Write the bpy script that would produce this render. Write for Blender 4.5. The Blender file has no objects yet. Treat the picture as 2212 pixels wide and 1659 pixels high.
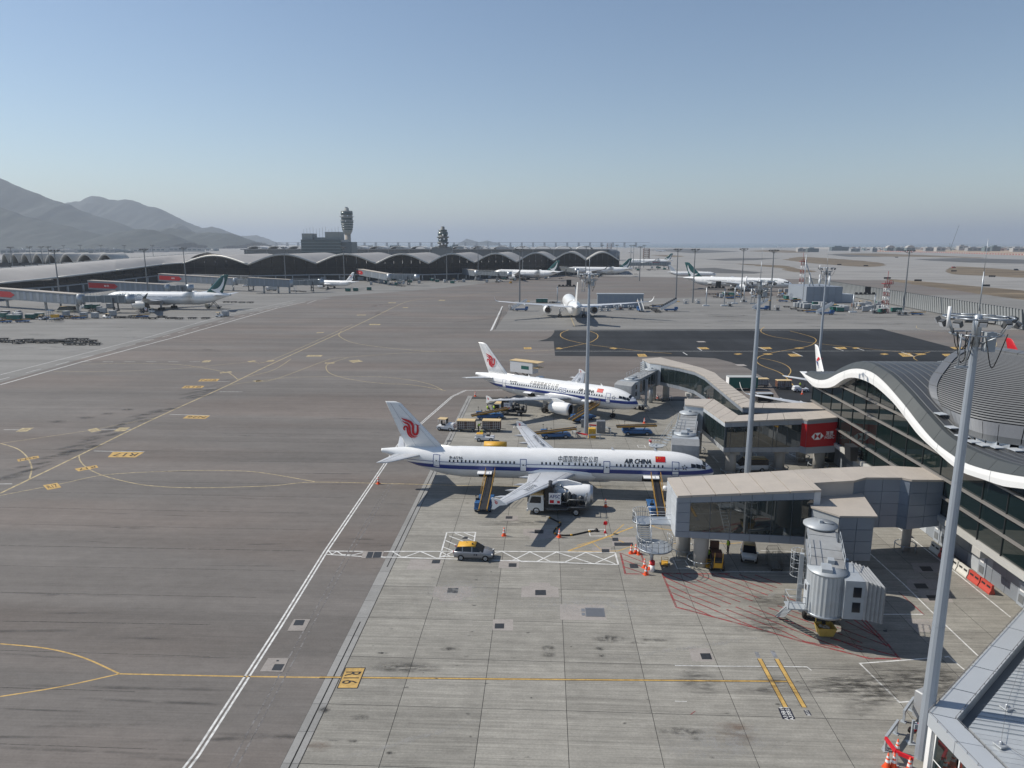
import bpy,bmesh,math,random
from math import sin,cos,pi,radians as R,hypot,atan2,sqrt
from mathutils import Vector,Matrix
random.seed(7)
S=bpy.context.scene
COL=S.collection
# ------------------------------------------------------------------ camera, sky, sun, exposure
CAM_H=32.5;FOC=1534.0;PITCH=math.atan(306/1534.0);YAW=R(2.64)
cd=bpy.data.cameras.new('camera');cam=bpy.data.objects.new('camera',cd);COL.objects.link(cam)
cd.sensor_fit='HORIZONTAL';cd.sensor_width=36.0;cd.lens=36.0*FOC/2212.0
cd.clip_start=0.5;cd.clip_end=200000.0
cam.location=(0,0,CAM_H);cam.rotation_euler=(pi/2-PITCH,0,YAW)
S.camera=cam
SUN_EL=R(45);SUN_DIR=Vector((-1.0,0.22,0)).normalized()  # towards the sun, on the ground plane
W=bpy.data.worlds.new('World');S.world=W;W.use_nodes=True
nt=W.node_tree;nt.nodes.clear()
sky=nt.nodes.new('ShaderNodeTexSky');sky.sky_type='NISHITA';sky.sun_disc=False
sky.sun_elevation=SUN_EL;sky.sun_rotation=atan2(SUN_DIR.x,SUN_DIR.y)
sky.air_density=1.0;sky.dust_density=0.2;sky.ozone_density=1.3;sky.altitude=0
bg=nt.nodes.new('ShaderNodeBackground');bg.inputs['Strength'].default_value=0.11
wo=nt.nodes.new('ShaderNodeOutputWorld')
nt.links.new(sky.outputs[0],bg.inputs[0]);nt.links.new(bg.outputs[0],wo.inputs[0])
sd=bpy.data.lights.new('sun','SUN');sun=bpy.data.objects.new('sun',sd);COL.objects.link(sun)
sd.energy=5.0;sd.angle=R(0.53);sd.color=(1.0,0.94,0.84)
sv=Vector((SUN_DIR.x*cos(SUN_EL),SUN_DIR.y*cos(SUN_EL),sin(SUN_EL)))
sun.rotation_euler=sv.to_track_quat('Z','Y').to_euler();sun.location=sv*300
S.view_settings.view_transform='Standard';S.view_settings.look='None'
S.view_settings.gamma=1.0;S.view_settings.use_curve_mapping=False;S.view_settings.exposure=-0.08
S.cycles.volume_bounces=1;S.cycles.max_bounces=8;S.cycles.use_denoising=True
S.cycles.transparent_max_bounces=24
# ------------------------------------------------------------------ survey helper: a point of the plan view, from the bearings read off the photograph
def D(x,y,z=0.0):
 u=(x-1106.0)/FOC;v=(y-829.5)/FOC
 b=cos(PITCH)-v*sin(PITCH);c=-sin(PITCH)-v*cos(PITCH)
 t=(z-CAM_H)/c
 return ((u*cos(YAW)-b*sin(YAW))*t,(u*sin(YAW)+b*cos(YAW))*t)
def D3(x,y,z=0.0):
 p=D(x,y,z);return (p[0],p[1],z)
# ------------------------------------------------------------------ materials
MATS={}
def mat(name,col,rough=0.6,metal=0.0,var=0.0,vscale=1.0,spec=0.5,stretch=None,bump=0.0,bscale=8.0,rnd=0.0,alpha_wear=0.0,ior=None,coat=0.0,dirt=None,coord='Object'):
 if name in MATS:return MATS[name]
 m=bpy.data.materials.new(name);m.use_nodes=True;MATS[name]=m
 t=m.node_tree;L=t.links;b=t.nodes['Principled BSDF']
 b.inputs['Base Color'].default_value=(*col,1);b.inputs['Roughness'].default_value=rough
 b.inputs['Metallic'].default_value=metal;b.inputs['Specular IOR Level'].default_value=spec
 if ior:b.inputs['IOR'].default_value=ior
 if coat:b.inputs['Coat Weight'].default_value=coat;b.inputs['Coat Roughness'].default_value=0.06
 last=None
 def coords(st,sc):
  tc=t.nodes.new('ShaderNodeTexCoord');mp=t.nodes.new('ShaderNodeMapping')
  L.new(tc.outputs[coord],mp.inputs[0])
  st=st or (1,1,1);mp.inputs['Scale'].default_value=(st[0]*sc,st[1]*sc,st[2]*sc)
  return mp.outputs[0]
 if var:
  n=t.nodes.new('ShaderNodeTexNoise');n.inputs['Scale'].default_value=1;n.inputs['Detail'].default_value=6;n.inputs['Roughness'].default_value=0.62
  L.new(coords(stretch,vscale),n.inputs['Vector'])
  r=t.nodes.new('ShaderNodeMapRange');r.inputs[1].default_value=0.25;r.inputs[2].default_value=0.75;r.inputs[3].default_value=1-var;r.inputs[4].default_value=1+var
  L.new(n.outputs[0],r.inputs[0]);last=r.outputs[0]
 if rnd:
  oi=t.nodes.new('ShaderNodeObjectInfo');r=t.nodes.new('ShaderNodeMapRange');r.inputs[3].default_value=1-rnd;r.inputs[4].default_value=1+rnd
  L.new(oi.outputs['Random'],r.inputs[0])
  if last:
   mm=t.nodes.new('ShaderNodeMath');mm.operation='MULTIPLY';L.new(last,mm.inputs[0]);L.new(r.outputs[0],mm.inputs[1]);last=mm.outputs[0]
  else :last=r.outputs[0]
 colout=None
 if last:
  mx=t.nodes.new('ShaderNodeVectorMath');mx.operation='SCALE';mx.inputs[0].default_value=col
  L.new(last,mx.inputs['Scale']);colout=mx.outputs[0]
 if dirt:  # (colour, amount, scale, stretch): patches of grime with a shape of their own
  n=t.nodes.new('ShaderNodeTexNoise');n.inputs['Scale'].default_value=1;n.inputs['Detail'].default_value=5
  L.new(coords(dirt[3] if len(dirt)>3 else None,dirt[2]),n.inputs['Vector'])
  r=t.nodes.new('ShaderNodeMapRange');r.inputs[1].default_value=0.5;r.inputs[2].default_value=0.78;r.inputs[4].default_value=dirt[1]
  L.new(n.outputs[0],r.inputs[0])
  mc=t.nodes.new('ShaderNodeMix');mc.data_type='RGBA';L.new(r.outputs[0],mc.inputs[0])
  if colout:L.new(colout,mc.inputs[6])
  else :mc.inputs[6].default_value=(*col,1)
  mc.inputs[7].default_value=(*dirt[0],1);colout=mc.outputs[2]
 if colout:L.new(colout,b.inputs['Base Color'])
 if bump:
  n=t.nodes.new('ShaderNodeTexNoise');n.inputs['Scale'].default_value=1;n.inputs['Detail'].default_value=4
  L.new(coords(None,bscale),n.inputs['Vector'])
  bp=t.nodes.new('ShaderNodeBump');bp.inputs['Strength'].default_value=bump;bp.inputs['Distance'].default_value=0.05
  L.new(n.outputs[0],bp.inputs['Height']);L.new(bp.outputs[0],b.inputs['Normal'])
 if alpha_wear:
  n=t.nodes.new('ShaderNodeTexNoise');n.inputs['Scale'].default_value=1;n.inputs['Detail'].default_value=7;n.inputs['Roughness'].default_value=0.7
  L.new(coords(None,1.7),n.inputs['Vector'])
  r=t.nodes.new('ShaderNodeMapRange');r.inputs[1].default_value=0.42;r.inputs[2].default_value=0.60;r.inputs[3].default_value=1.0;r.inputs[4].default_value=1-alpha_wear
  L.new(n.outputs[0],r.inputs[0]);L.new(r.outputs[0],b.inputs['Alpha'])
 return m
def stain_mat(name,col,strength,nscale=1.5,stretch=(1,1,1),rough=0.6):
 if name in MATS:return MATS[name]
 m=bpy.data.materials.new(name);m.use_nodes=True;MATS[name]=m
 t=m.node_tree;L=t.links;b=t.nodes['Principled BSDF']
 b.inputs['Base Color'].default_value=(*col,1);b.inputs['Roughness'].default_value=rough
 uv=t.nodes.new('ShaderNodeTexCoord');sub=t.nodes.new('ShaderNodeVectorMath');sub.operation='SUBTRACT';sub.inputs[1].default_value=(0.5,0.5,0)
 L.new(uv.outputs['UV'],sub.inputs[0]);ln=t.nodes.new('ShaderNodeVectorMath');ln.operation='LENGTH';L.new(sub.outputs[0],ln.inputs[0])
 n=t.nodes.new('ShaderNodeTexNoise');n.inputs['Scale'].default_value=nscale;n.inputs['Detail'].default_value=6;n.inputs['Roughness'].default_value=0.65
 mp=t.nodes.new('ShaderNodeMapping');mp.inputs['Scale'].default_value=stretch;L.new(uv.outputs['Object'],mp.inputs[0]);L.new(mp.outputs[0],n.inputs['Vector'])
 a=t.nodes.new('ShaderNodeMapRange');a.inputs[1].default_value=0.5;a.inputs[2].default_value=0.12;L.new(ln.outputs['Value'],a.inputs[0])
 c=t.nodes.new('ShaderNodeMapRange');c.inputs[1].default_value=0.40;c.inputs[2].default_value=0.64;L.new(n.outputs[0],c.inputs[0])
 mu=t.nodes.new('ShaderNodeMath');mu.operation='MULTIPLY';L.new(a.outputs[0],mu.inputs[0]);L.new(c.outputs[0],mu.inputs[1])
 m2=t.nodes.new('ShaderNodeMath');m2.operation='MULTIPLY';m2.inputs[1].default_value=strength;L.new(mu.outputs[0],m2.inputs[0]);L.new(m2.outputs[0],b.inputs['Alpha'])
 return m
# ------------------------------------------------------------------ mesh builder
class MB:
 def __init__(s):s.v=[];s.f=[];s.m=[];s.s=[];s.uv={}
 def add(s,vs,fs,m=0,smooth=False):
  o=len(s.v);s.v+=[tuple(p) for p in vs]
  for f in fs:s.f.append(tuple(i+o for i in f));s.m.append(m);s.s.append(smooth)
  return s
 def bx(s,x0,x1,y0,y1,z0,z1,m=0):
  return s.add([(x0,y0,z0),(x1,y0,z0),(x1,y1,z0),(x0,y1,z0),(x0,y0,z1),(x1,y0,z1),(x1,y1,z1),(x0,y1,z1)],
  [(3,2,1,0),(4,5,6,7),(0,1,5,4),(1,2,6,5),(2,3,7,6),(3,0,4,7)],m)
 def box(s,c,d,rz=0.0,m=0,ry=0.0):
  vs=[]
  for k in ((-1,-1,-1),(1,-1,-1),(1,1,-1),(-1,1,-1),(-1,-1,1),(1,-1,1),(1,1,1),(-1,1,1)):
   x,y,z=k[0]*d[0]/2,k[1]*d[1]/2,k[2]*d[2]/2
   x,z=x*cos(ry)+z*sin(ry),-x*sin(ry)+z*cos(ry)
   vs.append((c[0]+x*cos(rz)-y*sin(rz),c[1]+x*sin(rz)+y*cos(rz),c[2]+z))
  return s.add(vs,[(3,2,1,0),(4,5,6,7),(0,1,5,4),(1,2,6,5),(2,3,7,6),(3,0,4,7)],m)
 def prism(s,pts,z0,z1,m=0,mt=None,mb=None):  # counter-clockwise outline; z0, z1 numbers or one per point
  n=len(pts);a=z0 if isinstance(z0,(list,tuple)) else [z0]*n;b=z1 if isinstance(z1,(list,tuple)) else [z1]*n
  vs=[(p[0],p[1],a[i]) for i,p in enumerate(pts)]+[(p[0],p[1],b[i]) for i,p in enumerate(pts)]
  s.add(vs,[(i,(i+1)%n,n+(i+1)%n,n+i) for i in range(n)],m)
  o=len(s.v)-2*n
  s.f.append(tuple(o+i for i in reversed(range(n))));s.m.append(m if mb is None else mb);s.s.append(False)
  s.f.append(tuple(o+n+i for i in range(n)));s.m.append(m if mt is None else mt);s.s.append(False)
  return s
 def tube(s,p0,p1,r0,r1=None,n=8,m=0,caps=True,smooth=True):
  r1=r0 if r1 is None else r1;a=Vector(p0);b=Vector(p1);d=(b-a)
  if d.length<1e-6:return s
  d.normalize();u=d.orthogonal().normalized() if abs(d.z)<0.999 else Vector((1,0,0));w=d.cross(u)
  vs=[]
  for c,r in ((a,r0),(b,r1)):
   for i in range(n):
    q=2*pi*i/n;vs.append(c+(u*cos(q)+w*sin(q))*r)
  fs=[(i,(i+1)%n,n+(i+1)%n,n+i) for i in range(n)]
  o=len(s.v);s.add(vs,fs,m,smooth)
  if caps:
   s.f+=[tuple(o+i for i in reversed(range(n))),tuple(o+n+i for i in range(n))];s.m+=[m,m];s.s+=[False,False]
  return s
 def path(s,pts,r,n=6,m=0):
  for a,b in zip(pts,pts[1:]):s.tube(a,b,r,n=n,m=m)
  return s
 def loft(s,rings,m=0,smooth=True,cap0=True,cap1=True,closed=True):
  n=len(rings[0]);o=len(s.v)
  for r in rings:s.v+=[tuple(p) for p in r]
  for k in range(len(rings)-1):
   for i in range(n if closed else n-1):
    j=(i+1)%n
    s.f.append((o+k*n+i,o+k*n+j,o+(k+1)*n+j,o+(k+1)*n+i));s.m.append(m);s.s.append(smooth)
  if cap0:s.f.append(tuple(o+i for i in reversed(range(n))));s.m.append(m);s.s.append(False)
  if cap1:s.f.append(tuple(o+(len(rings)-1)*n+i for i in range(n)));s.m.append(m);s.s.append(False)
  return s
 def lathe(s,prof,axis='z',c=(0,0,0),n=16,m=0,cap=False):  # prof: (radius, position along axis)
  rings=[]
  for r,h in prof:
   ring=[]
   for i in range(n):
    q=2*pi*i/n
    if axis=='z':ring.append((c[0]+r*cos(q),c[1]+r*sin(q),c[2]+h))
    elif axis=='x':ring.append((c[0]+h,c[1]+r*cos(q),c[2]+r*sin(q)))
    else :ring.append((c[0]+r*sin(q),c[1]+h,c[2]+r*cos(q)))
   rings.append(ring)
  return s.loft(rings,m,True,cap,cap)
 def build(s,name,mats,parent=None,loc=None,rz=None):
  me=bpy.data.meshes.new(name);me.from_pydata(s.v,[],s.f)
  for m in (mats if isinstance(mats,(list,tuple)) else [mats]):me.materials.append(m)
  me.polygons.foreach_set('material_index',s.m);me.polygons.foreach_set('use_smooth',s.s)
  if s.uv:
   ul=me.uv_layers.new(name='UVMap')
   for pi_,q in s.uv.items():
    for k,li in enumerate(me.polygons[pi_].loop_indices):ul.data[li].uv=q[k]
  me.update()
  return link(name,me,parent,loc,rz)
def link(name,me,parent=None,loc=None,rz=None):
 o=bpy.data.objects.new(name,me);COL.objects.link(o)
 if parent:o.parent=parent
 if loc:o.location=loc
 if rz:o.rotation_euler=(0,0,rz)
 return o
def tag(o,label,cat,group=None):
 o['label']=label;o['category']=cat
 if group:o['group']=group
 return o
def thing(name,label,cat,loc=(0,0,0),rz=0.0,group=None):
 o=bpy.data.objects.new(name,None);COL.objects.link(o);o.location=loc;o.rotation_euler=(0,0,rz);o.empty_display_size=0.3
 return tag(o,label,cat,group)
def struct(o):o['kind']='structure';return o
def copy_tree(o,parent=None,loc=None,rz=None,label=None):
 c=o.copy();COL.objects.link(c);c.parent=parent
 if loc is not None:c.location=loc
 if rz is not None:c.rotation_euler=(0,0,rz)
 if label:c['label']=label
 for ch in o.children:copy_tree(ch,c)
 return c
def text_geo(txt,size=1.0,bold=0.0,shear=0.0,space=1.0):
 cu=bpy.data.curves.new('lettering','FONT');cu.body=txt;cu.size=size;cu.offset=bold*size;cu.shear=shear
 cu.align_x='CENTER';cu.align_y='CENTER';cu.resolution_u=2;cu.space_character=space
 o=bpy.data.objects.new('lettering',cu);me=o.to_mesh()
 vs=[tuple(v.co) for v in me.vertices];fs=[tuple(p.vertices) for p in me.polygons]
 o.to_mesh_clear();bpy.data.objects.remove(o);bpy.data.curves.remove(cu)
 if vs:
  cx=(min(v[0] for v in vs)+max(v[0] for v in vs))/2;cy=(min(v[1] for v in vs)+max(v[1] for v in vs))/2
  vs=[(v[0]-cx,v[1]-cy) for v in vs]
 return vs,fs
def flat_text(mb,txt,size,c,ax,ay,m=0,bold=0.015,stretch=1.0):  # lettering in the plane spanned by ax, ay (unit vectors)
 vs,fs=text_geo(txt,size,bold);ax=Vector(ax);ay=Vector(ay);c=Vector(c)
 mb.add([c+ax*v[0]+ay*v[1]*stretch for v in vs],fs,m)
def ribbon(mb,pts,w,z,m=0,closed=False):
 P_=[Vector((p[0],p[1])) for p in pts];n=len(P_);L_=[];R_=[]
 for i in range(n):
  a=P_[i-1] if (i>0 or closed) else None;b=P_[(i+1)%n] if (i<n-1 or closed) else None
  d1=(P_[i]-a).normalized() if a is not None else None;d2=(b-P_[i]).normalized() if b is not None else None
  if d1 is None:d=d2;k=1
  elif d2 is None:d=d1;k=1
  else :
   d=d1+d2;d=d.normalized() if d.length>1e-6 else d1;k=1/max(0.5,abs(d.dot(d1)))
  nrm=Vector((-d.y,d.x))*(w/2*k)
  L_.append((P_[i].x+nrm.x,P_[i].y+nrm.y,z));R_.append((P_[i].x-nrm.x,P_[i].y-nrm.y,z))
 fs=[(2*i,2*i+1,2*((i+1)%n)+1,2*((i+1)%n)) for i in range(n if closed else n-1)]
 vs=[]
 for a,b in zip(L_,R_):vs+=[b,a]
 fs=[(f[0],f[3],f[2],f[1]) if False else (f[0],f[3],f[2],f[1]) for f in fs]
 mb.add(vs,fs,m)
def smooth_pts(pts,k=6):  # Catmull-Rom through the points
 out=[];n=len(pts)
 for i in range(n-1):
  p0=pts[max(0,i-1)];p1=pts[i];p2=pts[i+1];p3=pts[min(n-1,i+2)]
  for j in range(k):
   t=j/k
   out.append(tuple(0.5*((2*b)+(-a+c)*t+(2*a-5*b+4*c-d)*t*t+(-a+3*b-3*c+d)*t**3) for a,b,c,d in zip(p0,p1,p2,p3)))
 out.append(tuple(pts[-1]));return out
# ------------------------------------------------------------------ the ground
def ground_mat(name,col,streak=0.10,blotch=0.12,grain=0.10,sdir=(0.012,0.42,1),tint=None,rnd=0.0,lane=0.0,groove=0.0):
 m=bpy.data.materials.new(name);m.use_nodes=True;MATS[name]=m
 t=m.node_tree;L=t.links;b=t.nodes['Principled BSDF'];b.inputs['Roughness'].default_value=0.85;b.inputs['Specular IOR Level'].default_value=0.25
 g=t.nodes.new('ShaderNodeNewGeometry');val=None
 def noise(scale3,lo,hi,amp,detail=5,rough=0.6):
  nonlocal val
  mp=t.nodes.new('ShaderNodeMapping');mp.inputs['Scale'].default_value=scale3;L.new(g.outputs['Position'],mp.inputs[0])
  n=t.nodes.new('ShaderNodeTexNoise');n.inputs['Scale'].default_value=1;n.inputs['Detail'].default_value=detail;n.inputs['Roughness'].default_value=rough;L.new(mp.outputs[0],n.inputs['Vector'])
  r=t.nodes.new('ShaderNodeMapRange');r.inputs[1].default_value=lo;r.inputs[2].default_value=hi;r.inputs[3].default_value=1-amp;r.inputs[4].default_value=1+amp;L.new(n.outputs[0],r.inputs[0])
  if val is None:val=r.outputs[0]
  else :
   k=t.nodes.new('ShaderNodeMath');k.operation='MULTIPLY';L.new(val,k.inputs[0]);L.new(r.outputs[0],k.inputs[1]);val=k.outputs[0]
 noise((0.018,0.03,1),0.3,0.7,blotch);noise(sdir,0.3,0.7,streak,6,0.7);noise((0.9,1.4,1),0.3,0.7,grain*0.7);noise((6,6,1),0.3,0.7,grain)
 if groove:noise((0.10,7.0,1),0.35,0.65,groove,4,0.6);noise((0.35,0.5,1),0.35,0.7,groove*.8,7,0.75)
 if lane:noise((0.004,0.16,1),0.35,0.65,lane,2,0.4);noise((0.10,0.16,1),0.3,0.7,lane*0.7,5,0.7)
 if rnd:
  oi=t.nodes.new('ShaderNodeObjectInfo');r=t.nodes.new('ShaderNodeMapRange');r.inputs[3].default_value=1-rnd;r.inputs[4].default_value=1+rnd;L.new(oi.outputs['Random'],r.inputs[0])
  k=t.nodes.new('ShaderNodeMath');k.operation='MULTIPLY';L.new(val,k.inputs[0]);L.new(r.outputs[0],k.inputs[1]);val=k.outputs[0]
 mx=t.nodes.new('ShaderNodeVectorMath');mx.operation='SCALE';mx.inputs[0].default_value=col;L.new(val,mx.inputs['Scale']);out=mx.outputs[0]
 if tint:  # faint patches of another hue, as asphalt of different age
  mp=t.nodes.new('ShaderNodeMapping');mp.inputs['Scale'].default_value=(0.012,0.05,1);L.new(g.outputs['Position'],mp.inputs[0])
  n=t.nodes.new('ShaderNodeTexNoise');n.inputs['Scale'].default_value=1;n.inputs['Detail'].default_value=3;L.new(mp.outputs[0],n.inputs['Vector'])
  r=t.nodes.new('ShaderNodeMapRange');r.inputs[1].default_value=0.45;r.inputs[2].default_value=0.6;r.inputs[4].default_value=0.5;L.new(n.outputs[0],r.inputs[0])
  mc=t.nodes.new('ShaderNodeMix');mc.data_type='RGBA';mc.blend_type='MULTIPLY';L.new(r.outputs[0],mc.inputs[0]);L.new(out,mc.inputs[6]);mc.inputs[7].default_value=(*tint,1);out=mc.outputs[2]
 L.new(out,b.inputs['Base Color'])
 return m
ASPH=ground_mat('asphalt',(0.158,0.146,0.136),0.11,0.12,0.09,tint=(1.08,0.96,0.90),lane=0.09,groove=0.07)
CONC=ground_mat('concrete',(0.258,0.247,0.220),0.17,0.14,0.12,(0.05,2.6,1),rnd=0.11,lane=0.06,groove=0.14)
CONC2=ground_mat('apron_concrete',(0.205,0.200,0.190),0.10,0.12,0.09,(0.03,0.25,1),lane=0.08)
DARKA=ground_mat('fresh_asphalt',(0.026,0.028,0.031),0.32,0.25,0.15,(0.10,0.012,1),lane=0.15)
JOINT=mat('joint_sealant',(0.035,0.034,0.032),0.9)
FIELD=ground_mat('airfield_asphalt',(0.27,0.262,0.25),0.16,0.16,0.05,(0.004,0.03,1),lane=0.06)
GRASS=ground_mat('dry_grass',(0.150,0.118,0.080),0.35,0.35,0.25,(0.008,0.05,1),lane=0.25)
WHITEP=mat('white_paint',(0.72,0.72,0.70),0.7,alpha_wear=0.35)
YELP=mat('yellow_paint',(0.56,0.36,0.11),0.7,var=0.12,vscale=0.5,alpha_wear=0.3)
YELF=mat('faded_yellow_paint',(0.52,0.42,0.24),0.7,var=0.12,vscale=0.5,alpha_wear=0.5)
REDP=mat('red_paint',(0.30,0.050,0.052),0.75,var=0.25,vscale=0.4,alpha_wear=0.7)
BLKP=mat('black_paint',(0.02,0.02,0.022),0.7,alpha_wear=0.25)
NAVYP=mat('dark_navy_paint',(0.012,0.014,0.03),0.7)
def sheet(name,pts,z,m,parent=None):
 mb=MB();mb.add([(p[0],p[1],z) for p in pts],[tuple(range(len(pts)))])
 o=mb.build(name,m,parent)
 if not parent:struct(o)
 return o
def DD(*pts):return [D(*p) for p in pts]
c1=lambda x,y:(x*0.25,351+y*0.25)  # readings taken from enlarged parts of the photograph
c2=lambda x,y:(553+x*0.25,432+y*0.25)
c3=lambda x,y:(1026+x*0.25,486+y*0.25)
c4=lambda x,y:(1404+x*0.25,486+y*0.25)
c5=lambda x,y:(1659+x*0.25,486+y*0.25)
g1=lambda x,y:(x*0.2685,729+y*0.2685)
g2=lambda x,y:(378+x*0.30017,1161+y*0.30017)
g3=lambda x,y:(1458+x*0.1953,1377+y*0.1953)
g4=lambda x,y:(675+x*0.31736,1107+y*0.31736)
k1=lambda x,y:(783+x*0.1953,837+y*0.1953)  # tail of the near airliner
k2=lambda x,y:(1134+x*0.1953,837+y*0.1953)  # its nose
k3=lambda x,y:(1350+x*0.2197,729+y*0.2197)
k4=lambda x,y:(1659+x*0.25,675+y*0.25)
k5=lambda x,y:(1323+x*0.24412,999+y*0.24412)
k6=lambda x,y:(1620+x*0.26756,999+y*0.26756)
k7=lambda x,y:(1782+x*0.235,1269+y*0.235)
m5=lambda x,y:(1069.2+x*0.1953,583.2+y*0.1953)
m6=lambda x,y:(x*0.17089,594+y*0.17089)
m7=lambda x,y:(1458+x*0.1953,594+y*0.1953)
sea=sheet('sea',[(-60000,-3000),(60000,-3000),(60000,60000),(-60000,60000)],-4.0,mat('sea_water',(0.06,0.085,0.10),0.25,spec=0.4,bump=0.3,bscale=0.02))
apron=sheet('apron',[(-9000,-250),(9000,-250),(9000,3000),(2600,5200),(900,4300),(250,5200),(-1800,5200),(-3000,9000),(-9000,9000)],-0.03,FIELD)
near=sheet('taxiway_asphalt',[(-420,-40),(120,-40),(190,282),(-19,282),(-17,400),(120,420),(260,640),(120,760),(-140,560),(-250,520),(-230,420),(-120,290),(-90,130),(-110,20)][0:1]+DD((0,828))[:0]+[(120,-40),(300,250),(300,640),(60,700)]+DD((1130,596),(1100,606),(930,625),(720,640),(640,655),(500,683),(250,754),(0,826),(-300,910))+[(-420,20)],-0.024,ASPH)
term_apron=sheet('terminal_apron',DD((-300,910),(0,826),(250,754),(500,683),(640,655),(720,640),(930,625),(1100,606),(1130,596))+[(60,740),(-420,620),(-420,300)],-0.018,CONC2)
island=sheet('island_apron',[(-18.9,266.5),(186,277),(300,250),(300,470),(110,440),(-16.7,404)],-0.018,CONC2)
patch=sheet('new_asphalt',DD((1198,712.5),(1904,710.5),(2059,751),(2212,800),(2300,860),(1900,905),(1690,870),(1669,836),(1654,818),(1614,795),(1579,782),(1544,773.5),(1466,770),(1376,770),(1199,768.5),(1196,737),(1161,737),(1181,732),(1191,726),(1197,718)),-0.012,DARKA)
def rough_edge(P_,seed,n=14):
 r_=random.Random(seed);out=[]
 P_=smooth_pts(list(P_)+[P_[0]],4)[:-1]
 for a,b in zip(P_,P_[1:]+P_[:1]):
  l=hypot(b[0]-a[0],b[1]-a[1])
  for k in range(4):t=k/4;j=min(6,l*.05);out.append((a[0]+(b[0]-a[0])*t+r_.uniform(-j,j),a[1]+(b[1]-a[1])*t+r_.uniform(-j,j)))
 return out
# dry grass between the taxiways, and dark strips of older asphalt
for i,pts in enumerate([
[c5(0,345),c5(150,352),c5(270,380),c5(420,400),c5(270,410),c5(120,385),c4(1150,375),c4(740,335)],
[c5(130,300),c5(280,275),c5(560,290),c5(900,318),c5(1020,345),c5(860,362),c5(560,345),c5(330,325)],
[c5(1530,395),c5(1600,360),c5(1800,365),c5(2212,395),c5(2330,430),c5(2212,455),c5(1900,440),c5(1600,425)],
[c5(1010,465),c5(1300,485),c5(1800,530),c5(2300,580),c5(2300,650),c5(1900,605),c5(1450,540),c5(1100,490)],
[c4(0,262),c4(150,260),c4(300,270),c4(180,277)],[c5(560,250),c5(900,245),c5(1400,262),c5(1900,285),c5(1300,275),c5(800,270)],
[c5(-200,225),c5(60,215),c5(350,232),c5(200,240)]]):
 sheet('grass_strip',rough_edge(DD(*pts),31+i),-0.014+0.001*i,GRASS)
OLDA=ground_mat('old_dark_asphalt',(0.10,0.10,0.10),0.2,0.25,0.1,(0.004,0.05,1))
for pts in ([c4(360,375),c4(560,370),c4(800,395),c4(980,410),c4(900,420),c4(560,415),c4(420,395)],[c4(480,300),c4(700,288),c4(1150,285),c4(900,305),c4(640,308)],
[c5(1250,295),c5(1700,285),c5(2250,300),c5(2250,335),c5(1750,325),c5(1400,308)],[c5(500,255),c5(620,250),c5(1000,275),c5(700,275)][::1],[c3(1450,215),c3(1800,205),c3(2300,230),c3(1900,245)]):
 sheet('old_taxiway',DD(*pts),-0.006,OLDA)
# concrete slabs of the near stands, six metres square with sealed joints
slab_base=sheet('stand_apron',[(-16.45,20),(60,20),(60,148),(-16.45,148)],-0.014,JOINT)
XS=[-15.3,-10.2]+[-4.2+6*k for k in range(10)];YS=[21.0+5.97*k for k in range(22)]
def slab_mesh(w,d,h=0.016):
 mb=MB();e=0.012
 mb.loft([[(0,0,-h),(w,0,-h),(w,d,-h),(0,d,-h)],[(0,0,-0.003),(w,0,-0.003),(w,d,-0.003),(0,d,-0.003)],[(e,e,0),(w-e,e,0),(w-e,d-e,0),(e,d-e,0)]],smooth=False)
 me=bpy.data.meshes.new('concrete_slab');me.from_pydata(mb.v,[],mb.f);me.materials.append(CONC);return me
g=0.022;cache={}
for i in range(len(XS)-1):
 for j in range(len(YS)-1):
  w=round(XS[i+1]-XS[i]-2*g,3);d=round(YS[j+1]-YS[j]-2*g,3)
  if (w,d)not in cache:cache[(w,d)]=slab_mesh(w,d,0.012)
  link('concrete_slab',cache[(w,d)],slab_base,(XS[i]+g,YS[j]+g,0))
GUT=ground_mat('gutter_concrete',(0.275,0.272,0.262),0.05,0.08,0.09,(0.5,0.5,1),rnd=0.10)
me=MB();me.bx(0,1.06,0,2.96,-0.012,0.001);gm=me.build('gutter_slab',GUT,slab_base,(-16.42,21,0))
for k in range(1,43):link('gutter_slab',gm.data,slab_base,(-16.42,21+2.985*k,0))
for y0,y1 in ((21,38),(38.2,56.1),(66.8,90),(90.3,118),(119,147)):
 sheet('drain_slot',[(-15.9,y0),(-15.8,y0),(-15.8,y1),(-15.9,y1)],0.003,mat('slot_black',(0.006,0.006,0.006),0.9),slab_base)
# service pits: paler concrete surround with a dark steel cover
PIT=ground_mat('pit_surround',(0.31,0.285,0.265),0.06,0.10,0.12,(0.8,0.8,1),rnd=0.08);IRON=mat('iron_cover',(0.028,0.030,0.034),0.55,var=0.3,vscale=3)
def pit(outer,inner,parent):
 if outer:sheet('pit_surround',DD(*outer),0.0022,PIT,parent)
 for q in inner:
  pts=DD(*q);z=0.006 if outer else 0.004;mb=MB();mb.prism(pts[::-1],z,z+0.006);mb.build('pit_cover',IRON,parent)
def rect(x0,y0,x1,y1,sk=0):return [(x0,y1),(x1,y1),(x1+sk,y0),(x0+sk,y0)]
G4=lambda *p:[g4(*q) for q in p];G2=lambda *p:[g2(*q) for q in p];G3=lambda *p:[g3(*q) for q in p]
pit(G4((832,504),(1086,504),(1075,573),(1030,575),(1012,602),(864,602),(860,580),(815,573)),[G4((922,514),(994,514),(988,550),(915,550))],slab_base)
pit(G4((1480,478),(1618,478),(1620,500),(1672,508),(1678,576),(1421,576),(1424,505),(1476,500)),[G4((1516,528),(1588,528),(1590,563),(1516,563))],slab_base)
pit(G4((1684,624),(1984,628),(2003,733),(1686,730)),[],slab_base)
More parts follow.
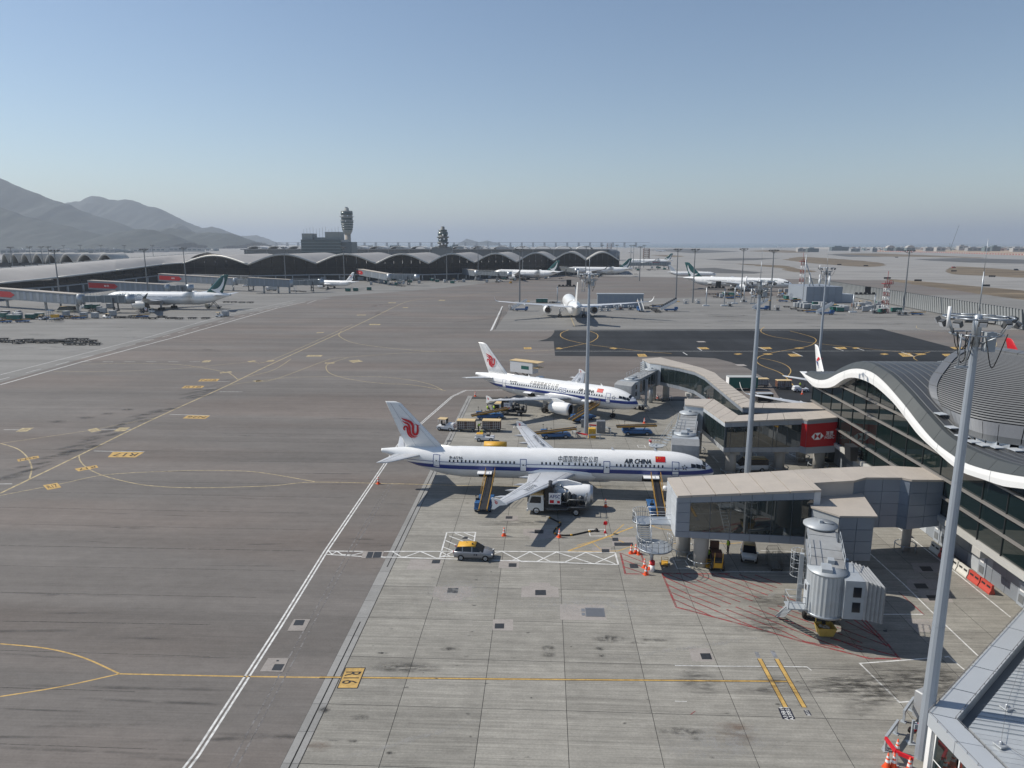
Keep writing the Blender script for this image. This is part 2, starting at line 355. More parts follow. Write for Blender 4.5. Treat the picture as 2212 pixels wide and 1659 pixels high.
pit(G4((1228,728),(1365,728),(1366,802),(1226,802)),[G4((1242,756),(1305,756),(1303,790),(1240,790))],slab_base)
pit(G4((668,318),(880,322),(866,388),(640,388)),[G4((818,323),(872,323),(864,347),(810,347))],slab_base)
pit(G4((1272,325),(1406,318),(1404,379),(1265,379)),[G4((1336,346),(1389,346),(1388,371),(1335,371))],slab_base)
pit(G4((1312,22),(1400,22),(1400,58),(1308,58)),[G4((1316,26),(1362,26),(1360,43),(1314,43))],slab_base)
pit(G4((1436,110),(1600,110),(1652,155),(1640,165),(1600,178),(1480,178),(1475,160),(1434,152)),[G4((1512,118),(1572,118),(1572,143),(1512,143))],slab_base)
pit(G4((2040,168),(2200,168),(2205,230),(2040,228)),[G4((2040,172),(2080,172),(2084,195),(2042,195)),G4((2052,205),(2180,205),(2184,228),(2056,228))],slab_base)
pit(G4((1905,237),(2030,237),(2034,272),(1906,270)),[G4((1968,250),(2020,250),(2022,272),(1970,272))],slab_base)
pit(G3((150,120),(380,120),(440,262),(190,262)),[G3((276,176),(388,176),(412,242),(300,242))],slab_base)
pit([k6(1300,810),k6(1560,812),k6(1580,888),k6(1330,888)],[[k6(1365,840),k6(1455,840),k6(1483,878),k6(1395,878)]],slab_base)
pit([k6(1265,942),k6(1500,942),k6(1555,1025),k6(1270,1025)],[[k6(1320,978),k6(1415,978),k6(1445,1018),k6(1345,1018)]],slab_base)
pit([k6(1350,1030),k6(1590,1035),k6(1645,1130),k6(1410,1130)],[[k6(1420,1072),k6(1520,1072),k6(1550,1115),k6(1450,1115)]],slab_base)
pit([k6(1250,1262),k6(1490,1262),k6(1520,1300),k6(1518,1368),k6(1350,1368)],[],slab_base)
pit(None,[[k6(1245,586),k6(1300,586),k6(1330,612),k6(1280,612)],[k6(1072,1352),k6(1104,1352),k6(1110,1368),k6(1080,1368)],g2(0,0) and [g4(1035,165),g4(1058,165),g4(1056,180),g4(1016,180)],[k5(150,898),k5(220,898),k5(232,935),k5(158,935)],[k1(1230,108),k1(1280,108),k1(1278,120),k1(1225,120)],[k1(938,585),k1(985,585),k1(980,600),k1(930,600)]],slab_base)
pit(G2((855,588),(975,588),(930,672),(808,672)),[G2((868,594),(936,594),(920,632),(850,632))],near)
pit(G2((670,868),(820,868),(775,967),(610,964)),[G2((718,912),(790,912),(762,958),(694,956)),G2((732,882),(748,882),(746,892),(728,892))],near)
pit(G2((1355,98),(1505,98),(1490,150),(1340,150)),[G2((1390,104),(1430,104),(1415,148),(1372,148)),G2((1436,104),(1490,104),(1480,146),(1420,148))],near)
# the ribbed grey lid by the stand
q=D(*g4(1922,680));lid=MB();lid.bx(-0.85,0.85,-0.75,0.75,0,0.03);[lid.bx(-0.8,0.8,-0.7+0.1*k,-0.66+0.1*k,0.03,0.045) for k in range(14)];lid.bx(-1.2,-0.9,0.1,0.6,0,0.015);lid.bx(-1.2,-0.9,-0.6,-0.15,0,0.015)
lid.build('pit_lid',mat('grey_steel',(0.22,0.23,0.25),0.5,0.3),slab_base,(q[0],q[1],0.003))
# ------------------------------------------------------------------ painted lines: each line is a part of the ground it lies on
def line(pts,w,m,parent=near,z=-0.02,name='painted_line',smooth=0,edge=None):
 P_=DD(*pts)
 if smooth:P_=smooth_pts(P_,smooth)
 mb=MB()
 if edge:ribbon(mb,P_,w+2*edge,z,1)
 ribbon(mb,P_,w,z+(0.002 if edge else 0))
 return mb.build(name,[m,BLKP] if edge else m,parent)
ZS=0.004
T=lambda f,*p:[f(*q) for q in p]
line([(0,1070),(130,1045),(230,1025),(380,1017),(480,1016),(560,1020),(680,1040)],0.16,YELF,smooth=5)
line(T(g1,(635,950),(645,990),(690,1040),(780,1090),(900,1130),(1060,1168),(1200,1190),(1420,1205),(1700,1207),(1950,1200),(2212,1190))+[(680,1041),(860,1045)],0.17,YELF,smooth=5)
line([(860,1045),(1040,1050),(1300,1052)],0.17,YELF,slab_base,ZS)
line(T(g1,(0,1253),(640,945),(1250,648),(1830,385),(2212,200))+T(c2,(830,1100),(1060,990),(1270,890),(1420,858),(1700,835),(2212,790))+T(c3,(700,560),(1200,520)),0.34,YELF,smooth=5,name='taxiway_centreline')
line(T(g1,(0,850),(130,890),(200,940),(240,1000),(255,1060),(235,1140)),0.2,YELF,smooth=5)
line(T(g1,(0,852),(700,750),(1250,645)),0.14,YELF)
line([(0,1390),(100,1400),(180,1420),(258,1455)],0.14,YELP,smooth=5)
line([(0,1504),(130,1483),(258,1455)],0.14,YELP,smooth=4)
line([(258,1455),(515,1460.5),(690,1462.8)],0.15,YELP)
line([(690,1462.8),(1106,1467),(1707,1472)],0.16,YELP,slab_base,ZS,edge=0.05,name='stand_centreline')
for a,b in (((935,235),(1225,772)),((1125,238),(1433,775))):line(T(g3,a,b),0.30,YELP,slab_base,ZS+0.003,edge=0.05,name='stop_bar')
line(T(g1,(650,213),(1050,207),(1400,215),(1580,235),(1800,275),(1860,295),(1915,340)),0.2,YELF,smooth=5)
line(T(g1,(430,272),(880,272),(1280,258),(1600,235),(2000,195),(2212,170))+T(c2,(830,1075)),0.18,YELF,smooth=5)
line(T(g1,(1830,385),(2000,358),(2212,335))+T(c2,(640,1375),(800,1360),(1000,1340),(1500,1308),(1900,1307))+T(c3,(520,1088)),0.2,YELF,smooth=4)
line(T(g1,(1915,332),(2060,300),(2212,255))+T(c2,(300,1375)),0.18,YELF,smooth=4)
line(T(c2,(800,1360),(680,1395),(620,1420),(605,1450),(630,1490),(700,1520),(850,1555),(1100,1585),(1300,1592),(1500,1620),(1640,1648)),0.2,YELF,smooth=5)
line(T(c2,(50,1560),(350,1530),(1000,1525),(1300,1550),(1500,1590),(1620,1645)),0.16,YELF,smooth=5)
line(T(c2,(740,1130),(715,1165),(740,1190),(800,1220),(900,1245),(1100,1272),(1400,1300),(1600,1307)),0.25,YELF,smooth=5)
line(T(c2,(440,895),(520,865),(640,845)),0.3,WHITEP)
line(T(c2,(450,905),(600,910),(1000,912),(2040,918)),0.12,WHITEP)
# yellow loops on the new asphalt
ZP=-0.009
line(T(c3,(810,905),(750,930),(740,960),(780,985),(850,1005),(1000,1035),(1200,1060),(1450,1090),(1700,1110)),0.28,YELP,patch,ZP,smooth=5)
line(T(c3,(990,915),(1050,940),(1062,965),(1040,990),(990,1015),(900,1035),(780,1060),(700,1074)),0.28,YELP,patch,ZP,smooth=5)
line(T(c3,(700,1074),(560,1088),(430,1094)),0.2,YELF,smooth=3)
line(T(c4,(990,880),(960,905),(970,930),(1050,960),(1200,985),(1380,1015),(1600,1040),(2000,1080),(2300,1110)),0.26,YELP,patch,ZP,smooth=5)
line(T(c4,(1210,915),(1380,960),(1435,990),(1420,1020),(1370,1045),(1250,1070),(1100,1095),(960,1130),(925,1160),(930,1190),(980,1220),(1140,1285),(1250,1400)),0.26,YELP,patch,ZP,smooth=5)
line(T(c4,(950,1148),(1100,1180),(1190,1220),(1217,1265),(1180,1320)),0.22,YELP,patch,ZP,smooth=5)
line(T(c5,(1290,1170),(1260,1150),(1280,1130),(1400,1095)),0.22,YELP,patch,ZP+0.001,smooth=4)
line(T(c3,(690,1090),(1400,1090))+T(c4,(1000,1090))+T(c5,(900,1088),(1640,1090)),0.22,WHITEP,patch,ZP+0.0015)
line(T(c3,(690,913),(1400,912))+T(c4,(1000,910),(1900,907)),0.25,WHITEP,patch,ZP+0.0015)
line(T(c5,(960,906),(1290,908),(2250,905)),0.2,WHITEP,island,-0.014)
line(T(c3,(135,913),(690,913)),0.3,WHITEP)
line(T(c5,(1285,870),(1300,895),(1500,930),(1800,960),(1950,1000),(1975,1030),(1960,1060)),0.22,YELF,island,-0.014,smooth=4)
for x in (0,12):line(T(c3,(135+x,913-x*0.7),(235+x*0.4,702)),0.35,WHITEP,near,-0.016)
line(T(c3,(175,900),(215,800),(238,712)),0.3,JOINT,island,-0.014)
line(T(c3,(820,778),(862,878)),0.3,YELF,island,-0.014)
# white double line along the stands, and the service road by the far terminal
dl=[(395,1659),(419,1628),(520,1473),(600,1350),(700,1190),(835,993),(866,950),(975,856),(1003,843)]
W2=DD(*dl)
for off in (0.0,0.36):
 mb=MB();ribbon(mb,[(p[0]+off+0.02,p[1]-off*0.4) for p in W2],0.17,-0.02);mb.build('painted_line',WHITEP,near)
line([(1003,843),(1180,841)],0.25,WHITEP)
line(T(g1,(0,300),(1180,0))+[(480,682),(640,648)],0.22,WHITEP,term_apron,-0.014)
line(T(g1,(0,380),(660,195),(1400,0))+[(600,665),(660,652)],0.42,WHITEP,near,-0.0125)
A0=Vector(D(*g1(-60,355)));A1=Vector(D(640,651.5));n=20
for k in range(n):
 a=A0.lerp(A1,k/n);b=A0.lerp(A1,(k+0.5)/n);mb=MB();ribbon(mb,[a,b],0.2,-0.014);mb.build('lane_dash',WHITEP,term_apron)
for x in range(650,1640,175):line(T(g1,(x,194),(x+85,195)),0.2,WHITEP)
for p in ([(755,912),(1162,918)],[(1365,617),(1690,628)],[(1590,351),(1850,352)],[(1460,406),(1740,406)],[(1765,435),(1950,436)],[(30,741),(150,741)],[(0,1177),(98,1176)],[(810,737),(1060,738)]):
 line(T(g1,*p),0.16,WHITEP)
# wheel track worn beside the double line
for dx in (-0.25,0.25):
 mb=MB();ribbon(mb,[(-19.35+dx,36),(-19.74+dx,46.4),(-20.17+dx,56.8),(-20.68+dx,74),(-20.9+dx,92)],0.13,-0.019);mb.build('tyre_track',mat('scuffed_track',(0.20,0.19,0.185),0.8,alpha_wear=0.8),near)
# truss-patterned walkway marking
ZM=0.0045
for nm,par,z,a,b,zz in (('l',near,-0.02,[(1105,96),(1545,100)],[(1085,120),(1520,145)],[(1105,96),(1130,120),(1165,97),(1200,121),(1240,122),(1280,124),(1380,101),(1420,132),(1440,134)]),):
 line(G2(*a),0.16,WHITEP,par,z);line(G2(*b),0.16,WHITEP,par,z)
 line(G2(*zz),0.14,WHITEP,par,z+0.001)
line(G4((505,265),(1290,264),(2060,272)),0.17,WHITEP,slab_base,ZM);line(G4((460,302),(1350,328),(2082,355)),0.17,WHITEP,slab_base,ZM);line(G4((2060,272),(2082,355)),0.17,WHITEP,slab_base,ZM)
line(G4((545,266),(605,303),(630,303),(735,265),(840,310),(860,310),(960,266)),0.15,WHITEP,slab_base,ZM+0.001)
line(G4((1235,280),(1290,265),(1425,335),(1530,333),(1660,270),(1900,345),(1920,348),(2065,285)),0.15,WHITEP,slab_base,ZM+0.001)
line(G4((1360,328),(1480,268),(1620,335),(1720,338),(1860,272),(2060,350)),0.15,WHITEP,slab_base,ZM+0.002)
def boxm(pts,w,m,par,z):line(pts+pts[:1],w,m,par,z)
boxm(G4((915,135),(1110,135),(1100,195),(965,300),(868,300)),0.15,WHITEP,slab_base,ZM)
for a,b in (((905,190),(985,225)),((930,160),(1035,200)),((970,140),(1090,190)),((1030,137),(1104,165)),((890,235),(965,265)),((880,270),(935,298))):line(G4(a,b),0.13,WHITEP,slab_base,ZM+0.001)
boxm(G4((1880,115),(1990,115),(2000,160),(1890,160)),0.12,WHITEP,slab_base,ZM)
line(G4((1740,262),(2010,165),(2180,100)),0.22,YELP,slab_base,ZM);line(G4((1800,225),(1930,190),(2040,150),(2120,80)),0.12,YELP,slab_base,ZM+0.001);line(G4((1745,262),(1900,265),(2080,262),(2190,225)),0.14,YELP,slab_base,ZM+0.001);line(G4((2020,165),(2100,195),(2200,245)),0.14,YELP,slab_base,ZM+0.002);line(G4((1900,200),(1960,250),(2010,262)),0.10,YELP,slab_base,ZM+0.003)
line([k5(330,555),k5(420,585),k5(560,605)],0.14,YELP,slab_base,ZM);line([k5(340,560),k5(450,545),k5(500,545)],0.12,YELP,slab_base,ZM+0.001);line([k5(540,715),k5(640,715),k5(695,675)],0.14,YELP,slab_base,ZM);line([k5(870,700),k5(1000,720),k5(1140,710)],0.14,YELP,slab_base,ZM)
# red hatched keep-clear areas
K5=lambda *p:[k5(*q) for q in p];K6=lambda *p:[k6(*q) for q in p]
line(K5((1040,985),(620,985),(440,980),(565,1280),(1270,1465))+K6((400,1440),(800,1540),(960,1582),(1205,1585),(1115,1470),(900,1240)),0.2,REDP,slab_base,ZM)
HT=[((480,985),(720,1080),(1130,1235)),((450,1010),(640,1095),(1050,1255)),((475,1075),(700,1180),(955,1275)),((520,1150),(850,1285),(1140,1410),(1290,1470)),((545,1212),(720,1290),(900,1370)),((620,990),(900,1105),(1240,1225)),((760,992),(1050,1105),(1310,1205)),((880,990),(1200,1110),(1375,1175)),((1000,992),(1240,1075),(1420,1140)),((1120,992),(1455,1108)),((1260,995),(1500,1080)),((1010,1300),(1240,1390),(1500,1490),(1700,1585),(2000,1640)),((1090,1278),(1400,1400),(1800,1560),(2050,1655)),((1205,1270),(1500,1385),(1900,1530),(2212,1659)),((1380,1285),(1650,1380),(1900,1470),(2212,1600)),((1460,1268),(1690,1350)),((1500,1180),(1660,1240))]
for h in HT:line(K5(*h),0.16,REDP,slab_base,ZM+0.002,name='hatch_line')
for a,b in (((740,1200),(1040,1410)),((640,1000),(1105,1485)),((770,1280),(1045,1415)),((700,1330),(1110,1480)),((650,1420),(1170,1560))):line(K6(a,b),0.16,REDP,slab_base,ZM+0.003,name='hatch_line')
line(K5((70,800),(115,985),(315,988),(250,800)),0.2,REDP,slab_base,ZM);line(K5((80,805),(270,880)),0.15,REDP,slab_base,ZM+0.001);line(K5((90,860),(265,925)),0.15,REDP,slab_base,ZM+0.001);line(K5((110,925),(300,990)),0.15,REDP,slab_base,ZM+0.001)
line(K6((1200,1045),(1407,1230)),0.12,REDP,slab_base,ZM);line(K6((1407,1226),(1062,1226),(1010,1165)),0.14,WHITEP,slab_base,ZM)
# white lines by the terminal
line(K6((1105,455),(1450,725),(1700,920),(2105,1250)),0.14,WHITEP,slab_base,ZM);line(K6((970,735),(1245,985),(1525,1262),(1840,1560)),0.13,WHITEP,slab_base,ZM)
line([k7(1000,645),k7(860,658),k7(320,698),k7(685,1055),k7(850,1042)],0.13,WHITEP,slab_base,ZM);line([k7(1100,640),k7(1135,635),k7(1280,755)],0.12,WHITEP,slab_base,ZM)
line(G3((0,310),(480,317),(1200,322),(1460,325),(1510,365)),0.09,WHITEP,slab_base,ZM);line(G3((0,705),(130,708)),0.06,WHITEP,slab_base,ZM)
line(K5((1310,780),(1570,785),(1700,900)),0.10,WHITEP,slab_base,ZM);line(K5((945,930),(970,965),(1690,970)),0.12,WHITEP,slab_base,ZM);boxm(K5((540,865),(640,862),(685,935),(575,940)),0.10,WHITEP,slab_base,ZM)
line([k3(1590,1135),k3(1800,1215),k3(2000,1260),k3(2212,1280)],0.12,WHITEP,slab_base,ZM);line([k3(860,1165),k3(920,1230)],0.1,WHITEP,slab_base,ZM)
boxm([k2(1240,637),k2(1320,637),k2(1335,665),k2(1260,665)],0.1,WHITEP,slab_base,ZM);boxm([k1(1680,418),k1(1780,418),k1(1775,445),k1(1672,445)],0.1,WHITEP,slab_base,ZM)
# lettered boxes
def marker(quad,txt,rot=0,m=YELP,tm=BLKP,par=near,z=-0.016,fill=0.8,border=False,name='lettered_marking'):
 q=DD(*quad)  # corners as seen: lower left, lower right, upper right, upper left
 mb=MB();mb.add([(p[0],p[1],z) for p in q],[(0,1,2,3)],0)
 if border:
  for i in range(4):ribbon(mb,[q[i],q[(i+1)%4]],0.08,z+0.001,1)
 def put(vs,fs,u0,u1,v0,v1):
  xs=[v[0] for v in vs];ys=[v[1] for v in vs];w=max(xs)-min(xs) or 1;h=max(ys)-min(ys) or 1;out=[]
  for v in vs:
   u=(v[0]-min(xs))/w;t=(v[1]-min(ys))/h
   if rot==180:u,t=1-u,1-t
   elif rot==90:u,t=1-t,u
   elif rot==-90:u,t=t,1-u
   u=u0+(u1-u0)*u;t=v0+(v1-v0)*t
   a=(Vector(q[0])*(1-u)+Vector(q[1])*u)*(1-t)+(Vector(q[3])*(1-u)+Vector(q[2])*u)*t
   out.append((a.x,a.y,z+0.002))
  mb.add(out,fs,1)
 if txt:put(*text_geo(txt,1,0.01),0.5-fill/2,0.5+fill/2,0.2,0.8)
 else :
  for k in range(4):put([(0,0),(1,0),(1,1),(0,1)],[(0,1,2,3)],0.2+0.16*k,0.24+0.16*k,0.25,0.75)
 return mb.build(name,[m,tm],par)
Q=lambda f,*p:[f(*q) for q in p]
marker(Q(g2,(1168,1085),(1312,1085),(1370,938),(1228,938)),'R16',-90,par=slab_base,z=0.012,border=True)
marker(Q(g1,(866,962),(1090,964),(1160,922),(908,920)),'R17',180)
marker(Q(g1,(630,1076),(792,1045),(775,1026),(600,1055)),'R17',180)
marker(Q(g1,(146,998),(316,968),(308,950),(136,980)),'N26',0)
marker(Q(g1,(1470,650),(1650,654),(1690,628),(1510,625)),'N26',180)
marker(Q(g1,(1592,352),(1745,352),(1768,333),(1618,333)),'N28',0)
marker(Q(g1,(1458,408),(1622,406),(1647,388),(1490,388)),'R18',0)
marker(Q(g1,(382,1226),(494,1205),(460,1168),(346,1188)),'R17',0,fill=0.7)
for f,pts in ((g1,((126,757),(215,755),(274,725),(180,728))),(g1,((735,762),(815,747),(775,726),(702,742))),(g1,((914,754),(1000,754),(1048,722),(960,724))),(g1,((1772,288),(1868,280),(1858,272),(1768,281))),(g1,((2060,357),(2118,348),(2085,341),(2032,348))),
(g1,((1620,199),(1680,198),(1700,184),(1645,184))),(g1,((2010,199),(2066,190),(2040,184),(1990,191))),(g1,((2142,194),(2195,193),(2212,183),(2160,184))),
(c2,((975,1080),(1070,1080),(1078,1072),(985,1070))),(c2,((430,1353),(560,1352),(580,1340),(450,1339))),(c2,((838,1406),(925,1394),(885,1380),(800,1388))),(c2,((588,1412),(672,1412),(684,1404),(602,1404))),(c2,((1140,890),(1205,890),(1212,885),(1148,885))),(c2,((1265,932),(1310,932),(1318,927),(1275,927))),(c2,((1575,869),(1630,869),(1638,864),(1590,862))),
(c2,((520,1150),(580,1147),(590,1141),(530,1143))),(c2,((0,1573),(60,1564),(30,1555),(0,1558))),(c2,((868,997),(945,996),(952,991),(876,991)))):
 marker(Q(f,*pts),None,m=YELF)
marker(Q(c3,(425,1073),(490,1072),(486,1056),(420,1057)),None)
for f,pts in ((c3,((735,1073),(762,1066),(725,1058),(692,1064))),(c3,((1205,1073),(1232,1065),(1195,1058),(1160,1065))),(c3,((1415,1138),(1490,1136),(1468,1114),(1400,1115))),(c4,((435,1073),(515,1072),(488,1056),(412,1057))),(c4,((970,1073),(1058,1070),(1035,1055),(945,1056))),(c4,((1285,1070),(1335,1064),(1295,1057),(1245,1062))),(c4,((1615,1073),(1705,1070),(1680,1054),(1590,1056))),
(c4,((1015,1123),(1065,1117),(1020,1108),(970,1113))),(c4,((760,1122),(800,1114),(765,1108),(722,1114))),(c4,((1215,1136),(1308,1134),(1280,1113),(1188,1114))),(c4,((1775,1070),(1815,1064),(1785,1057),(1745,1062))),(c4,((2025,1123),(2065,1116),(2025,1108),(1985,1114))),(c5,((1165,1138),(1262,1135),(1225,1108),(1125,1108))),(c5,((1310,1124),(1370,1118),(1330,1108),(1268,1112))),(c5,((1610,1073),(1708,1070),(1660,1053),(1570,1055))),(c5,((1530,1134),(1600,1132),(1570,1113),(1500,1114)))):
 marker(Q(f,*pts),None,par=patch,z=-0.004)
for a,b in ((c4(408,1060),c4(448,1085)),(c4(935,1055),c4(1008,1085)),(c4(1232,1096),c4(1318,1134)),(c4(1580,1056),c4(1670,1085)),(c4(285,1100),c4(323,1123)),(c4(1790,1065),c4(1850,1084)),(c5(1150,1096),c5(1262,1136))):line([a,b],0.3,WHITEP,patch,-0.0035)
sheet('pit_surround',DD(c4(420,1013),c4(487,1012),c4(465,1003),c4(398,1004)),-0.006,PIT,patch);sheet('pit_surround',DD(c4(760,1217),c4(842,1218),c4(810,1203),c4(730,1203)),-0.006,PIT,near)
nb=DD(*G3((1190,903),(1333,903),(1275,783),(1140,783)))
mk=MB();mk.add([(p[0],p[1],0.010) for p in nb],[(0,1,2,3)]);ax=(Vector(nb[3])-Vector(nb[0])).normalized()
for k,(s1,s2) in enumerate((('A319','A321'),('A313','A320'))):
 for j,s_ in enumerate((s1,s2)):
  u,t=0.30+0.42*j,0.72-0.45*k;c=(Vector(nb[0])*(1-u)+Vector(nb[1])*u)*(1-t)+(Vector(nb[3])*(1-u)+Vector(nb[2])*u)*t
  flat_text(mk,s_,0.42,(c.x,c.y,0.012),(0,1,0),(-1,0,0),1,stretch=0.9)
mk.build('lettered_marking',[NAVYP,WHITEP],slab_base)
nb=DD(*G3((1455,862),(1512,862),(1480,806),(1420,806)));mk=MB();mk.add([(p[0],p[1],0.010) for p in nb],[(0,1,2,3)])
c=sum((Vector(p) for p in nb),Vector((0,0)))/4;flat_text(mk,'B737',0.30,(c.x,c.y,0.012),(0,1,0),(-1,0,0),1);mk.build('lettered_marking',[NAVYP,WHITEP],slab_base)
for a in (((878,160),(922,160),(945,222),(905,224)),((1050,145),(1098,145),(1140,222),(1095,224))):sheet('painted_out_bar',DD(*G3(*a)),0.007,mat('grey_cover_paint',(0.24,0.25,0.27),0.7,alpha_wear=0.5),slab_base)
sheet('painted_line',DD(*G3((165,852),(185,850),(232,815),(215,815))),0.006,REDP,slab_base)
# stains: rubber, oil and rust on the slabs and the asphalt
OIL=stain_mat('oil_stain',(0.018,0.017,0.016),0.7,1.8);SMUDGE=stain_mat('rubber_smudge',(0.04,0.038,0.036),0.5,1.4,(0.5,2.0,1));RUST=stain_mat('rust_stain',(0.16,0.075,0.035),0.4,1.1,(0.5,2,1));PALE=stain_mat('pale_scuff',(0.42,0.41,0.39),0.5,1.2)
RUB=stain_mat('tyre_rubber',(0.05,0.048,0.046),0.45,0.5,(0.6,1.6,1))
zst=[0.0]
def stains(items,m,parent,z):
 mb=MB()
 for cx,cy,sx,sy,rz in items:
  zst[0]=(zst[0]+0.00035)%0.0035;zz=z+zst[0]
  vs=[(cx+a*sx*cos(rz)-b*sy*sin(rz),cy+a*sx*sin(rz)+b*sy*cos(rz),zz) for a,b in ((-1,-1),(1,-1),(1,1),(-1,1))]
  mb.uv[len(mb.f)]=[(0,0),(1,0),(1,1),(0,1)];mb.add(vs,[(0,1,2,3)])
 o=mb.build('ground_stain',m,parent);o['kind']='stuff';return o
def sp(f,x,y,sx,sy,rz=0):p=D(*f(x,y));return (p[0],p[1],sx,sy,rz)
rs=random.Random(3)
stains([sp(g4,2015,860,1.5,0.7),sp(g4,1955,928,0.5,.35),sp(g4,1960,973,0.5,.35),sp(g4,1605,925,.7,.5),sp(g4,1605,968,.7,.4),sp(g4,935,930,0.9,.4),sp(g4,475,958,.6,.2),sp(g4,1085,841,.5,.15),sp(g4,1102,633,.45,.15),sp(g3,90,1040,1.9,0.5),sp(g3,235,1125,.5,.3),sp(k5,225,1598,.7,.3),sp(k5,295,1570,.6,.25),sp(k5,400,1572,.9,.3),sp(g2,1330,1295,.8,.35),sp(g2,1490,833,.4,.15),sp(g2,1075,1240,.5,.5),sp(g2,1280,1465,.5,.2),sp(g2,1120,1462,.6,.12),sp(g2,1550,1552,.4,.2),sp(g1,1030,580,1.6,1.1),sp(g1,865,613,1.6,1.1),sp(g1,690,645,2,1.2),sp(g1,460,677,2,1.2)],OIL,slab_base,0.014)
it=[]
for k in range(90):it.append((rs.uniform(-14.5,38),rs.uniform(36,58),rs.uniform(.08,.3),rs.uniform(.05,.14),rs.uniform(-.3,.3)))
for k in range(70):it.append((rs.uniform(-14.5,20),rs.uniform(58,140),rs.uniform(.1,.5),rs.uniform(.06,.2),rs.uniform(-.3,.3)))
stains(it,OIL,slab_base,0.014)
stains([sp(k7,700,850,6.5,2.6),sp(k7,380,930,4.5,1.8),sp(k7,150,880,4,1.1),sp(k7,1050,880,4,2.5),sp(k7,420,1050,3.2,1.2,0.6),sp(g3,250,480,1.8,2.2),sp(g3,1090,490,1.5,1),sp(g3,1000,590,2.6,.6),sp(g3,1600,590,3.4,.7),sp(k5,1380,1230,3.0,1.6),sp(k5,1330,1380,2.6,2.0),sp(k5,1400,1470,1.6,1.4),sp(g4,640,1060,3.2,0.7),sp(g2,1650,930,3,.9),sp(k5,1250,1480,2.5,.6),(6,92,9,1.1,0),(16,88,6,1.0,0),(-3,79,6,1.2,0.1),(18,128,8,1.5,-.5),(8,101,6,.8,0)],SMUDGE,slab_base,0.014)
stains([sp(g3,640,1090,2.0,1.0),sp(g3,660,985,1.6,.6),sp(g2,1040,1505,1.0,.6)],RUST,slab_base,0.018)
stains([sp(g3,100,115,7,.3,0.32),sp(k5,900,1610,7,.28,0.30),(-8.5,41.5,6,0.35,0.45),sp(k5,1430,1170,1.6,0.8,.6),sp(k6,1420,1310,1.8,1.1),(5,60,8,2.2,0),(-8,62,4,3,0),(12,42,5,2,.2)],PALE,slab_base,0.018)
# rubber laid down along the taxi line and in the turns
it=[]
for k in range(60):
 t=rs.random()**0.8;a=D(*g1(0+1900*t,1225-880*t));it.append((a[0]-rs.uniform(0.3,4.0),a[1]+rs.uniform(0,2.5),rs.uniform(1.5,5),rs.uniform(.5,1.3),rs.gauss(1.0,.2)))
for k in range(16):a=D(*c2(rs.uniform(960,1250),rs.uniform(900,990)));it.append((a[0],a[1],rs.uniform(3,9),rs.uniform(.6,2.0),rs.gauss(1.1,.3)))
for k in range(70):a=D(rs.uniform(0,1000),rs.uniform(690,1640));it.append((a[0],a[1],rs.uniform(2,11),rs.uniform(.08,.35),rs.gauss(0,.05)))
stains(it,RUB,near,-0.012)
def arc_marks(cx,cy,r0,a0,a1,n,par=near,z=-0.011):
 mb=MB()
 for k in range(n):
  r=r0+k*rs.uniform(0.7,1.4);ribbon(mb,[(cx+r*cos(a0+(a1-a0)*j/14),cy+r*sin(a0+(a1-a0)*j/14)*1.1) for j in range(15)],rs.uniform(.2,.45),z+0.0001*k)
 o=mb.build('tyre_mark',mat('tyre_mark_rubber',(0.128,0.119,0.112),0.85,alpha_wear=1.0),par);o['kind']='stuff'
arc_marks(-60,330,40,-1.0,0.6,3)
rs=random.Random(21);it=[]
for k in range(60):a=D(rs.uniform(0,500),rs.uniform(640,760));it.append((a[0],a[1],rs.uniform(1.5,9),rs.uniform(.3,1.3),rs.gauss(0,.2)))
for k in range(26):a=D(rs.uniform(560,1100),rs.uniform(604,634));it.append((a[0],a[1],rs.uniform(4,16),rs.uniform(.8,3),rs.gauss(0,.2)))
stains([q for q in it if q[1]>150],SMUDGE,term_apron,-0.012)
it=[sp(c4,640,790,9,5,.1),sp(c4,740,830,8,3,-.4),sp(c4,560,775,7,3,.1),sp(c5,1000,800,9,3),sp(c5,850,850,10,2,-.3)]
for k in range(60):a=D(rs.uniform(1150,2150),rs.uniform(655,706));it.append((a[0],a[1],rs.uniform(1.0,7),rs.uniform(.4,2.0),rs.gauss(0,.5)))
stains(it,SMUDGE,island,-0.012)
for k in range(26):  # paving joints across the taxiway
 y=40+5.1*k+rs.uniform(-.6,.6);mb=MB();ribbon(mb,[(-24.2-rs.uniform(0,6),y),(-30-rs.uniform(10,70),y+rs.uniform(-.4,.4))],rs.uniform(.05,.11),-0.0205);mb.build('paving_joint',mat('paving_joint_dark',(0.075,0.07,0.067),.9,alpha_wear=.9),near)
